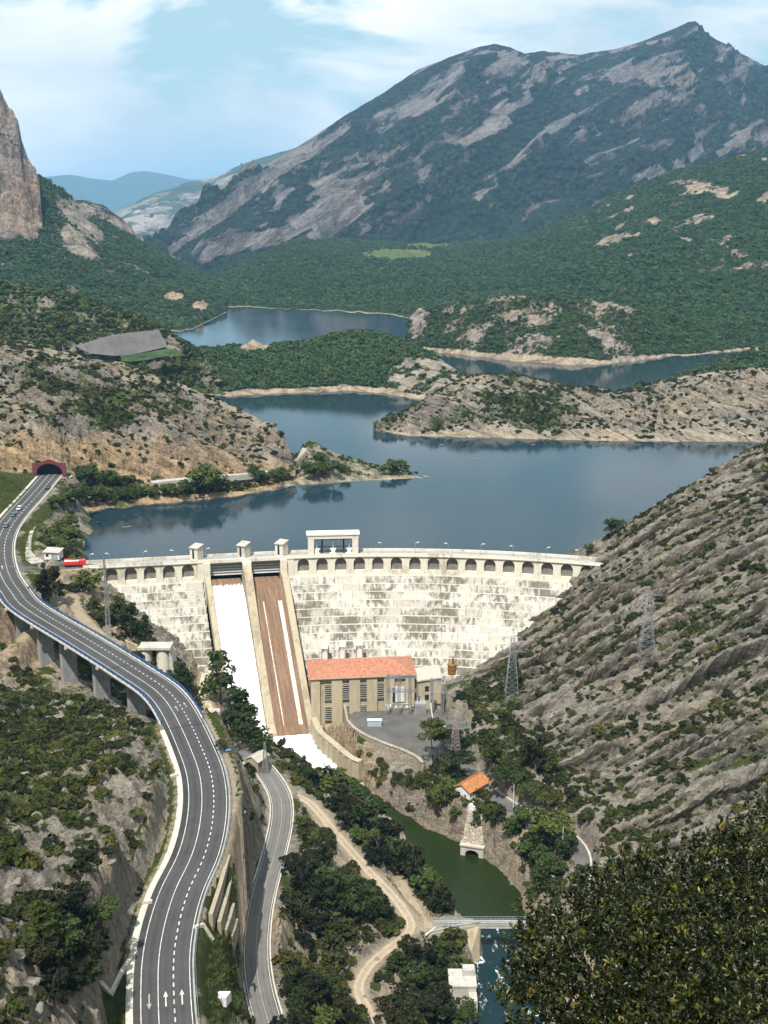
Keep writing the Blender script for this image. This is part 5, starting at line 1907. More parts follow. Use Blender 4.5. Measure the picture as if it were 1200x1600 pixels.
for y in (-3.0, 0.2, 3.2):
    b = MB()
    b.box((-3.03, y, 3.6), (.1, .75, 1.1)).build('window', M_glass, wh, True)
b = MB()
b.box((-1.2, -5.03, 3.4), (.9, .1, 1.5)).build('window', M_glass, wh, True)
b = MB()
b.box((1.3, -5.03, 3.8), (.6, .1, .8)).build('window', M_glass, wh, True)
b = MB()
b.box((4.4, -4.2, -1), (2.8, 3.4, 3.5)).build('porch', M_white, wh, True)

# outlet arch under the cottage ---------------------------------------------------
ox, oy, _ = at(737, 1336, -49)
oa = thing('outlet_arch', 'pale stone outlet arch at the foot of the cliff by the green pool', 'outlet', (ox, oy - 0.5, -50), None, R(-16))
n = 12
arc = [(-2.1 * math.cos(math.pi * i / n), 1.4 + 1.5 * math.sin(math.pi * i / n)) for i in range(n + 1)]
f = MB()
for a1, a2 in zip(arc, arc[1:]):
    f.face((a1[0], 0, a1[1]), (a2[0], 0, a2[1]), (a2[0], 0, 4.0), (a1[0], 0, 4.0))
    f.face((a1[0], 0, a1[1]), (a1[0], 2.5, a1[1]), (a2[0], 2.5, a2[1]), (a2[0], 0, a2[1]))
for sx in (-1, 1):
    f.box((sx * 2.85, 1.2, -2), (1.5, 2.4, 6.0))
f.build('arch', M_conc, oa, True)
b = MB()
b.box((0, 1.1, 4.0), (7.6, 2.9, .5)).build('lintel', M_conc, oa, True)
b = MB()
b.face(*[(x, 2.4, z) for x, z in [(-2.1, -2), (2.1, -2)] + [(-q[0], q[1]) for q in arc]]).build('culvert', M_dark, oa, True)
b = MB()
b.hexa([(-3.4, 1.0, 4.5), (3.4, 1.0, 4.5), (3.4, 5, 4.5), (-3.4, 5, 4.5)], [(-2.6, 4.6, 13), (3.4, 4.6, 13), (3.4, 7, 13), (-2.6, 7, 13)]).build('masonry', M_stone, oa, True)

# footbridge and its abutment --------------------------------------------------------
bl_, br_ = at(676, 1441, -41.6), at(826, 1441, -41.6)
fb = thing('footbridge', 'narrow grey footbridge with railings across the river', 'bridge', ((bl_[0] + br_[0]) / 2, bl_[1], -41.6))
L_ = br_[0] - bl_[0]
xm = (bl_[0] + br_[0]) / 2
b = MB()
b.box((xm, bl_[1], -42.1), (L_, 2.4, 0.45)).build('deck', M_grey, fb)
for dy in (-1.0, 1.0):
    b = MB()
    b.box((xm, bl_[1] + dy, -42.75), (L_ * .8, .35, .65)).build('girder', M_conc, fb)
    b = MB()
    for h in (0.5, 1.0):
        b.beam((bl_[0], bl_[1] + dy * 1.12, -41.65 + h), (br_[0], bl_[1] + dy * 1.12, -41.65 + h), .08)
    rl = b.build('railing', M_steel, fb)
    b = MB()
    k = 0.0
    while k < L_:
        b.beam((bl_[0] + k, bl_[1] + dy * 1.12, -41.7), (bl_[0] + k, bl_[1] + dy * 1.12, -40.6), .07)
        k += 1.2
    tag(b.build('railing_posts', M_steel, rl), kind='stuff')
ab = thing('bridge_abutment', 'tall curved tan abutment wall under the near end of the footbridge', 'abutment', at(715, 1490, -50))
cv = resample([at(664, 1462, -41.9), at(690, 1455, -41.9), at(715, 1449, -41.9), at(738, 1446, -41.9), at(750, 1444, -41.9)], 1.5)
wall_line(cv, -41.7, [5 + 6 * k / len(cv) for k in range(len(cv))], 1.0, 'wall', M_wall, ab)
wall_line(cv, -41.1, 0.6, 0.5, 'parapet', M_grey, ab)
b = MB()
p = at(737, 1447, -42)
b.hexa([(p[0] - 3, p[1] - 6.0, -55), (p[0] + 2.4, p[1] - 2, -55), (p[0] + 2.8, p[1] + 1.5, -55), (p[0] - 3, p[1] + 1, -55)],
       [(p[0] - 2, p[1] - .4, -42.1), (p[0] + 2.0, p[1] - .2, -42.1), (p[0] + 2.2, p[1] + 1.2, -42.1), (p[0] - 2, p[1] + 1, -42.1)]).build('buttress', M_wall, ab)
b = MB()
a1, a2 = at(665, 1464, -41.5), at(680, 1452, -41.5)
b.beam((a1[0], a1[1], -41.0), (a2[0], a2[1], -41.0), .3).build('handrail', M_white, ab)

# gauging house by the river
gx, gy2, _ = at(722, 1540, -47)
gh = thing('gauging_house', 'flat-roofed white concrete gauging house with a ladder shaft by the rapids', 'gauging house', (gx, gy2, -52))
b = MB()
b.box((gx, gy2, -54), (6.6, 6.6, 9)).build('wall', M_conc, gh)
b = MB()
b.box((gx, gy2, -45), (7.0, 7.0, .4)).build('roof_slab', M_conc, gh)
b = MB()
b.box((gx + 1.7, gy2 + 1.8, -44.6), (3.0, 2.6, 1.6)).build('roof_hatch', M_conc, gh)
b = MB()
b.box((gx + 2.4, gy2 - 5.0, -54), (2.0, 3.6, 7.6)).build('shaft', M_conc, gh)
for k in range(10):
    b = MB()
    b.box((gx + 2.4, gy2 - 6.86, -53 + k * .62), (.9, .08, .1)).build('ladder_rung', M_dark, gh)
b = MB()
b.box((gx - 1.2, gy2 - 3.33, -50), (1.1, .1, 2.1)).build('door', M_dark, gh)

# hut, ruin, twin intake, billboard ------------------------------------------------------
hx, hy, _ = at(402, 1206, -28.2)
ht = thing('stone_hut', 'small tan hut with grey pitched roof at the end of the old road', 'hut', (hx, hy + 2.2, -28.6), None, R(-34))
b = MB()
b.box((0, 0, -1), (4.6, 5.6, 5.4))
b.v += [(-2.3, -2.8, 4.4), (2.3, -2.8, 4.4), (0, -2.8, 5.6), (-2.3, 2.8, 4.4), (2.3, 2.8, 4.4), (0, 2.8, 5.6)]
n = len(b.v) - 6
b.f += [(n, n + 1, n + 2), (n + 5, n + 4, n + 3)]
b.build('wall', M_wall, ht, True)
r = MB()
for sx in (-1, 1):
    r.hexa([(sx * 2.7, -3.1, 4.15), (0, -3.1, 5.6), (0, 3.1, 5.6), (sx * 2.7, 3.1, 4.15)], [(sx * 2.7, -3.1, 4.4), (0, -3.1, 5.85), (0, 3.1, 5.85), (sx * 2.7, 3.1, 4.4)])
r.build('roof', M_slate, ht, True)
b = MB()
b.box((-.4, -2.83, 0), (1.0, .1, 2.1)).build('door', M_dark, ht, True)
b = MB()
b.box((-2.33, .4, 1.8), (.1, .9, 1.1)).build('window', M_dark, ht, True)
wl_ = wall_line([at(362, 1180, -27.5), at(378, 1192, -27.5), at(392, 1204, -27.5)], -27.3, 2.2, .5, 'parapet_wall', M_conc)
tag(wl_, 'low pale parapet wall left of the tan hut', 'wall')
rx, ry, _ = at(447, 1212, -40)
ru = thing('ruined_wall', 'broken grey stone wall at the left edge of the stilling basin', 'ruin', (rx, ry, -46))
b = MB()
b.hexa([(rx - 3, ry - 1, -47), (rx + 2.4, ry - 1.5, -47), (rx + 2.6, ry + 1.6, -47), (rx - 3, ry + 1.6, -47)], [(rx - 3, ry - .8, -39.0), (rx + 1.8, ry - 1.2, -41.2), (rx + 2.2, ry + 1.4, -40.8), (rx - 2.8, ry + 1.4, -38.6)]).build('masonry', M_stone, ru)
b = MB()
b.hexa([(rx - 5.2, ry - .8, -44), (rx - 3.1, ry - .8, -44), (rx - 3.1, ry + .8, -44), (rx - 5.2, ry + .8, -44)], [(rx - 4.9, ry - .7, -36.2), (rx - 3.5, ry - .7, -36.0), (rx - 3.5, ry + .7, -36.0), (rx - 4.9, ry + .7, -36.2)]).build('chimney_stub', M_wall, ru)
gx2, gy3, _ = at(507, 1266, -37)
gp = thing('stone_gateway', 'ruined grey stone gateway between riverside trees', 'ruin', (gx2, gy3, -37))
b = MB()
b.box((gx2 + 1.5, gy3, -38), (1.1, 1.1, 5.8)).build('post', M_stone, gp)
b = MB()
b.box((gx2 - 2.2, gy3 + .6, -38), (1.0, 1.0, 5.4)).build('post', M_stone, gp)
b = MB()
b.hexa([(gx2 - 2.9, gy3 - .4, -32.6), (gx2 + 2.2, gy3 - .7, -32.2), (gx2 + 2.2, gy3 + .6, -32.2), (gx2 - 2.9, gy3 + 1.1, -32.6)], [(gx2 - 2.9, gy3 - .4, -31.9), (gx2 + 2.2, gy3 - .7, -31.4), (gx2 + 2.2, gy3 + .6, -31.4), (gx2 - 2.9, gy3 + 1.1, -31.9)]).build('lintel', M_stone, gp)

ix, iy, _ = at(243, 1070, -26)
it = thing('intake_towers', 'pair of round cream intake towers under a flat slab beside the bridge', 'intake', (ix, iy, -30))
for k, u in enumerate((231, 259)):
    x, y, z = at(u, 1058, -24)
    b = MB()
    b.tube((x, iy, -34), (x, iy, -11.2), 2.55, 2.55, 20).build('tower', M_arc, it, smooth=False)
x0, x1 = at(216, 1058, -24)[0], at(272, 1058, -24)[0]
b = MB()
b.box(((x0 + x1) / 2 + 1, iy, -11.2), (x1 - x0 - 1.5, 6.2, 0.9)).build('cap_slab', M_conc, it)
b = MB()
b.box(((x0 + x1) / 2, iy + 2.2, -30), (1.6, .5, 19)).build('slot', M_dark, it)
b = MB()
b.hexa([(x1 - .6, iy - 2.2, -36), (x1 + 3.6, iy - 4, -36), (x1 + 3.6, iy + 6, -36), (x1 - .6, iy + 4, -36)], [(x1 - .6, iy - 2.2, -12), (x1 + .6, iy - 2.4, -15), (x1 + .6, iy + 4, -15), (x1 - .6, iy + 4, -12)]).build('side_wall', M_conc, it)
wl_ = wall_line([(x0 + 1, iy + .5), at(200, 1002, -9)[:2], at(175, 990, -8)[:2]], [-10.6, -9.0, -8.2], 16, 1.0, 'retaining_wall', M_wall)
tag(wl_, 'tan concrete wing wall running left from the intake towers', 'retaining wall')

# pale purple notice board on two posts
nx_, ny_, _ = at(338, 1125, -31)
nb = thing('notice_board', 'white and purple notice board by the sandy path', 'notice board', (nx_, ny_, -31.2), None, R(10))
for sx in (-1, 1):
    b = MB()
    b.box((sx * .9, 0, -.4), (.15, .15, 2.2)).build('post', M_steel, nb, True)
b = MB()
b.box((0, -.12, 1.5), (2.7, .1, 3.2)).build('panel', M_white, nb, True)
b = MB()
b.box((0, -.2, 1.55), (2.5, .06, 1.8)).build('print', worn('purple_print', (0.42, 0.22, 0.55), 0.2, 3, 0.6, 0), nb, True)
# blue road sign by the guard rail
sx_, sy_, _ = at(357, 1180, 2.5)
rs = thing('road_sign', 'blue road sign beside the guard rail at the bridge end', 'road sign', (sx_, sy_, 2.0), None, R(20))
b = MB()
b.tube((0, 0, -3), (0, 0, 2.6), .07).build('post', M_steel, rs, True)
b = MB()
b.box((0, -.1, 1.6), (2.4, .06, 1.0)).build('panel', M_blue, rs, True)
b = MB()
b.box((0, -.14, 1.98), (1.6, .03, .14)).box((0, -.14, 2.22), (1.1, .03, .12)).build('print', M_white, rs, True)
# white concrete box on the verge
wx_, wy_, _ = at(347, 1562, -14)
wz = float(ground(wx_, wy_))
for _ in range(12):
    wx_, wy_, _ = at(347, 1562, wz)
    wz = 0.5 * wz + 0.5 * float(ground(wx_, wy_))
cbx = thing('drain_box', 'white concrete drain box on the grass bank between the two roads', 'drain box', (wx_, wy_, wz - .6), None, R(-20))
b = MB()
b.hexa([(-1.6, -1.1, 0), (1.5, -1.1, 0), (1.5, 1.1, 0), (-1.6, 1.1, 0)], [(-1.2, -.9, 1.5), (1.5, -1.0, 2.2), (1.5, 1.0, 2.2), (-1.2, .9, 1.6)]).build('box', M_white, cbx, True)
b = MB()
b.box((-1.5, 0, .7), (.3, 1.0, .8)).build('opening', M_dark, cbx, True)
# orange tank at the dam foot
tx, ty, tz = at(706, 1053, -33)
ot = thing('orange_tank', 'orange-banded steel tank at the right foot of the dam', 'tank', (tx, ty, tz), None)
b = MB()
b.tube((tx, ty, tz - 2), (tx, ty, tz + 4.2), 1.7, 1.7, 14).build('tank', worn('ochre_steel', (0.30, 0.15, 0.045), 0.3, 1, 0.7, 0), ot)
for k in range(3):
    b = MB()
    b.tube((tx, ty, tz + .4 + k * 1.4), (tx, ty, tz + .65 + k * 1.4), 1.78, 1.78, 14).build('band', worn('dark_band', (0.14, 0.07, 0.03), 0.2, 1, 0.8, 0), ot)
b = MB()
b.tube((tx + .4, ty, tz + 4.2), (tx + .4, ty, tz + 7), .25).build('vent', M_dark, ot)
# white pipe down the slope right of the yard
pp = resample([at(672, 1080, -31), at(674, 1110, -32.5), at(678, 1128, -33.5), at(690, 1136, -34), at(706, 1140, -34)], 1.5)
m_ = MB()
for p, q in zip(pp, pp[1:]):
    m_.tube((p[0], p[1], p[2] + .5), (q[0], q[1], q[2] + .5), .26, .26, 6)
tag(m_.build('water_pipe', M_conc), 'white pipe curving down the slope beside the annex', 'pipe')

# pylons -------------------------------------------------------------------------------
def pylon(u, v, h, w, label, arms=True, red=False, cat='pylon', name='lattice_pylon'):
    z = 0.0
    x = y = 0.0
    # sight line meets the land
    lo = 120.0
    for D in np.arange(150, 470, 0.5):
        x_, y_, z_ = atd(u, v, D)
        if float(ground(x_, y_)) > z_:
            x, y, z = x_, y_, z_
            break
    t = thing(name, label, cat, (x, y, z))
    lattice(MB(), (x, y, z - .5), h, w, w * .22, 12, 0.085).build('lattice_mast', M_steel if not red else worn('red_white_steel', (0.42, 0.33, 0.32), 0.5, 0.4, 0.6, 0), t)
    if arms:
        for k, zz in enumerate((0.72, 0.84, 0.96)):
            a_ = MB()
            L_ = w * (1.1 - .2 * k)
            for sx in (-1, 1):
                a_.beam((x, y, z + h * zz + .6), (x + sx * L_, y, z + h * zz), .1)
                a_.beam((x, y, z + h * zz - .3), (x + sx * L_, y, z + h * zz), .1)
            a_.build('cross_arm', M_steel, t)
            for sx in (-1, 1):
                i_ = MB()
                i_.tube((x + sx * L_, y, z + h * zz), (x + sx * L_, y, z + h * zz - 1.1), .1, .1, 5).build('insulator', M_glass, t)
    return t


M_steel_l = M_steel
pylon(1009, 1030, 23, 5.2, 'grey lattice pylon high on the right slope')
pylon(799, 1084, 22, 4.6, 'grey lattice pylon low on the right slope near the dam')
pylon(711, 1190, 17, 4.0, 'red and white lattice pylon behind the cottage', True, True)
pylon(415, 1208, 11, 2.2, 'short dark lattice mast beside the tan hut', False)
pylon(170, 994, 30, 1.6, 'tall thin lattice mast left of the dam', False, cat='mast', name='lattice_mast_tower')
for (u, v, h, lab) in ((878, 1340, 9.5, 'white pole beside the lane near the cliff'), (802, 1262, 8, 'white pole beside the lane behind the cottage'), (687, 1190, 9, 'thin grey pole under the umbrella pine')):
    z = -35.0
    x, y, _ = at(u, v, z)
    for _ in range(10):
        x, y, _ = at(u, v, z)
        z = 0.5 * z + 0.5 * float(ground(x, y))
    b = MB()
    b.tube((x, y, z - .5), (x, y, z + h), .13, .09, 6)
    tag(b.build('utility_pole', M_white), lab, 'pole')
# ------------------------------------------------------------------ foliage
def leaf_material(name, dark, light, hue_var=0.4, trans=0.25):
    t = NT(name)
    r = t.objrand()
    w = t.coords('Object')
    n = t.noise(w, 1.1, 3, 0.6)
    g = t.math('ADD', t.math('MULTIPLY', r, 0.55), t.math('MULTIPLY', n, 0.6))
    col = t.ramp(g, [(0.2, dark), (0.85, light)])
    col = t.mix(t.math('MULTIPLY', t.math('GREATER_THAN', t.math('FRACT', t.math('MULTIPLY', r, 7.3)), 0.78), 0.5), col, (light[0] * 1.5, light[1] * 1.15, light[2]))
    t.base(col).rough(0.7)
    t.b.inputs['Specular IOR Level'].default_value = 0.2
    tr = t.new('ShaderNodeBsdfTranslucent')
    t.l.new(col, tr.inputs['Color'])
    mx = t.new('ShaderNodeMixShader')
    mx.inputs['Fac'].default_value = trans
    t.l.new(t.b.outputs[0], mx.inputs[1])
    t.l.new(tr.outputs[0], mx.inputs[2])
    t.l.new(mx.outputs[0], t.n['Material Output'].inputs['Surface'])
    return t.m


M_shrub = leaf_material('shrub_leaves', (0.018, 0.026, 0.006), (0.070, 0.080, 0.018))
M_shrub_d = leaf_material('dark_shrub_leaves', (0.009, 0.014, 0.004), (0.036, 0.046, 0.011))
M_pine = leaf_material('pine_needles', (0.014, 0.026, 0.006), (0.050, 0.068, 0.016))
M_oak = leaf_material('broad_leaves', (0.016, 0.034, 0.007), (0.066, 0.098, 0.020))
M_dkpine = leaf_material('dark_needles', (0.004, 0.008, 0.0025), (0.021, 0.028, 0.007))
M_farleaf = leaf_material('far_leaves', (0.020, 0.048, 0.018), (0.054, 0.098, 0.036), trans=0.15)
M_bark = worn('bark', (0.13, 0.10, 0.075), 0.3, 1.5, 0.95, 0.3)


def quads_at(P, N, size, r_):
    """leafy quads: centres P, outward normals N"""
    n = len(P)
    A = np.cross(N, r_.normal(size=(n, 3)))
    A /= np.linalg.norm(A, axis=1)[:, None] + 1e-9
    B = np.cross(N, A)
    s = size * r_.uniform(0.6, 1.3, (n, 1))
    l = r_.uniform(0.55, 1.0, (n, 1))
    V = np.stack([P - A * s * .5 - B * s * l * .5, P + A * s * .5 - B * s * l * .5, P + A * s * .5 + B * s * l * .5, P - A * s * .5 + B * s * l * .5], 1)
    return V.reshape(-1, 3)


def leaf_cloud(clumps, n, size, seed, jitter=0.75):
    """clumps: (x, y, z, rx, ry, rz)"""
    r_ = np.random.default_rng(seed)
    out = []
    for c in clumps:
        d = r_.normal(size=(n, 3))
        d /= np.linalg.norm(d, axis=1)[:, None]
        d[:, 2] = np.where(d[:, 2] < -0.35, -d[:, 2], d[:, 2])
        rad = r_.uniform(0.55, 1.06, (n, 1))
        P = np.array(c[:3]) + d * rad * np.array(c[3:6])
        N = d + r_.normal(size=(n, 3)) * jitter
        N /= np.linalg.norm(N, axis=1)[:, None]
        out.append(quads_at(P, N, size, r_))
    return np.concatenate(out)


def leaf_mesh(name, V, mat):
    me = np_mesh(name, V, np.arange(len(V)).reshape(-1, 4), smooth=False)
    me.materials.append(mat)
    return me


def shrub_mesh(name, seed, mat, n=26, k=7, size=0.34, flatten=0.72):
    r_ = np.random.default_rng(seed)
    cl = []
    for i in range(k):
        a, q = r_.uniform(0, 6.28), r_.uniform(0.1, 0.62)
        rr = r_.uniform(0.32, 0.58)
        cl.append((math.cos(a) * q, math.sin(a) * q, 0.25 + r_.uniform(0, 0.35) * flatten, rr, rr, rr * flatten))
    return leaf_mesh(name, leaf_cloud(cl, n, size, seed), mat)


SHRUB = [shrub_mesh('shrub', s, M_shrub) for s in (1, 2, 3)] + [shrub_mesh('shrub', s, M_shrub_d) for s in (4, 5, 6)]
FARSH = [shrub_mesh('shrub', s, M_shrub_d, 14, 5, 0.5) for s in (11, 12)] + [shrub_mesh('shrub', 13, M_shrub, 14, 5, 0.5)]
M_farleaf2 = leaf_material('pale_far_leaves', (0.034, 0.062, 0.020), (0.085, 0.125, 0.040), trans=0.15)
FARTREE = [shrub_mesh('tree', 24, M_farleaf2, 13, 6, 0.5, 1.0)] + [shrub_mesh('tree', s, M_farleaf, 13, 6, 0.5, 1.25) for s in (21, 22, 23)]


def trunk_mesh(name, h, r, seed, lean=0.04, limbs=5, spread=0.3, top=0.9, start=0.4):
    r_ = random.Random(seed)
    mb = MB()
    P = [(0, 0, -0.06 * h)]
    for k in range(1, 6):
        P.append((r_.uniform(-lean, lean) * h * k / 5, r_.uniform(-lean, lean) * h * k / 5, h * top * k / 5))
    for k in range(5):
        mb.tube(P[k], P[k + 1], r * (1 - k * .17), r * (1 - (k + 1) * .17), 7)
    for i in range(limbs):
        z = h * r_.uniform(start, 0.8)
        a = r_.uniform(0, 6.28)
        L = h * spread * r_.uniform(.6, 1)
        mb.tube((0, 0, z), (math.cos(a) * L, math.sin(a) * L, z + L * r_.uniform(.25, .7)), r * .35, r * .12, 5)
    me = mb.mesh(name)
    me.materials.append(M_bark)
    return me


def tree_kind(kind, seed):
    """unit-height tree: trunk and crown meshes"""
    r_ = np.random.default_rng(seed)
    cl = []
    if kind == 'pine':             # irregular cone
        for i in range(26):
            z = r_.uniform(0.20, 0.95)
            R_ = 0.30 * (1 - z) ** 0.75 + 0.05
            a, q = r_.uniform(0, 6.28), R_ * r_.uniform(.35, 1.0)
            s = 0.085 + 0.07 * (1 - z)
            cl.append((math.cos(a) * q, math.sin(a) * q, z, s * 1.15, s * 1.15, s * .8))
        V, t = leaf_cloud(cl, 42, 0.050, seed), trunk_mesh('trunk', 1, .022, seed)
        m = M_pine
    elif kind == 'oak':            # round broad crown
        for i in range(24):
            d = r_.normal(size=3)
            d /= np.linalg.norm(d)
            q = r_.uniform(.12, .40)
            cl.append((d[0] * q * 1.1, d[1] * q * 1.1, 0.55 + d[2] * q * .9, *(3 * [r_.uniform(.06, .17)])))
        V, t = leaf_cloud(cl, 46, 0.055, seed), trunk_mesh('trunk', 1, .028, seed)
        m = M_oak
    elif kind == 'umbrella':       # bare stem, flat-topped crown
        for i in range(22):
            a, q = r_.uniform(0, 6.28), 0.30 * math.sqrt(r_.uniform(0, 1))
            cl.append((math.cos(a) * q, math.sin(a) * q, 0.74 + 0.16 * (1 - q / .32) + r_.uniform(-.08, .05), *(2 * [r_.uniform(.09, .14)]), .075))
        V, t = leaf_cloud(cl, 42, 0.048, seed), trunk_mesh('trunk', 1, .020, seed, .05, 6, .28, .85, .55)
        m = M_pine
    else:                          # dark riverside tree, uneven lobes
        for i in range(30):
            d = r_.normal(size=3)
            d /= np.linalg.norm(d)
            q = r_.uniform(.10, .40)
            cl.append((d[0] * q * .85, d[1] * q * .85, 0.48 + d[2] * q * 1.2, *(3 * [r_.uniform(.05, .15)])))
        V, t = leaf_cloud(cl, 44, 0.058, seed), trunk_mesh('trunk', 1, .022, seed)
        m = M_dkpine
    return t, leaf_mesh('crown', V, m)


TREES = {k: [tree_kind(k, 50 + 7 * i + s) for s in range(3)] for i, k in enumerate(('pine', 'oak', 'umbrella', 'dark'))}


def hit(u, v, D0=140, D1=640):
    """where a sight line meets the near land"""
    D = np.arange(D0, D1, 0.6)
    dx, dy, dz = ray(u, v)
    x, y, z = dx * D / dy, D, CAM_Z + dz * D / dy
    g = ground(x, y)
    k = np.nonzero(g > z)[0]
    if len(k) == 0:
        return None
    i = k[0]
    return float(x[i]), float(y[i]), float(g[i])


TREE_N = 0
ORD = ['first', 'second', 'third', 'fourth', 'fifth', 'sixth', 'seventh', 'eighth', 'ninth', 'tenth', 'eleventh', 'twelfth', 'thirteenth', 'fourteenth', 'fifteenth', 'sixteenth', 'seventeenth', 'eighteenth', 'nineteenth', 'twentieth'] + ['twenty-' + q for q in ('first', 'second', 'third', 'fourth', 'fifth', 'sixth', 'seventh', 'eighth', 'ninth')]


def nth(L, q, same=lambda a: True):
    """its place counted from the left among its likes"""
    return ORD[sorted(a for a in L if same(a)).index(q)]




def tree(kind, u, v, hpx, label, group=None, base=None, wide=1.0):
    """hpx: height in pixels of the frame"""
    global TREE_N
    p = base or hit(u, v)
    if p is None:
        return
    zc = project(*p)[2]
    h = hpx * zc / FOC / 0.93
    t = thing('pine_tree' if kind in ('pine', 'umbrella', 'dark') else 'oak_tree', label, 'tree', (p[0], p[1], p[2] - .15), group, random.uniform(0, 6.28))
    tm, cm = TREES[kind][TREE_N % 3]
    TREE_N += 1
    s = random.uniform(0.85, 1.15)
    h *= random.uniform(0.86, 1.18)
    wide *= random.uniform(0.85, 1.15)
    t.scale = (h * wide * s, h * wide / s, h)
    put('trunk', tm, None, t, True)
    put('crown', cm, None, t, True)
    return t


# single trees one can tell apart ------------------------------------------------
tree('pine', 345, 1100, 74, 'tall pine at the left foot of the spillway', None, None, 1.25)
tree('pine', 372, 1160, 72, 'bushy pine below the notice board', None, None, 1.25)
tree('pine', 392, 1172, 60, 'lower pine nearest the foot of the falling water', None, None, 1.2)
tree('oak', 412, 1178, 34, 'small broadleaf tree just above the tan hut roof')
tree('dark', 78, 952, 66, 'dark rounded tree between the bridge and the dam end', None, None, 1.0)
tree('oak', 345, 1175, 26, 'bright low tree by the blue road sign', None, None, 1.3)
tree('umbrella', 676, 1190, 66, 'umbrella pine at the edge of the yard', None, None, 1.15)
tree('umbrella', 690, 1192, 52, 'smaller umbrella pine behind the thin grey pole')
tree('oak', 705, 1166, 36, 'round tree beside the white pipe', None, None, 1.2)
tree('oak', 722, 1172, 34, 'round tree at the corner of the yard lane', None, None, 1.2)
tree('umbrella', 716, 1218, 46, 'broad pine standing behind the white cottage', None, None, 1.5)
tree('dark', 836, 1205, 76, 'large dense pine at the foot of the right slope', None, None, 1.0)
tree('pine', 770, 1196, 48, 'slim pine by the red and white pylon')
tree('pine', 862, 1212, 40, 'pine right of the large dense pine', None, None, 1.2)
tree('umbrella', 790, 1248, 44, 'pine right of the cottage beside the lane', None, None, 1.4)
tree('umbrella', 828, 1268, 50, 'broad pine above the bend of the lane', None, None, 1.4)
tree('umbrella', 850, 1282, 44, 'pine above the lane, right of the broad one', None, None, 1.3)
tree('oak', 862, 1320, 58, 'leafy tree left of the white pole by the lane', None, None, 1.2)
tree('oak', 884, 1345, 56, 'leafy tree right of the white pole by the lane', None, None, 1.1)
tree('pine', 800, 1080 - 0, 40, 'dark shrub-like pine at the foot of the low pylon', None, None, 1.2)
tree('oak', 955, 842, 38, 'bright green tree on the skyline right of the dam')
tree('oak', 921, 868, 20, 'small dark tree at the right end of the dam crest')
tree('pine', 735, 1030, 20, 'small pine against the right foot of the dam face')
tree('oak', 468, 1296, 30, 'small tree on the bend of the old road', None, None, 1.2)
tree('pine', 205, 1000, 56, 'tall pine below the left wing of the dam', None, None, 1.1)
tree('pine', 228, 1004, 44, 'pine right of the tall one below the left wing')
tree('pine', 185, 978, 40, 'pine beside the thin lattice mast', None, None, 1.2)
tree('oak', 140, 930, 36, 'tree at the left end of the dam wall', None, None, 1.2)
tree('pine', 150, 970, 34, 'young pine between the sandy bench and the mast', None, None, 1.2)
tree('pine', 287, 1088, 48, 'pine at the right of the intake towers', None, None, 1.0)
tree('pine', 280, 1070, 38, 'pine behind the intake towers', None, None, 1.1)
tree('oak', 255, 1080, 22, 'little tree against the round intake towers')

RIV = [(478, 1222, 30), (498, 1232, 36), (515, 1243, 44), (535, 1252, 50), (548, 1268, 58), (560, 1286, 56), (572, 1302, 60), (590, 1318, 56), (602, 1336, 54), (618, 1352, 56), (634, 1368, 54), (648, 1384, 52), (662, 1400, 54), (678, 1418, 50), (690, 1430, 44), (575, 1330, 44), (590, 1350, 40), (543, 1300, 38), (560, 1318, 34), (525, 1268, 32)]
for i, (u, v, h) in enumerate(RIV):
    tree('dark' if i % 3 else 'oak', u, v, h, f'{nth(RIV, (u, v, h))} from the left of the riverside trees on the left bank', 'riverside trees on the left bank', None, 1.15)
DEN = [(470, 1400, 44), (495, 1415, 50), (520, 1425, 56), (545, 1432, 54), (505, 1385, 44), (530, 1400, 48), (560, 1445, 46), (470, 1440, 40), (490, 1460, 48), (515, 1475, 48), (540, 1478, 40), (555, 1410, 40), (575, 1425, 42), (455, 1365, 36), (480, 1375, 36), (598, 1440, 34), (500, 1350, 34), (475, 1480, 36), (520, 1500, 40)]
for i, (u, v, h) in enumerate(DEN):
    tree(['dark', 'dark', 'pine', 'dark', 'dark', 'pine', 'dark', 'oak'][(i * 5 + 3) % 8], u, v, h, f'{nth(DEN, (u, v, h))} from the left of the evergreens between the old road and the track', 'thicket between the old road and the track', None, 1.35)
LOW = [(460, 1560, 50), (485, 1570, 56), (510, 1580, 60), (470, 1600, 60), (500, 1615, 64), (530, 1600, 54), (545, 1620, 56), (440, 1625, 46), (460, 1640, 60)]
for i, (u, v, h) in enumerate(LOW):
    tree(['dark', 'dark', 'pine', 'dark', 'dark', 'pine', 'dark', 'oak'][(i * 5 + 3) % 8], u, v, h, f'{nth(LOW, (u, v, h))} from the left of the trees at the bottom edge beside the old road', 'trees at the bottom edge', None, 1.3)
GAU = [(640, 1500, 40), (665, 1515, 46), (690, 1520, 46), (620, 1520, 36), (650, 1545, 44), (680, 1560, 44), (625, 1575, 44), (655, 1590, 50), (690, 1600, 50), (610, 1600, 40), (700, 1490, 34), (640, 1615, 50), (715, 1610, 46)]
for i, (u, v, h) in enumerate(GAU):
    tree(['dark', 'dark', 'pine', 'dark', 'dark', 'pine', 'dark', 'oak'][(i * 5 + 3) % 8], u, v, h, f'{nth(GAU, (u, v, h))} from the left of the dark trees around the gauging house', 'trees around the gauging house', None, 1.3)
BLK = [(90, 1440, 54), (115, 1455, 60), (140, 1470, 60), (80, 1480, 60), (105, 1495, 64), (130, 1510, 66), (150, 1500, 50), (70, 1520, 60), (95, 1540, 64), (120, 1550, 60), (145, 1540, 50), (60, 1460, 46), (160, 1465, 44), (85, 1570, 50), (118, 1420, 40)]
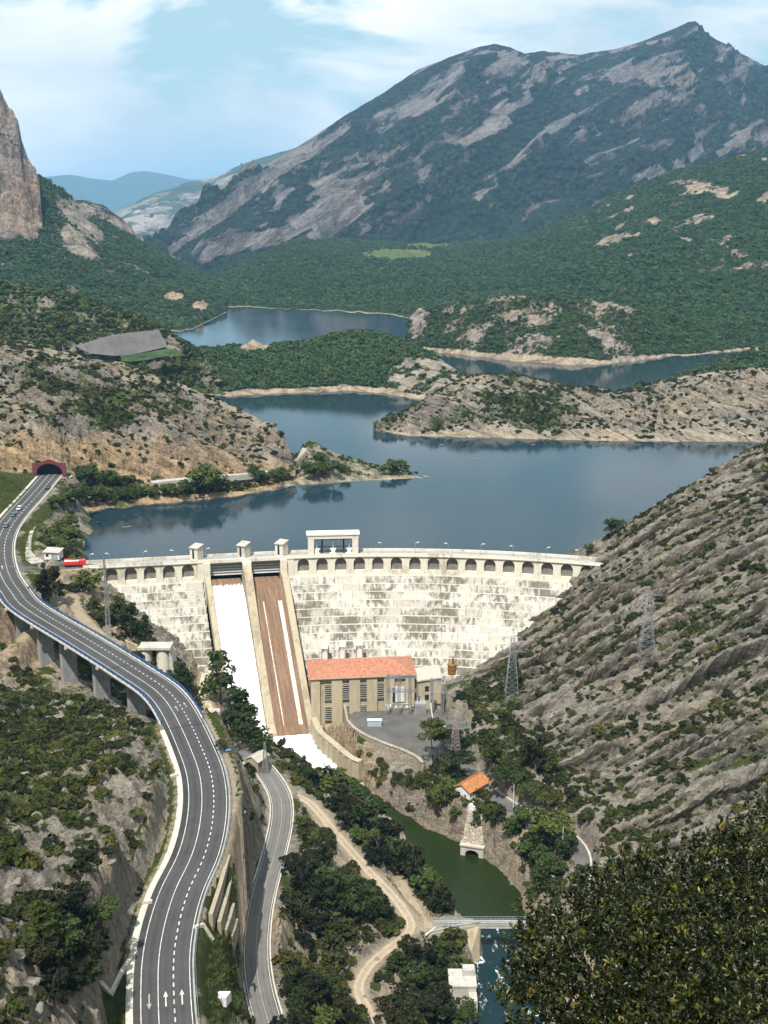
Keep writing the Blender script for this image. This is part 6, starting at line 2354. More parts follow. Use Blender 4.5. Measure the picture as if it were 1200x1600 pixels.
for i, (u, v, h) in enumerate(BLK):
    tree(['dark', 'dark', 'pine', 'dark', 'dark', 'pine', 'dark', 'oak'][(i * 5 + 3) % 8], u, v, h, f'{nth(BLK, (u, v, h))} from the left of the evergreens in the lower left grove', 'grove on the lower left slope', None, 1.35)
RB = [(745, 1300, 24), (760, 1285, 26), (780, 1290, 30), (800, 1305, 32), (820, 1330, 34), (838, 1345, 36), (760, 1265, 22), (690, 1265, 30), (672, 1255, 26), (700, 1250, 28), (655, 1235, 22), (815, 1290, 34), (845, 1310, 36), (870, 1290, 30), (640, 1228, 18), (712, 1280, 24), (905, 1385, 40), (870, 1370, 44), (850, 1390, 40)]
for i, (u, v, h) in enumerate(RB):
    tree('oak' if i % 2 else 'pine', u, v, h, f'{nth(RB, (u, v, h))} from the left of the bushy trees round the white cottage', 'trees round the cottage', None, 1.35)
# trees along the lake shore by the tunnel (they stand on the headland bench)
hb = HILLS['headland'][0]


def hit_hill(names, u, v, tol=3.0):
    """ground point of a hill seen nearest to a pixel"""
    best = None
    for n_ in names:
        for h_ in HILLS[n_]:
            d = (h_['U'] - u) ** 2 + (h_['V'] - v) ** 2 + np.where(h_['T'] > 1.0, 1e6, 0)
            i = int(d.argmin())
            if best is None or d.ravel()[i] < best[0]:
                best = (d.ravel()[i], (float(h_['X'].ravel()[i]), float(h_['Y'].ravel()[i]), float(h_['Z'].ravel()[i])))
    return best[1]


TUN = [(125, 762, 34, 1), (140, 757, 30, 1), (158, 758, 30, 1), (175, 762, 30, 1), (190, 764, 26, 1), (205, 760, 20, 1), (85, 797, 30, 0), (100, 798, 36, 0), (118, 795, 36, 0), (132, 792, 34, 1), (150, 788, 32, 1), (165, 786, 28, 1), (185, 782, 22, 1), (200, 782, 22, 1), (217, 778, 24, 1),
       (240, 778, 22, 1), (258, 776, 20, 1), (275, 776, 22, 1), (292, 773, 24, 1), (325, 772, 48, 1), (335, 770, 34, 1), (318, 768, 30, 1), (395, 752, 26, 1), (408, 756, 26, 1), (420, 758, 24, 1), (432, 752, 20, 1), (398, 742, 22, 1), (445, 750, 20, 1)]
for i, (u, v, h, hh) in enumerate(TUN):
    b_ = hit_hill(['headland'], u, v) if hh else hit(u, v, 440)
    tree('oak', u, v, h, f'{nth(TUN, (u, v, h, hh))} from the left of the shore trees under the headland', 'lake shore trees under the headland', b_, 1.25)
SPT = [(490, 748, 26), (505, 746, 30), (520, 744, 26), (480, 738, 18), (540, 742, 16), (600, 741, 18), (615, 738, 20), (625, 735, 22), (635, 738, 14), (500, 722, 14)]
for i, (u, v, h) in enumerate(SPT):
    tree('oak', u, v, h, f'{nth(SPT, (u, v, h))} from the left of the trees on the low spit', 'trees on the spit', hit_hill(['spit'], u, v), 1.3)
KNO = [(75, 846, 30), (92, 842, 34), (105, 848, 34), (88, 858, 28), (108, 835, 30), (118, 850, 26), (98, 866, 24), (120, 865, 22), (152, 826, 14)]
for i, (u, v, h) in enumerate(KNO):
    tree('oak', u, v, h, f'{nth(KNO, (u, v, h))} from the left of the trees on the knoll by the dam end', 'trees on the knoll by the dam end', hit(u, v, 430), 1.25)

# ------------------------------------------------------------------ scattered shrubs
def in_box(U, V, u0, u1, v0, v1):
    return (U > u0) & (U < u1) & (V > v0) & (V < v1)


NC = 120000
r_ = np.random.default_rng(99)
X_ = r_.uniform(-165, 190, NC)
Y_ = r_.uniform(135, 470, NC)
Z_ = ground(X_, Y_)
U_, V_, ZC = project(X_, Y_, Z_)
ok = (U_ > -25) & (U_ < 1225) & (V_ > 500) & (V_ < 1640)


def lookup(F):
    i = np.clip(np.searchsorted(XS, X_) - 1, 0, len(XS) - 2)
    j = np.clip(np.searchsorted(YS, Y_) - 1, 0, len(YS) - 2)
    return F[j, i]


ok &= (lookup(D_road) > 8.0) & (lookup(D_lane) > 4.6) & (lookup(D_track) > 2.6) & (lookup(D_yard) > 3.2) & (lookup(D_path) > 2.4) & (lookup(D_sand) > 2.4) & (lookup(D_bench) > 1.8)
ok &= (lookup(D_river) > lookup(hw_r) + 1.2) | ~np.isfinite(lookup(D_river))
ok &= lookup(flat) < 0.35
ok &= ~inside([(-122, 470), (92, 470), (92, 440), (60, 425), (24, 395), (30, 372), (14, 350), (0, 364), (-20, 372), (-60, 385), (-80, 405), (-122, 428)], X_, Y_) | (Z_ > 12)
ok &= ~((Y_ > 452) & (Z_ < 1.5))
ok &= lookup(rockcut) < 0.5
st_ = lookup(steep)
rt = lookup(right)
cl = fbm(X_ / 11, Y_ / 11, 4, 301)
bd = fbm((Y_ + .26 * X_) / 8, X_ / 30, 3, 305)
fine_ = fbm(X_ / 4, Y_ / 4, 2, 309)
jn_ = lookup(joint_shade)
dens = rt * (0.10 + 0.95 * sstep(0.02, 0.26, bd + 0.35 * fine_) + 0.25 * jn_) * 1.0 + (1 - rt) * (0.10 + 0.8 * sstep(-0.10, 0.22, cl + 0.3 * fine_))
dens *= 1 - 0.75 * sstep(0.9, 1.7, st_)
dens = np.where(in_box(U_, V_, -30, 240, 1080, 1330), dens * 1.5 + 0.10, dens)
dens = np.where(in_box(U_, V_, -30, 200, 1330, 1640), dens * 1.9 + 0.24, dens)
dens = np.where(in_box(U_, V_, 640, 900, 1180, 1400), dens * 1.3 + 0.15, dens)
dens = np.where(in_box(U_, V_, 690, 800, 1060, 1180), dens * 1.5 + 0.2, dens)
dens = np.where(in_box(U_, V_, 440, 720, 1290, 1640), dens * 1.5 + 0.14, dens)
dens = np.where(inside([(300, 1460), (375, 1480), (385, 1640), (300, 1660)], U_, V_), dens * 0.35, dens)
sel = ok & (r_.random(NC) < dens * np.where(rt > .5, 0.78, 0.50))
X_, Y_, Z_, U_, V_, ZC, rt, st_ = (q[sel] for q in (X_, Y_, Z_, U_, V_, ZC, rt, st_))
S_ = r_.gamma(3.0, 0.33, len(X_)) * np.where(rt > .5, 0.70, 1.15) + 0.30
S_ = np.clip(S_, 0.35, 2.6)
print('shrubs', len(X_))
vis = (U_ > 5) & (U_ < 1195) & (V_ > 560) & (V_ < 1585) & ~((U_ > 790) & (V_ > 1290 + (1200 - U_) * 0.1))
rank = np.where(vis, S_ / ZC, -1)
top = np.argsort(-rank)[:300]
istop = np.zeros(len(X_), bool)
istop[top] = True
for i in top:
    u, v = U_[i], V_[i]
    size = 'large' if S_[i] > 1.9 else ('middling' if S_[i] > 1.55 else 'low')
    if rt[i] > 0.5 and v < 1150:
        where, grp = 'rooted in the ledges of the right-hand slope', 'shrubs on the right slope'
    elif rt[i] > 0.5:
        where, grp = 'at the foot of the right-hand slope near the lane', 'shrubs at the foot of the right slope'
    elif u < 300 and v > 1040:
        where = 'just below the bridge piers' if v < 1140 else ('along the top of the rock cutting' if u > 150 else ('round the dark grove at lower left' if v > 1400 else 'in the middle of the left slope'))
        grp = 'shrubs on the left slope'
    elif u < 340:
        where, grp = 'on the bank below the left end of the dam', 'shrubs by the left dam end'
    elif u < 480 and v < 1500:
        where, grp = 'on the rocks beside the old road', 'shrubs beside the old road'
    elif u < 740:
        where = 'above the straight of the dirt track' if v < 1400 else ('inside the bend of the dirt track' if v < 1500 else 'below the bend of the dirt track')
        grp = 'shrubs around the track'
    else:
        where, grp = 'on the right river bank', 'shrubs on the right river bank'
    lab = f'{size} olive shrub {where}'
    me = SHRUB[int(r_.integers(0, 3)) + (3 if r_.random() < (0.35 if rt[i] > .5 else 0.5) else 0)]
    o = link(bpy.data.objects.new('shrub', me))
    o.location = (X_[i], Y_[i], Z_[i] - 0.12 * S_[i])
    o.rotation_euler = (0, 0, r_.uniform(0, 6.28))
    o.scale = (S_[i] * r_.uniform(.85, 1.25), S_[i] * r_.uniform(.85, 1.25), S_[i] * r_.uniform(.7, 1.0))
    tag(o, lab, 'shrub', grp)


def scatter(name, pts, sc, meshes, label, cat, seed=1, zs=(0.75, 1.15)):
    """one object of kind stuff: plants set at the given points"""
    me = bpy.data.meshes.new(name)
    me.vertices.add(len(pts))
    me.vertices.foreach_set('co', np.ascontiguousarray(pts, dtype=np.float32).ravel())
    r2 = np.random.default_rng(seed)
    s3 = np.stack([sc * r2.uniform(.85, 1.2, len(sc)), sc * r2.uniform(.85, 1.2, len(sc)), sc * r2.uniform(*zs, len(sc))], 1)
    a = me.attributes.new('sc', 'FLOAT_VECTOR', 'POINT')
    a.data.foreach_set('vector', s3.astype(np.float32).ravel())
    a = me.attributes.new('rot', 'FLOAT_VECTOR', 'POINT')
    rr = np.zeros((len(sc), 3), np.float32)
    rr[:, 2] = r2.uniform(0, 6.28, len(sc))
    a.data.foreach_set('vector', rr.ravel())
    a = me.attributes.new('pick', 'INT', 'POINT')
    a.data.foreach_set('value', r2.integers(0, len(meshes), len(sc)).astype(np.int32))
    me.update()
    o = link(bpy.data.objects.new(name, me))
    ng = bpy.data.node_groups.new(name + '_nodes', 'GeometryNodeTree')
    ng.interface.new_socket('Geometry', in_out='INPUT', socket_type='NodeSocketGeometry')
    ng.interface.new_socket('Geometry', in_out='OUTPUT', socket_type='NodeSocketGeometry')
    N, L = ng.nodes, ng.links
    gi, go = N.new('NodeGroupInput'), N.new('NodeGroupOutput')
    jn = N.new('GeometryNodeJoinGeometry')
    for m in reversed(meshes):
        src = bpy.data.objects.new(name + '_source', m)
        oi = N.new('GeometryNodeObjectInfo')
        oi.inputs['Object'].default_value = src
        oi.inputs['As Instance'].default_value = True
        L.new(oi.outputs['Geometry'], jn.inputs[0])
    ip = N.new('GeometryNodeInstanceOnPoints')
    ip.inputs['Pick Instance'].default_value = True

    def named(nm, typ):
        q = N.new('GeometryNodeInputNamedAttribute')
        q.data_type = typ
        q.inputs['Name'].default_value = nm
        return [s for s in q.outputs if s.enabled][0]
    L.new(gi.outputs[0], ip.inputs['Points'])
    L.new(jn.outputs[0], ip.inputs['Instance'])
    L.new(named('pick', 'INT'), ip.inputs['Instance Index'])
    L.new(named('sc', 'FLOAT_VECTOR'), ip.inputs['Scale'])
    er = N.new('FunctionNodeEulerToRotation')
    L.new(named('rot', 'FLOAT_VECTOR'), er.inputs[0])
    L.new(er.outputs[0], ip.inputs['Rotation'])
    L.new(ip.outputs[0], go.inputs[0])
    md = o.modifiers.new('plants', 'NODES')
    md.node_group = ng
    return tag(o, label, cat, kind='stuff')


rest = ~istop
P_ = np.stack([X_, Y_, Z_ - 0.12 * S_], 1)[rest]
S_r = S_[rest]
scatter('undergrowth', P_, S_r, SHRUB, 'small shrubs and undergrowth scattered over the gorge slopes', 'shrubs', 3)


# grass on the verges and banks
def tuft_mesh(seed):
    r6 = np.random.default_rng(seed)
    V = []
    for k in range(34):
        a = r6.uniform(0, 6.28)
        q = np.array([r6.normal(0, .45), r6.normal(0, .45), 0])
        d = np.array([math.cos(a), math.sin(a), 0]) * .05
        tip = q + np.array([r6.normal(0, .14), r6.normal(0, .14), r6.uniform(.25, .6)])
        V += [q - d, q + d, tip + d * .3, tip - d * .3]
    return leaf_mesh('tuft', np.array(V), M_grass)


M_grass = leaf_material('grass_blades', (0.045, 0.075, 0.016), (0.13, 0.16, 0.045))
TUFT = [tuft_mesh(s) for s in (1, 2, 3)]
NG = 90000
gx_r, gy_r = r_.uniform(-190, 60, NG), r_.uniform(140, 560, NG)
ii = np.clip(np.searchsorted(XS, gx_r) - 1, 0, len(XS) - 2)
jj = np.clip(np.searchsorted(YS, gy_r) - 1, 0, len(YS) - 2)
gu, gv, _ = project(gx_r, gy_r, ground(gx_r, gy_r))
want = (lower[jj, ii] | lower2[jj, ii] | (verge[jj, ii] > 0) | ((a_veg[jj, ii] > .85) & (gy_r > 430) & (gx_r < -120))) & (D_road[jj, ii] > 7.6) & (D_lane[jj, ii] > 4.2) & (gu > -10) & (gu < 500)
gx_r, gy_r = gx_r[want], gy_r[want]
gp_ = np.stack([gx_r, gy_r, ground(gx_r, gy_r) - .03], 1)
print('grass tufts', len(gp_))
scatter('grass', gp_, r_.uniform(.5, 1.3, len(gp_)), TUFT, 'rough grass on the road verges and banks', 'grass', 8)


def hill_points(name, n, seed, f=None, tmin=0.03, tmax=1.02, base=0.0):
    r3 = np.random.default_rng(seed)
    out = []
    for h_ in HILLS[name]:
        X, Y, Z, T = h_['X'], h_['Y'], h_['Z'], h_['T']
        dA = np.abs(np.gradient(X, axis=1) * np.gradient(Y, axis=0))
        w = dA * ((T > tmin) & (T < tmax)) * (np.clip(h_['veg'] - 0.30, 0, 1) ** 1.5 + base) * (h_['U'] > -20) * (h_['U'] < 1220)
        if f is not None:
            w = w * f(h_)
        w = w.ravel() / w.sum()
        i = r3.choice(len(w), n, p=w)
        gx = np.gradient(X, axis=1).ravel()[i]
        gy = np.gradient(Y, axis=0).ravel()[i]
        zx = np.gradient(Z, axis=1).ravel()[i]
        zy = np.gradient(Z, axis=0).ravel()[i]
        a, b = r3.uniform(-.5, .5, n), r3.uniform(-.5, .5, n)
        out.append(np.stack([X.ravel()[i] + a * gx, Y.ravel()[i] + b * gy, Z.ravel()[i] + a * zx + b * zy], 1))
    return np.concatenate(out)


def hill_plants(hname, name, n, s0, s1, meshes, label, cat, seed, **kw):
    p = hill_points(hname, n, seed, **kw)
    s = np.random.default_rng(seed + 1).uniform(s0, s1, len(p))
    p[:, 2] -= 0.15 * s
    scatter(name, p, s, meshes, label, cat, seed)


hill_plants('headland', 'headland_shrubs', 3400, 0.5, 2.3, FARSH, 'dark shrubs dotted over the rocky headland', 'shrubs', 401, base=0.025)
hill_plants('ridge', 'ridge_woodland', 4200, 1.0, 3.0, FARSH[:2] + FARTREE[:1], 'dark scrub wood on the ridge behind the headland', 'woodland', 405)
hill_plants('wooded_peninsula', 'peninsula_woodland', 6500, 1.0, 3.2, FARTREE, 'dense dark green wood on the lake peninsula', 'woodland', 409)
hill_plants('rocky_peninsula', 'peninsula_shrubs', 2400, 0.7, 2.5, FARSH, 'shrubs dotted over the pale rocky peninsula', 'shrubs', 413, base=0.03)
hill_plants('green_knoll', 'knoll_woodland', 700, 1.6, 3.2, FARTREE, 'wood on the knoll behind the rocky peninsula', 'woodland', 415)
hill_plants('spit', 'spit_shrubs', 220, 0.5, 1.5, FARSH, 'small shrubs on the low spit', 'shrubs', 417)
hill_plants('island_hill', 'island_woodland', 8500, 0.9, 3.0, FARTREE, 'open wood on the rounded hill across the water', 'woodland', 421)
hill_plants('far_wooded_slope', 'far_forest', 34000, 1.5, 4.2, FARTREE, 'forest covering the far slopes under the mountain', 'forest', 425)
hill_plants('left_skirt', 'skirt_forest', 15000, 1.5, 4.2, FARTREE, 'forest on the slope under the left cliff', 'forest', 429)

# ------------------------------------------------------------------ the evergreen oak in the foreground
def leaf_attr_material():
    t = NT('holm_oak_leaves')
    a = t.new('ShaderNodeAttribute', attribute_name='tone')
    col = t.ramp(a.outputs['Fac'], [(0.0, (0.004, 0.007, 0.002)), (0.48, (0.014, 0.022, 0.005)), (0.78, (0.068, 0.080, 0.015)), (1.0, (0.19, 0.15, 0.025))])
    t.base(col).rough(0.42)
    t.b.inputs['Specular IOR Level'].default_value = 0.4
    return t.m


r_ = np.random.default_rng(77)
bx0, by0, bz0 = 6.6, 15.5, 122.0
fo = thing('holm_oak', 'evergreen oak with glossy olive leaves filling the lower right foreground', 'tree', (bx0, by0, bz0))
tw = MB()
tw.tube((bx0, by0, bz0 - 3), (bx0 + .2, by0, bz0 + 4.0), .30, .2, 8)
# crown lobes: pixel centre, distance, radius
LOB = [(905, 1470, 17.2, 1.25), (860, 1560, 17.0, 1.0), (985, 1400, 17.8, 1.05), (1080, 1390, 18.0, 1.25), (1000, 1520, 16.6, 1.5), (1120, 1480, 16.8, 1.5), (1190, 1380, 17.6, 1.35), (1215, 1325, 18.4, 1.05), (900, 1620, 16.4, 1.1), (1050, 1620, 15.9, 1.5),
       (1200, 1580, 15.6, 1.6), (930, 1385, 17.8, .55), (855, 1450, 17.4, .55), (830, 1500, 17.3, .6), (1225, 1262, 18.8, .6), (1150, 1340, 18.0, .8), (1030, 1340, 18.2, .5)]
PV, TN, TW = [], [], []
for (u, v, D, rad) in LOB:
    c = np.array(atd(u, v + 16, D))
    tw.tube((bx0, by0, bz0 + 3.0), tuple(c), .09, .04, 6)
    nt = int(400 * rad ** 2)
    d = r_.normal(size=(nt, 3))
    d /= np.linalg.norm(d, axis=1)[:, None]
    lump = 1 + 0.22 * fbm(d[:, 0] * 2.2 + u, d[:, 2] * 2.2 + d[:, 1] * 1.7, 3, 5)
    tips = c + d * rad * (r_.uniform(0.5, 1.0, (nt, 1)) ** 0.6) * lump[:, None]
    for k in range(nt):
        nl = int(r_.integers(7, 13))
        ax = d[k] * 0.8 + np.array([0, -0.15, 0.7]) + r_.normal(size=3) * .35
        ax /= np.linalg.norm(ax)
        tone = np.clip(r_.normal(0.40, 0.19) + (0.32 if r_.random() < .07 else 0), 0, 1)
        L = r_.normal(size=(nl, 3)) * .75 + ax
        L /= np.linalg.norm(L, axis=1)[:, None]
        ln = r_.uniform(0.055, 0.115, (nl, 1))
        wd = ln * r_.uniform(.36, .5, (nl, 1))
        B = np.cross(L, r_.normal(size=(nl, 3)))
        B /= np.linalg.norm(B, axis=1)[:, None]
        base = tips[k] - ax * r_.uniform(0, .09, (nl, 1)) + L * .012
        up = np.cross(B, L)
        p0, p1, p2, p3 = base, base + L * ln * .5 + B * wd * .5 + up * wd * .14, base + L * ln, base + L * ln * .5 - B * wd * .5 + up * wd * .14
        PV.append(np.stack([p0, p1, p2, p3], 1).reshape(-1, 3))
        TN.append(np.repeat(np.clip(tone + r_.normal(0, .1, nl), 0, 1), 4))
PV, TN = np.concatenate(PV), np.concatenate(TN)
me = np_mesh('foliage', PV, np.arange(len(PV)).reshape(-1, 4), smooth=False)
fattr(me, 'tone', TN)
put('crown', me, leaf_attr_material(), fo)
tw.build('trunk', M_bark, fo)
print('oak leaves', len(PV) // 4)
# ------------------------------------------------------------------ vehicles
M_rub = worn('tyre_rubber', (0.02, 0.02, 0.02), 0.2, 2, 0.9, 0)


def paint(name, c):
    t = NT(name)
    t.base(c).rough(0.3)
    t.b.inputs['Coat Weight'].default_value = 0.5
    return t.m


def side_prism(prof, hw):
    """profile in (y, z), extruded across x"""
    mb = MB()
    n = len(prof)
    mb.v += [(-hw, y, z) for y, z in prof] + [(hw, y, z) for y, z in prof]
    mb.f += [tuple(range(n)), tuple(range(2 * n - 1, n - 1, -1))]
    for i in range(n):
        k = (i + 1) % n
        mb.f.append((i, n + i, n + k, k))
    return mb


def car(u, v, rev, colour, label):
    i = int(np.argmin((_pv - v) ** 2 + (_pu - u) ** 2))
    p = at(u, v, ROAD[i][2])
    s = Sb[i]
    rz = math.atan2(s[1], s[0]) + (math.pi if rev else 0)
    t = thing('car', label, 'car', (p[0], p[1], ROAD[i][2] + 0.03), 'cars on the main road', rz)
    side_prism([(-2.1, .35), (2.1, .35), (2.15, .75), (1.2, .92), (-1.9, .98), (-2.15, .8)], .88).build('body', paint('car_paint', colour), t, True)
    side_prism([(1.15, .92), (.45, 1.42), (-1.2, 1.45), (-1.85, .98)], .76).build('cabin', M_glass, t, True)
    side_prism([(.45, 1.43), (.4, 1.49), (-1.15, 1.52), (-1.2, 1.46)], .74).build('roof', paint('car_roof', colour), t, True)
    for x in (-.82, .82):
        for y in (-1.3, 1.35):
            MB().tube((x - .1, y, .33), (x + .1, y, .33), .33, .33, 12).build('wheel', M_rub, t, True)
    for x in (-.6, .6):
        MB().box((x, 2.13, .62), (.35, .06, .16)).build('headlight', M_white, t, True)


car(75, 763, True, (0.03, 0.035, 0.04), 'dark car just out of the tunnel')
car(30.5, 796, True, (0.55, 0.56, 0.58), 'silver car, first of three in a line on the main road')
car(21, 806.5, True, (0.06, 0.10, 0.09), 'dark green car, middle of three in a line on the main road')
car(9.5, 823, True, (0.10, 0.11, 0.12), 'dark grey car, nearest of three in a line on the main road')

# red lorry at the left end of the dam
p = at(117, 885, 8.0)
rl = thing('lorry', 'red lorry parked at the left end of the dam crest', 'lorry', (p[0], p[1], 8.03), None, R(-82))
M_red = paint('red_paint', (0.55, 0.03, 0.03))
side_prism([(-1.0, .7), (1.1, .7), (1.15, 1.7), (.9, 2.6), (-1.0, 2.65)], 1.2).build('cab', M_red, rl, True).location = (0, 3.2, 0)
b = MB().box((0, 3.95, 1.75), (2.2, .7, .75)).build('windscreen', M_glass, rl, True)
MB().box((0, -1.0, .75), (2.3, 6.4, .3)).build('chassis', M_dark, rl, True)
MB().box((0, -1.1, 1.05), (2.4, 6.0, 1.3)).build('body', M_red, rl, True)
MB().beam((0, 1.4, 2.7), (0, -4.0, 3.1), .35, .35).build('crane_arm', M_red, rl, True)
MB().box((0, -1.1, 2.36), (2.2, 5.6, .1)).build('load_cover', M_white, rl, True)
for y in (2.9, -1.6, -2.9):
    for x in (-1.05, 1.05):
        MB().tube((x - .16, y, .5), (x + .16, y, .5), .5, .5, 14).build('wheel', M_rub, rl, True)

# motorcyclist on the old road
i = int(np.argmin([abs(project(*q)[1] - 1546) for q in LANE]))
p = at(398, 1546, LANE[i][2])
mo = thing('motorcycle', 'black motorcycle riding down the old road', 'motorcycle', (p[0], p[1], LANE[i][2] + .03), None, 0.1)
for y in (-.72, .72):
    MB().tube((-.07, y, .32), (.07, y, .32), .32, .32, 14).build('wheel', M_rub, mo, True)
side_prism([(-.75, .55), (-.2, .35), (.45, .4), (.6, .85), (.1, .98), (-.3, .8), (-.95, .88)], .16).build('body', M_dark, mo, True)
MB().tube((-.36, .48, 1.08), (.36, .48, 1.08), .03).build('handlebar', M_steel, mo, True)
MB().tube((0, .72, .32), (0, .48, 1.05), .05).build('fork', M_steel, mo, True)


def skin_person(name, label, loc, rz, J, E, rad, mat, group=None):
    """one continuous body grown on a skeleton"""
    me = bpy.data.meshes.new(name)
    me.from_pydata(J, E, [])
    o = link(bpy.data.objects.new(name, me))
    o.location = loc
    o.rotation_euler = (0, 0, rz)
    md = o.modifiers.new('skin', 'SKIN')
    me.skin_vertices.new() if not me.skin_vertices else None
    sk = me.skin_vertices[0].data
    for k, r in enumerate(rad):
        sk[k].radius = (r, r)
        sk[k].use_root = (k == 0)
    o.modifiers.new('sub', 'SUBSURF').levels = 1
    me.materials.append(mat)
    return tag(o, label, 'person', group)


M_cloth = worn('dark_riding_clothes', (0.03, 0.03, 0.035), 0.3, 6, 0.7, 0)
J = [(0, -.25, .95), (0, -.12, 1.2), (0, .02, 1.42), (0, .08, 1.55), (0, .12, 1.72), (-.13, -.1, .92), (-.2, .28, .82), (-.17, .1, .42), (-.17, .24, .36), (.13, -.1, .92), (.2, .28, .82), (.17, .1, .42), (.17, .24, .36),
     (-.2, .02, 1.4), (-.32, .2, 1.2), (-.32, .46, 1.1), (.2, .02, 1.4), (.32, .2, 1.2), (.32, .46, 1.1)]
E = [(0, 1), (1, 2), (2, 3), (3, 4), (0, 5), (5, 6), (6, 7), (7, 8), (0, 9), (9, 10), (10, 11), (11, 12), (2, 13), (13, 14), (14, 15), (2, 16), (16, 17), (17, 18)]
rad = [.17, .17, .16, .07, .13, .11, .08, .06, .05, .11, .08, .06, .05, .08, .06, .045, .08, .06, .045]
skin_person('person', 'rider in dark clothes and helmet seated on the black motorcycle', (p[0], p[1], LANE[i][2] + .03), 0.1, J, E, rad, M_cloth)

# ------------------------------------------------------------------ huts by the road
kz = hit_hill(['headland'], 108, 760)
kk = thing('white_kiosk', 'white flat-roofed kiosk beside the tunnel mouth', 'kiosk', (kz[0], kz[1], kz[2] - .3), None, R(-12))
MB().box((0, 0, 0), (3.0, 2.8, 5.2)).build('wall', M_white, kk, True)
MB().box((0, 0, 5.2), (3.4, 3.2, .3)).build('roof', M_white, kk, True)
MB().box((-.4, -1.43, .1), (1.0, .08, 2.0)).build('door', M_dark, kk, True)
for x in (-.7, .7):
    MB().box((x, -1.43, 3.0), (.8, .08, 1.0)).build('window', M_glass, kk, True)
h = hit(82, 874, 430) or at(82, 874, 7)
lh = thing('lake_hut', 'low white hut with grey roof among the trees by the dam end', 'hut', (h[0], h[1] + 2, h[2] - .4), None, R(-8))
MB().box((0, 0, 0), (6.2, 4, 3.0)).build('wall', M_white, lh, True)
MB().hexa([(-3.5, -2.5, 2.9), (3.5, -2.5, 2.9), (3.5, 2.5, 3.6), (-3.5, 2.5, 3.6)], [(-3.5, -2.5, 3.15), (3.5, -2.5, 3.15), (3.5, 2.5, 3.85), (-3.5, 2.5, 3.85)]).build('roof', M_slate, lh, True)
MB().box((1.2, -2.03, .2), (2.6, .08, 2.2)).build('door', M_grey, lh, True)
MB().box((-1.8, -2.03, 1.2), (1.1, .08, 1.0)).build('window', M_glass, lh, True)

# pale apron, approach road to the crest, rubble revetment
tag(ribbon(APPR, -3.2, 3.2, 0.1, n=4).build('approach_road', M_lane), kind='structure')
tag(ribbon(LAYBY, -2.6, 2.6, 0.15, n=4).build('layby', worn('pale_paving', (0.50, 0.47, 0.42), 0.2, 0.4, 0.9, 0.1)), kind='structure')
SA = side(APPR)
rv_ = [(APPR[i][0] + SA[i][0] * 4.0, APPR[i][1] + SA[i][1] * 4.0) for i in range(8, len(APPR) - 1)]
o = wall_line(rv_, 8.35, 5.5, 0.9, 'stone_revetment', stone_wall_mat('tan_rubble', (0.50, 0.38, 0.25), 0.55))
tag(o, 'tan rubble wall holding up the approach to the dam crest', 'retaining wall')

# ------------------------------------------------------------------ dressed slopes behind the headland
def drape(name, top, bot, lift, mat, nu=26, nv=8):
    top = resample([(a, b_, 0) for a, b_ in top], 4)
    bot = resample([(a, b_, 0) for a, b_ in bot], 4)
    T = np.stack([np.interp(np.linspace(0, 1, nu), np.linspace(0, 1, len(top)), top[:, k]) for k in (0, 1)], 1)
    B = np.stack([np.interp(np.linspace(0, 1, nu), np.linspace(0, 1, len(bot)), bot[:, k]) for k in (0, 1)], 1)
    D0 = [hit_hill(['ridge'], *q)[1] for q in (T[0], T[-1], B[0], B[-1])]
    V = []
    for j in range(nv):
        f = j / (nv - 1)
        for k in range(nu):
            g = k / (nu - 1)
            q = T[k] * (1 - f) + B[k] * f
            D = (D0[0] * (1 - g) + D0[1] * g) * (1 - f) + (D0[2] * (1 - g) + D0[3] * g) * f - lift
            V.append(atd(q[0], q[1], D + 1.2 * float(perlin(q[0] / 9, q[1] / 5, 3))))
    return np_mesh(name, np.array(V), grid_quads(nv, nu))


gs = worn('netted_slope', (0.15, 0.14, 0.138), 0.25, 0.12, 0.95, 0.4, True)
me = drape('netted_slope', [(118, 541), (160, 527), (200, 520), (248, 515)], [(140, 552), (185, 556), (225, 550), (262, 541)], 14, gs)
tag(put('netted_slope', me, gs), 'grey netted cutting on the ridge behind the headland', 'cutting')
gt = worn('terrace_grass', (0.045, 0.085, 0.03), 0.3, 0.08, 0.95, 0.3)
me = drape('grass_terrace', [(188, 556), (225, 551), (262, 545), (276, 546)], [(190, 566), (225, 563), (262, 556), (290, 556)], 16, gt)
tag(put('grass_terrace', me, gt), 'dark green grassed terrace under the grey netted cutting', 'terrace')

# ------------------------------------------------------------------ old road round the headland and on to the spit
def shore_road(px, names):
    P = [hit_hill(names, u, v) for u, v in px]
    L = resample(P, 2.0)
    for _ in range(40):
        L[1:-1] = 0.25 * L[:-2] + 0.5 * L[1:-1] + 0.25 * L[2:]
    return L


M_pale = worn('pale_paving', (0.46, 0.43, 0.38), 0.2, 0.3, 0.9, 0.1)
sr = shore_road([(236, 757), (265, 753), (300, 750), (340, 747), (375, 745), (405, 742), (428, 737), (448, 730), (464, 722), (474, 713), (476, 704)], ['headland', 'spit'])
tag(ribbon(sr, -2.4, 2.4, 1.3, 0, None, 3.0, 2).build('shore_road', M_pale), kind='structure')

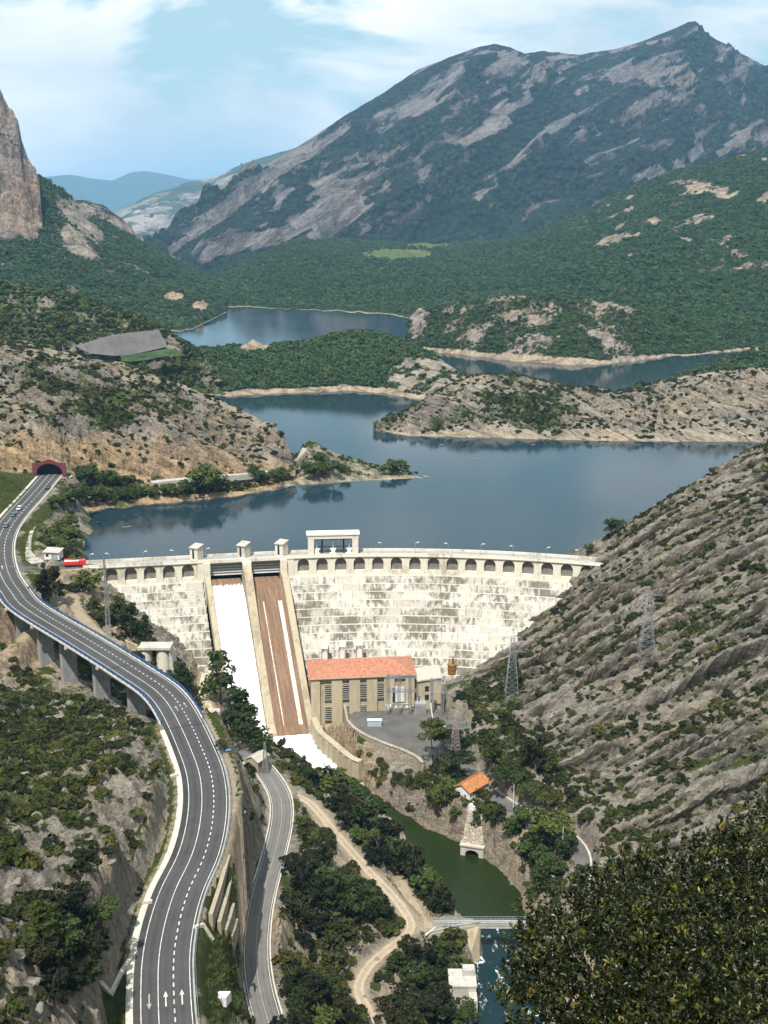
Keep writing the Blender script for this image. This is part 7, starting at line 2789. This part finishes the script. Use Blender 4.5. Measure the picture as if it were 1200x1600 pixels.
# ------------------------------------------------------------------ flotsam on the lake
M_drift = worn('driftwood', (0.40, 0.36, 0.30), 0.2, 1, 0.9, 0)
for u, v, L_, lab in ((198, 824, 9, 'pale drift log floating left of the dam'), (740, 717, 7, 'pale drift raft floating in the middle of the lake'), (833, 695, 5, 'drift log near the rocky peninsula shore'), (690, 695, 5, 'drift log below the peninsula tip')):
    x, y, _ = at(u, v, 0)
    m_ = MB()
    m_.tube((x - L_ / 4, y, .08), (x + L_ / 4, y + L_ * .15, .12), .16, .1, 6)
    m_.tube((x, y + .3, .15), (x + L_ * .15, y + L_ * .2, .5), .08, .04, 5)
    tag(m_.build('drift_log', M_drift), lab, 'log')

# ------------------------------------------------------------------ boulders on the slopes
def boulder_mesh(seed):
    r4 = np.random.default_rng(seed)
    bm = bmesh.new()
    bmesh.ops.create_icosphere(bm, subdivisions=2, radius=1)
    cuts = [Vector(r4.normal(size=3)).normalized() for _ in range(9)]
    for v_ in bm.verts:                       # planes of fracture
        c = Vector(v_.co) * float(r4.uniform(.93, 1.05))
        for q_ in cuts:
            d_ = c.dot(q_) - 0.62
            if d_ > 0:
                c -= q_ * d_
        v_.co = Vector((c.x * 1.2, c.y, c.z * .8))
    me = bpy.data.meshes.new('boulder')
    bm.to_mesh(me)
    bm.free()
    me.materials.append(worn('boulder_rock', (0.24, 0.215, 0.18), 0.35, 0.8, 0.95, 0.6))
    return me


BO = [boulder_mesh(s) for s in (1, 2, 3)]
r5 = random.Random(8)
BL = [(470, 1270, .8, 'beside the dirt track'), (490, 1290, .7, 'beside the dirt track'), (530, 1300, .7, 'beside the dirt track'), (575, 1345, .9, 'beside the dirt track'), (610, 1420, 1.2, 'beside the dirt track'), (600, 1405, .9, 'beside the dirt track'),
      (590, 1500, 1.2, 'beside the dirt track'), (660, 1470, .8, 'beside the dirt track'), (570, 1560, .9, 'beside the dirt track'), (385, 1250, 1.3, 'on the rocks between the roads'), (390, 1265, 1.2, 'on the rocks between the roads'),
      (380, 1285, 1.4, 'on the rocks between the roads'), (375, 1240, 1.2, 'on the rocks between the roads'), (388, 1310, 1.0, 'on the rocks between the roads'), (380, 1340, 1.2, 'on the rocks between the roads'), (640, 1262, 1.2, 'at the foot of the river cliff'),
      (700, 1335, 1.0, 'at the foot of the river cliff'), (770, 1360, 1.3, 'at the foot of the river cliff'), (800, 1385, 1.5, 'at the foot of the river cliff'), (820, 1400, 1.3, 'at the foot of the river cliff'), (620, 1272, .9, 'at the foot of the river cliff'),
      (215, 1175, 1.1, 'at the top of the road cutting'), (205, 1200, 1.0, 'at the top of the road cutting'), (200, 1250, 1.2, 'at the top of the road cutting'), (190, 1300, 1.0, 'at the top of the road cutting'), (175, 1360, 1.3, 'at the top of the road cutting'),
      (30, 1500, 1.6, 'on the lower left slope'), (50, 1540, 1.8, 'on the lower left slope'), (20, 1460, 1.5, 'on the lower left slope'), (70, 1400, 1.5, 'on the lower left slope'), (30, 1380, 1.4, 'on the lower left slope'), (60, 1580, 1.6, 'on the lower left slope')]
for k, (u, v, s, w) in enumerate(BL):
    s *= 0.72
    q = hit(u, v)
    if not q:
        continue
    o = link(bpy.data.objects.new('boulder', BO[k % 3]))
    o.location = (q[0], q[1], q[2] + .1)
    o.rotation_euler = (r5.uniform(-.3, .3), r5.uniform(-.3, .3), r5.uniform(0, 6))
    o.scale = (s * r5.uniform(.8, 1.3), s, s * r5.uniform(.6, .9))
    mates = sorted(b_[:2] for b_ in BL if b_[3] == w)
    tag(o, f'{ORD[mates.index((u, v))]} from the left of the grey boulders {w}', 'boulder', f'boulders {w}')
# ------------------------------------------------------------------ haze
hz = bpy.data.materials.new('haze_air')
hz.use_nodes = True
hn, hl = hz.node_tree.nodes, hz.node_tree.links
hn.clear()
ho = hn.new('ShaderNodeOutputMaterial')
hv = hn.new('ShaderNodeVolumePrincipled')
hv.inputs['Color'].default_value = (0.34, 0.64, 1.0, 1)
hv.inputs['Density'].default_value = 5.0e-5
hv.inputs['Anisotropy'].default_value = 0.0
hl.new(hv.outputs[0], ho.inputs['Volume'])
mb = MB()
mb.hexa([(-41000, -4000, -95), (41000, -4000, -95), (41000, 46000, -95), (-41000, 46000, -95)],
        [(-41000, -4000, 1040), (41000, -4000, 1040), (41000, 46000, 1040), (-41000, 46000, 1040)])
tag(mb.build('haze', hz), kind='stuff')
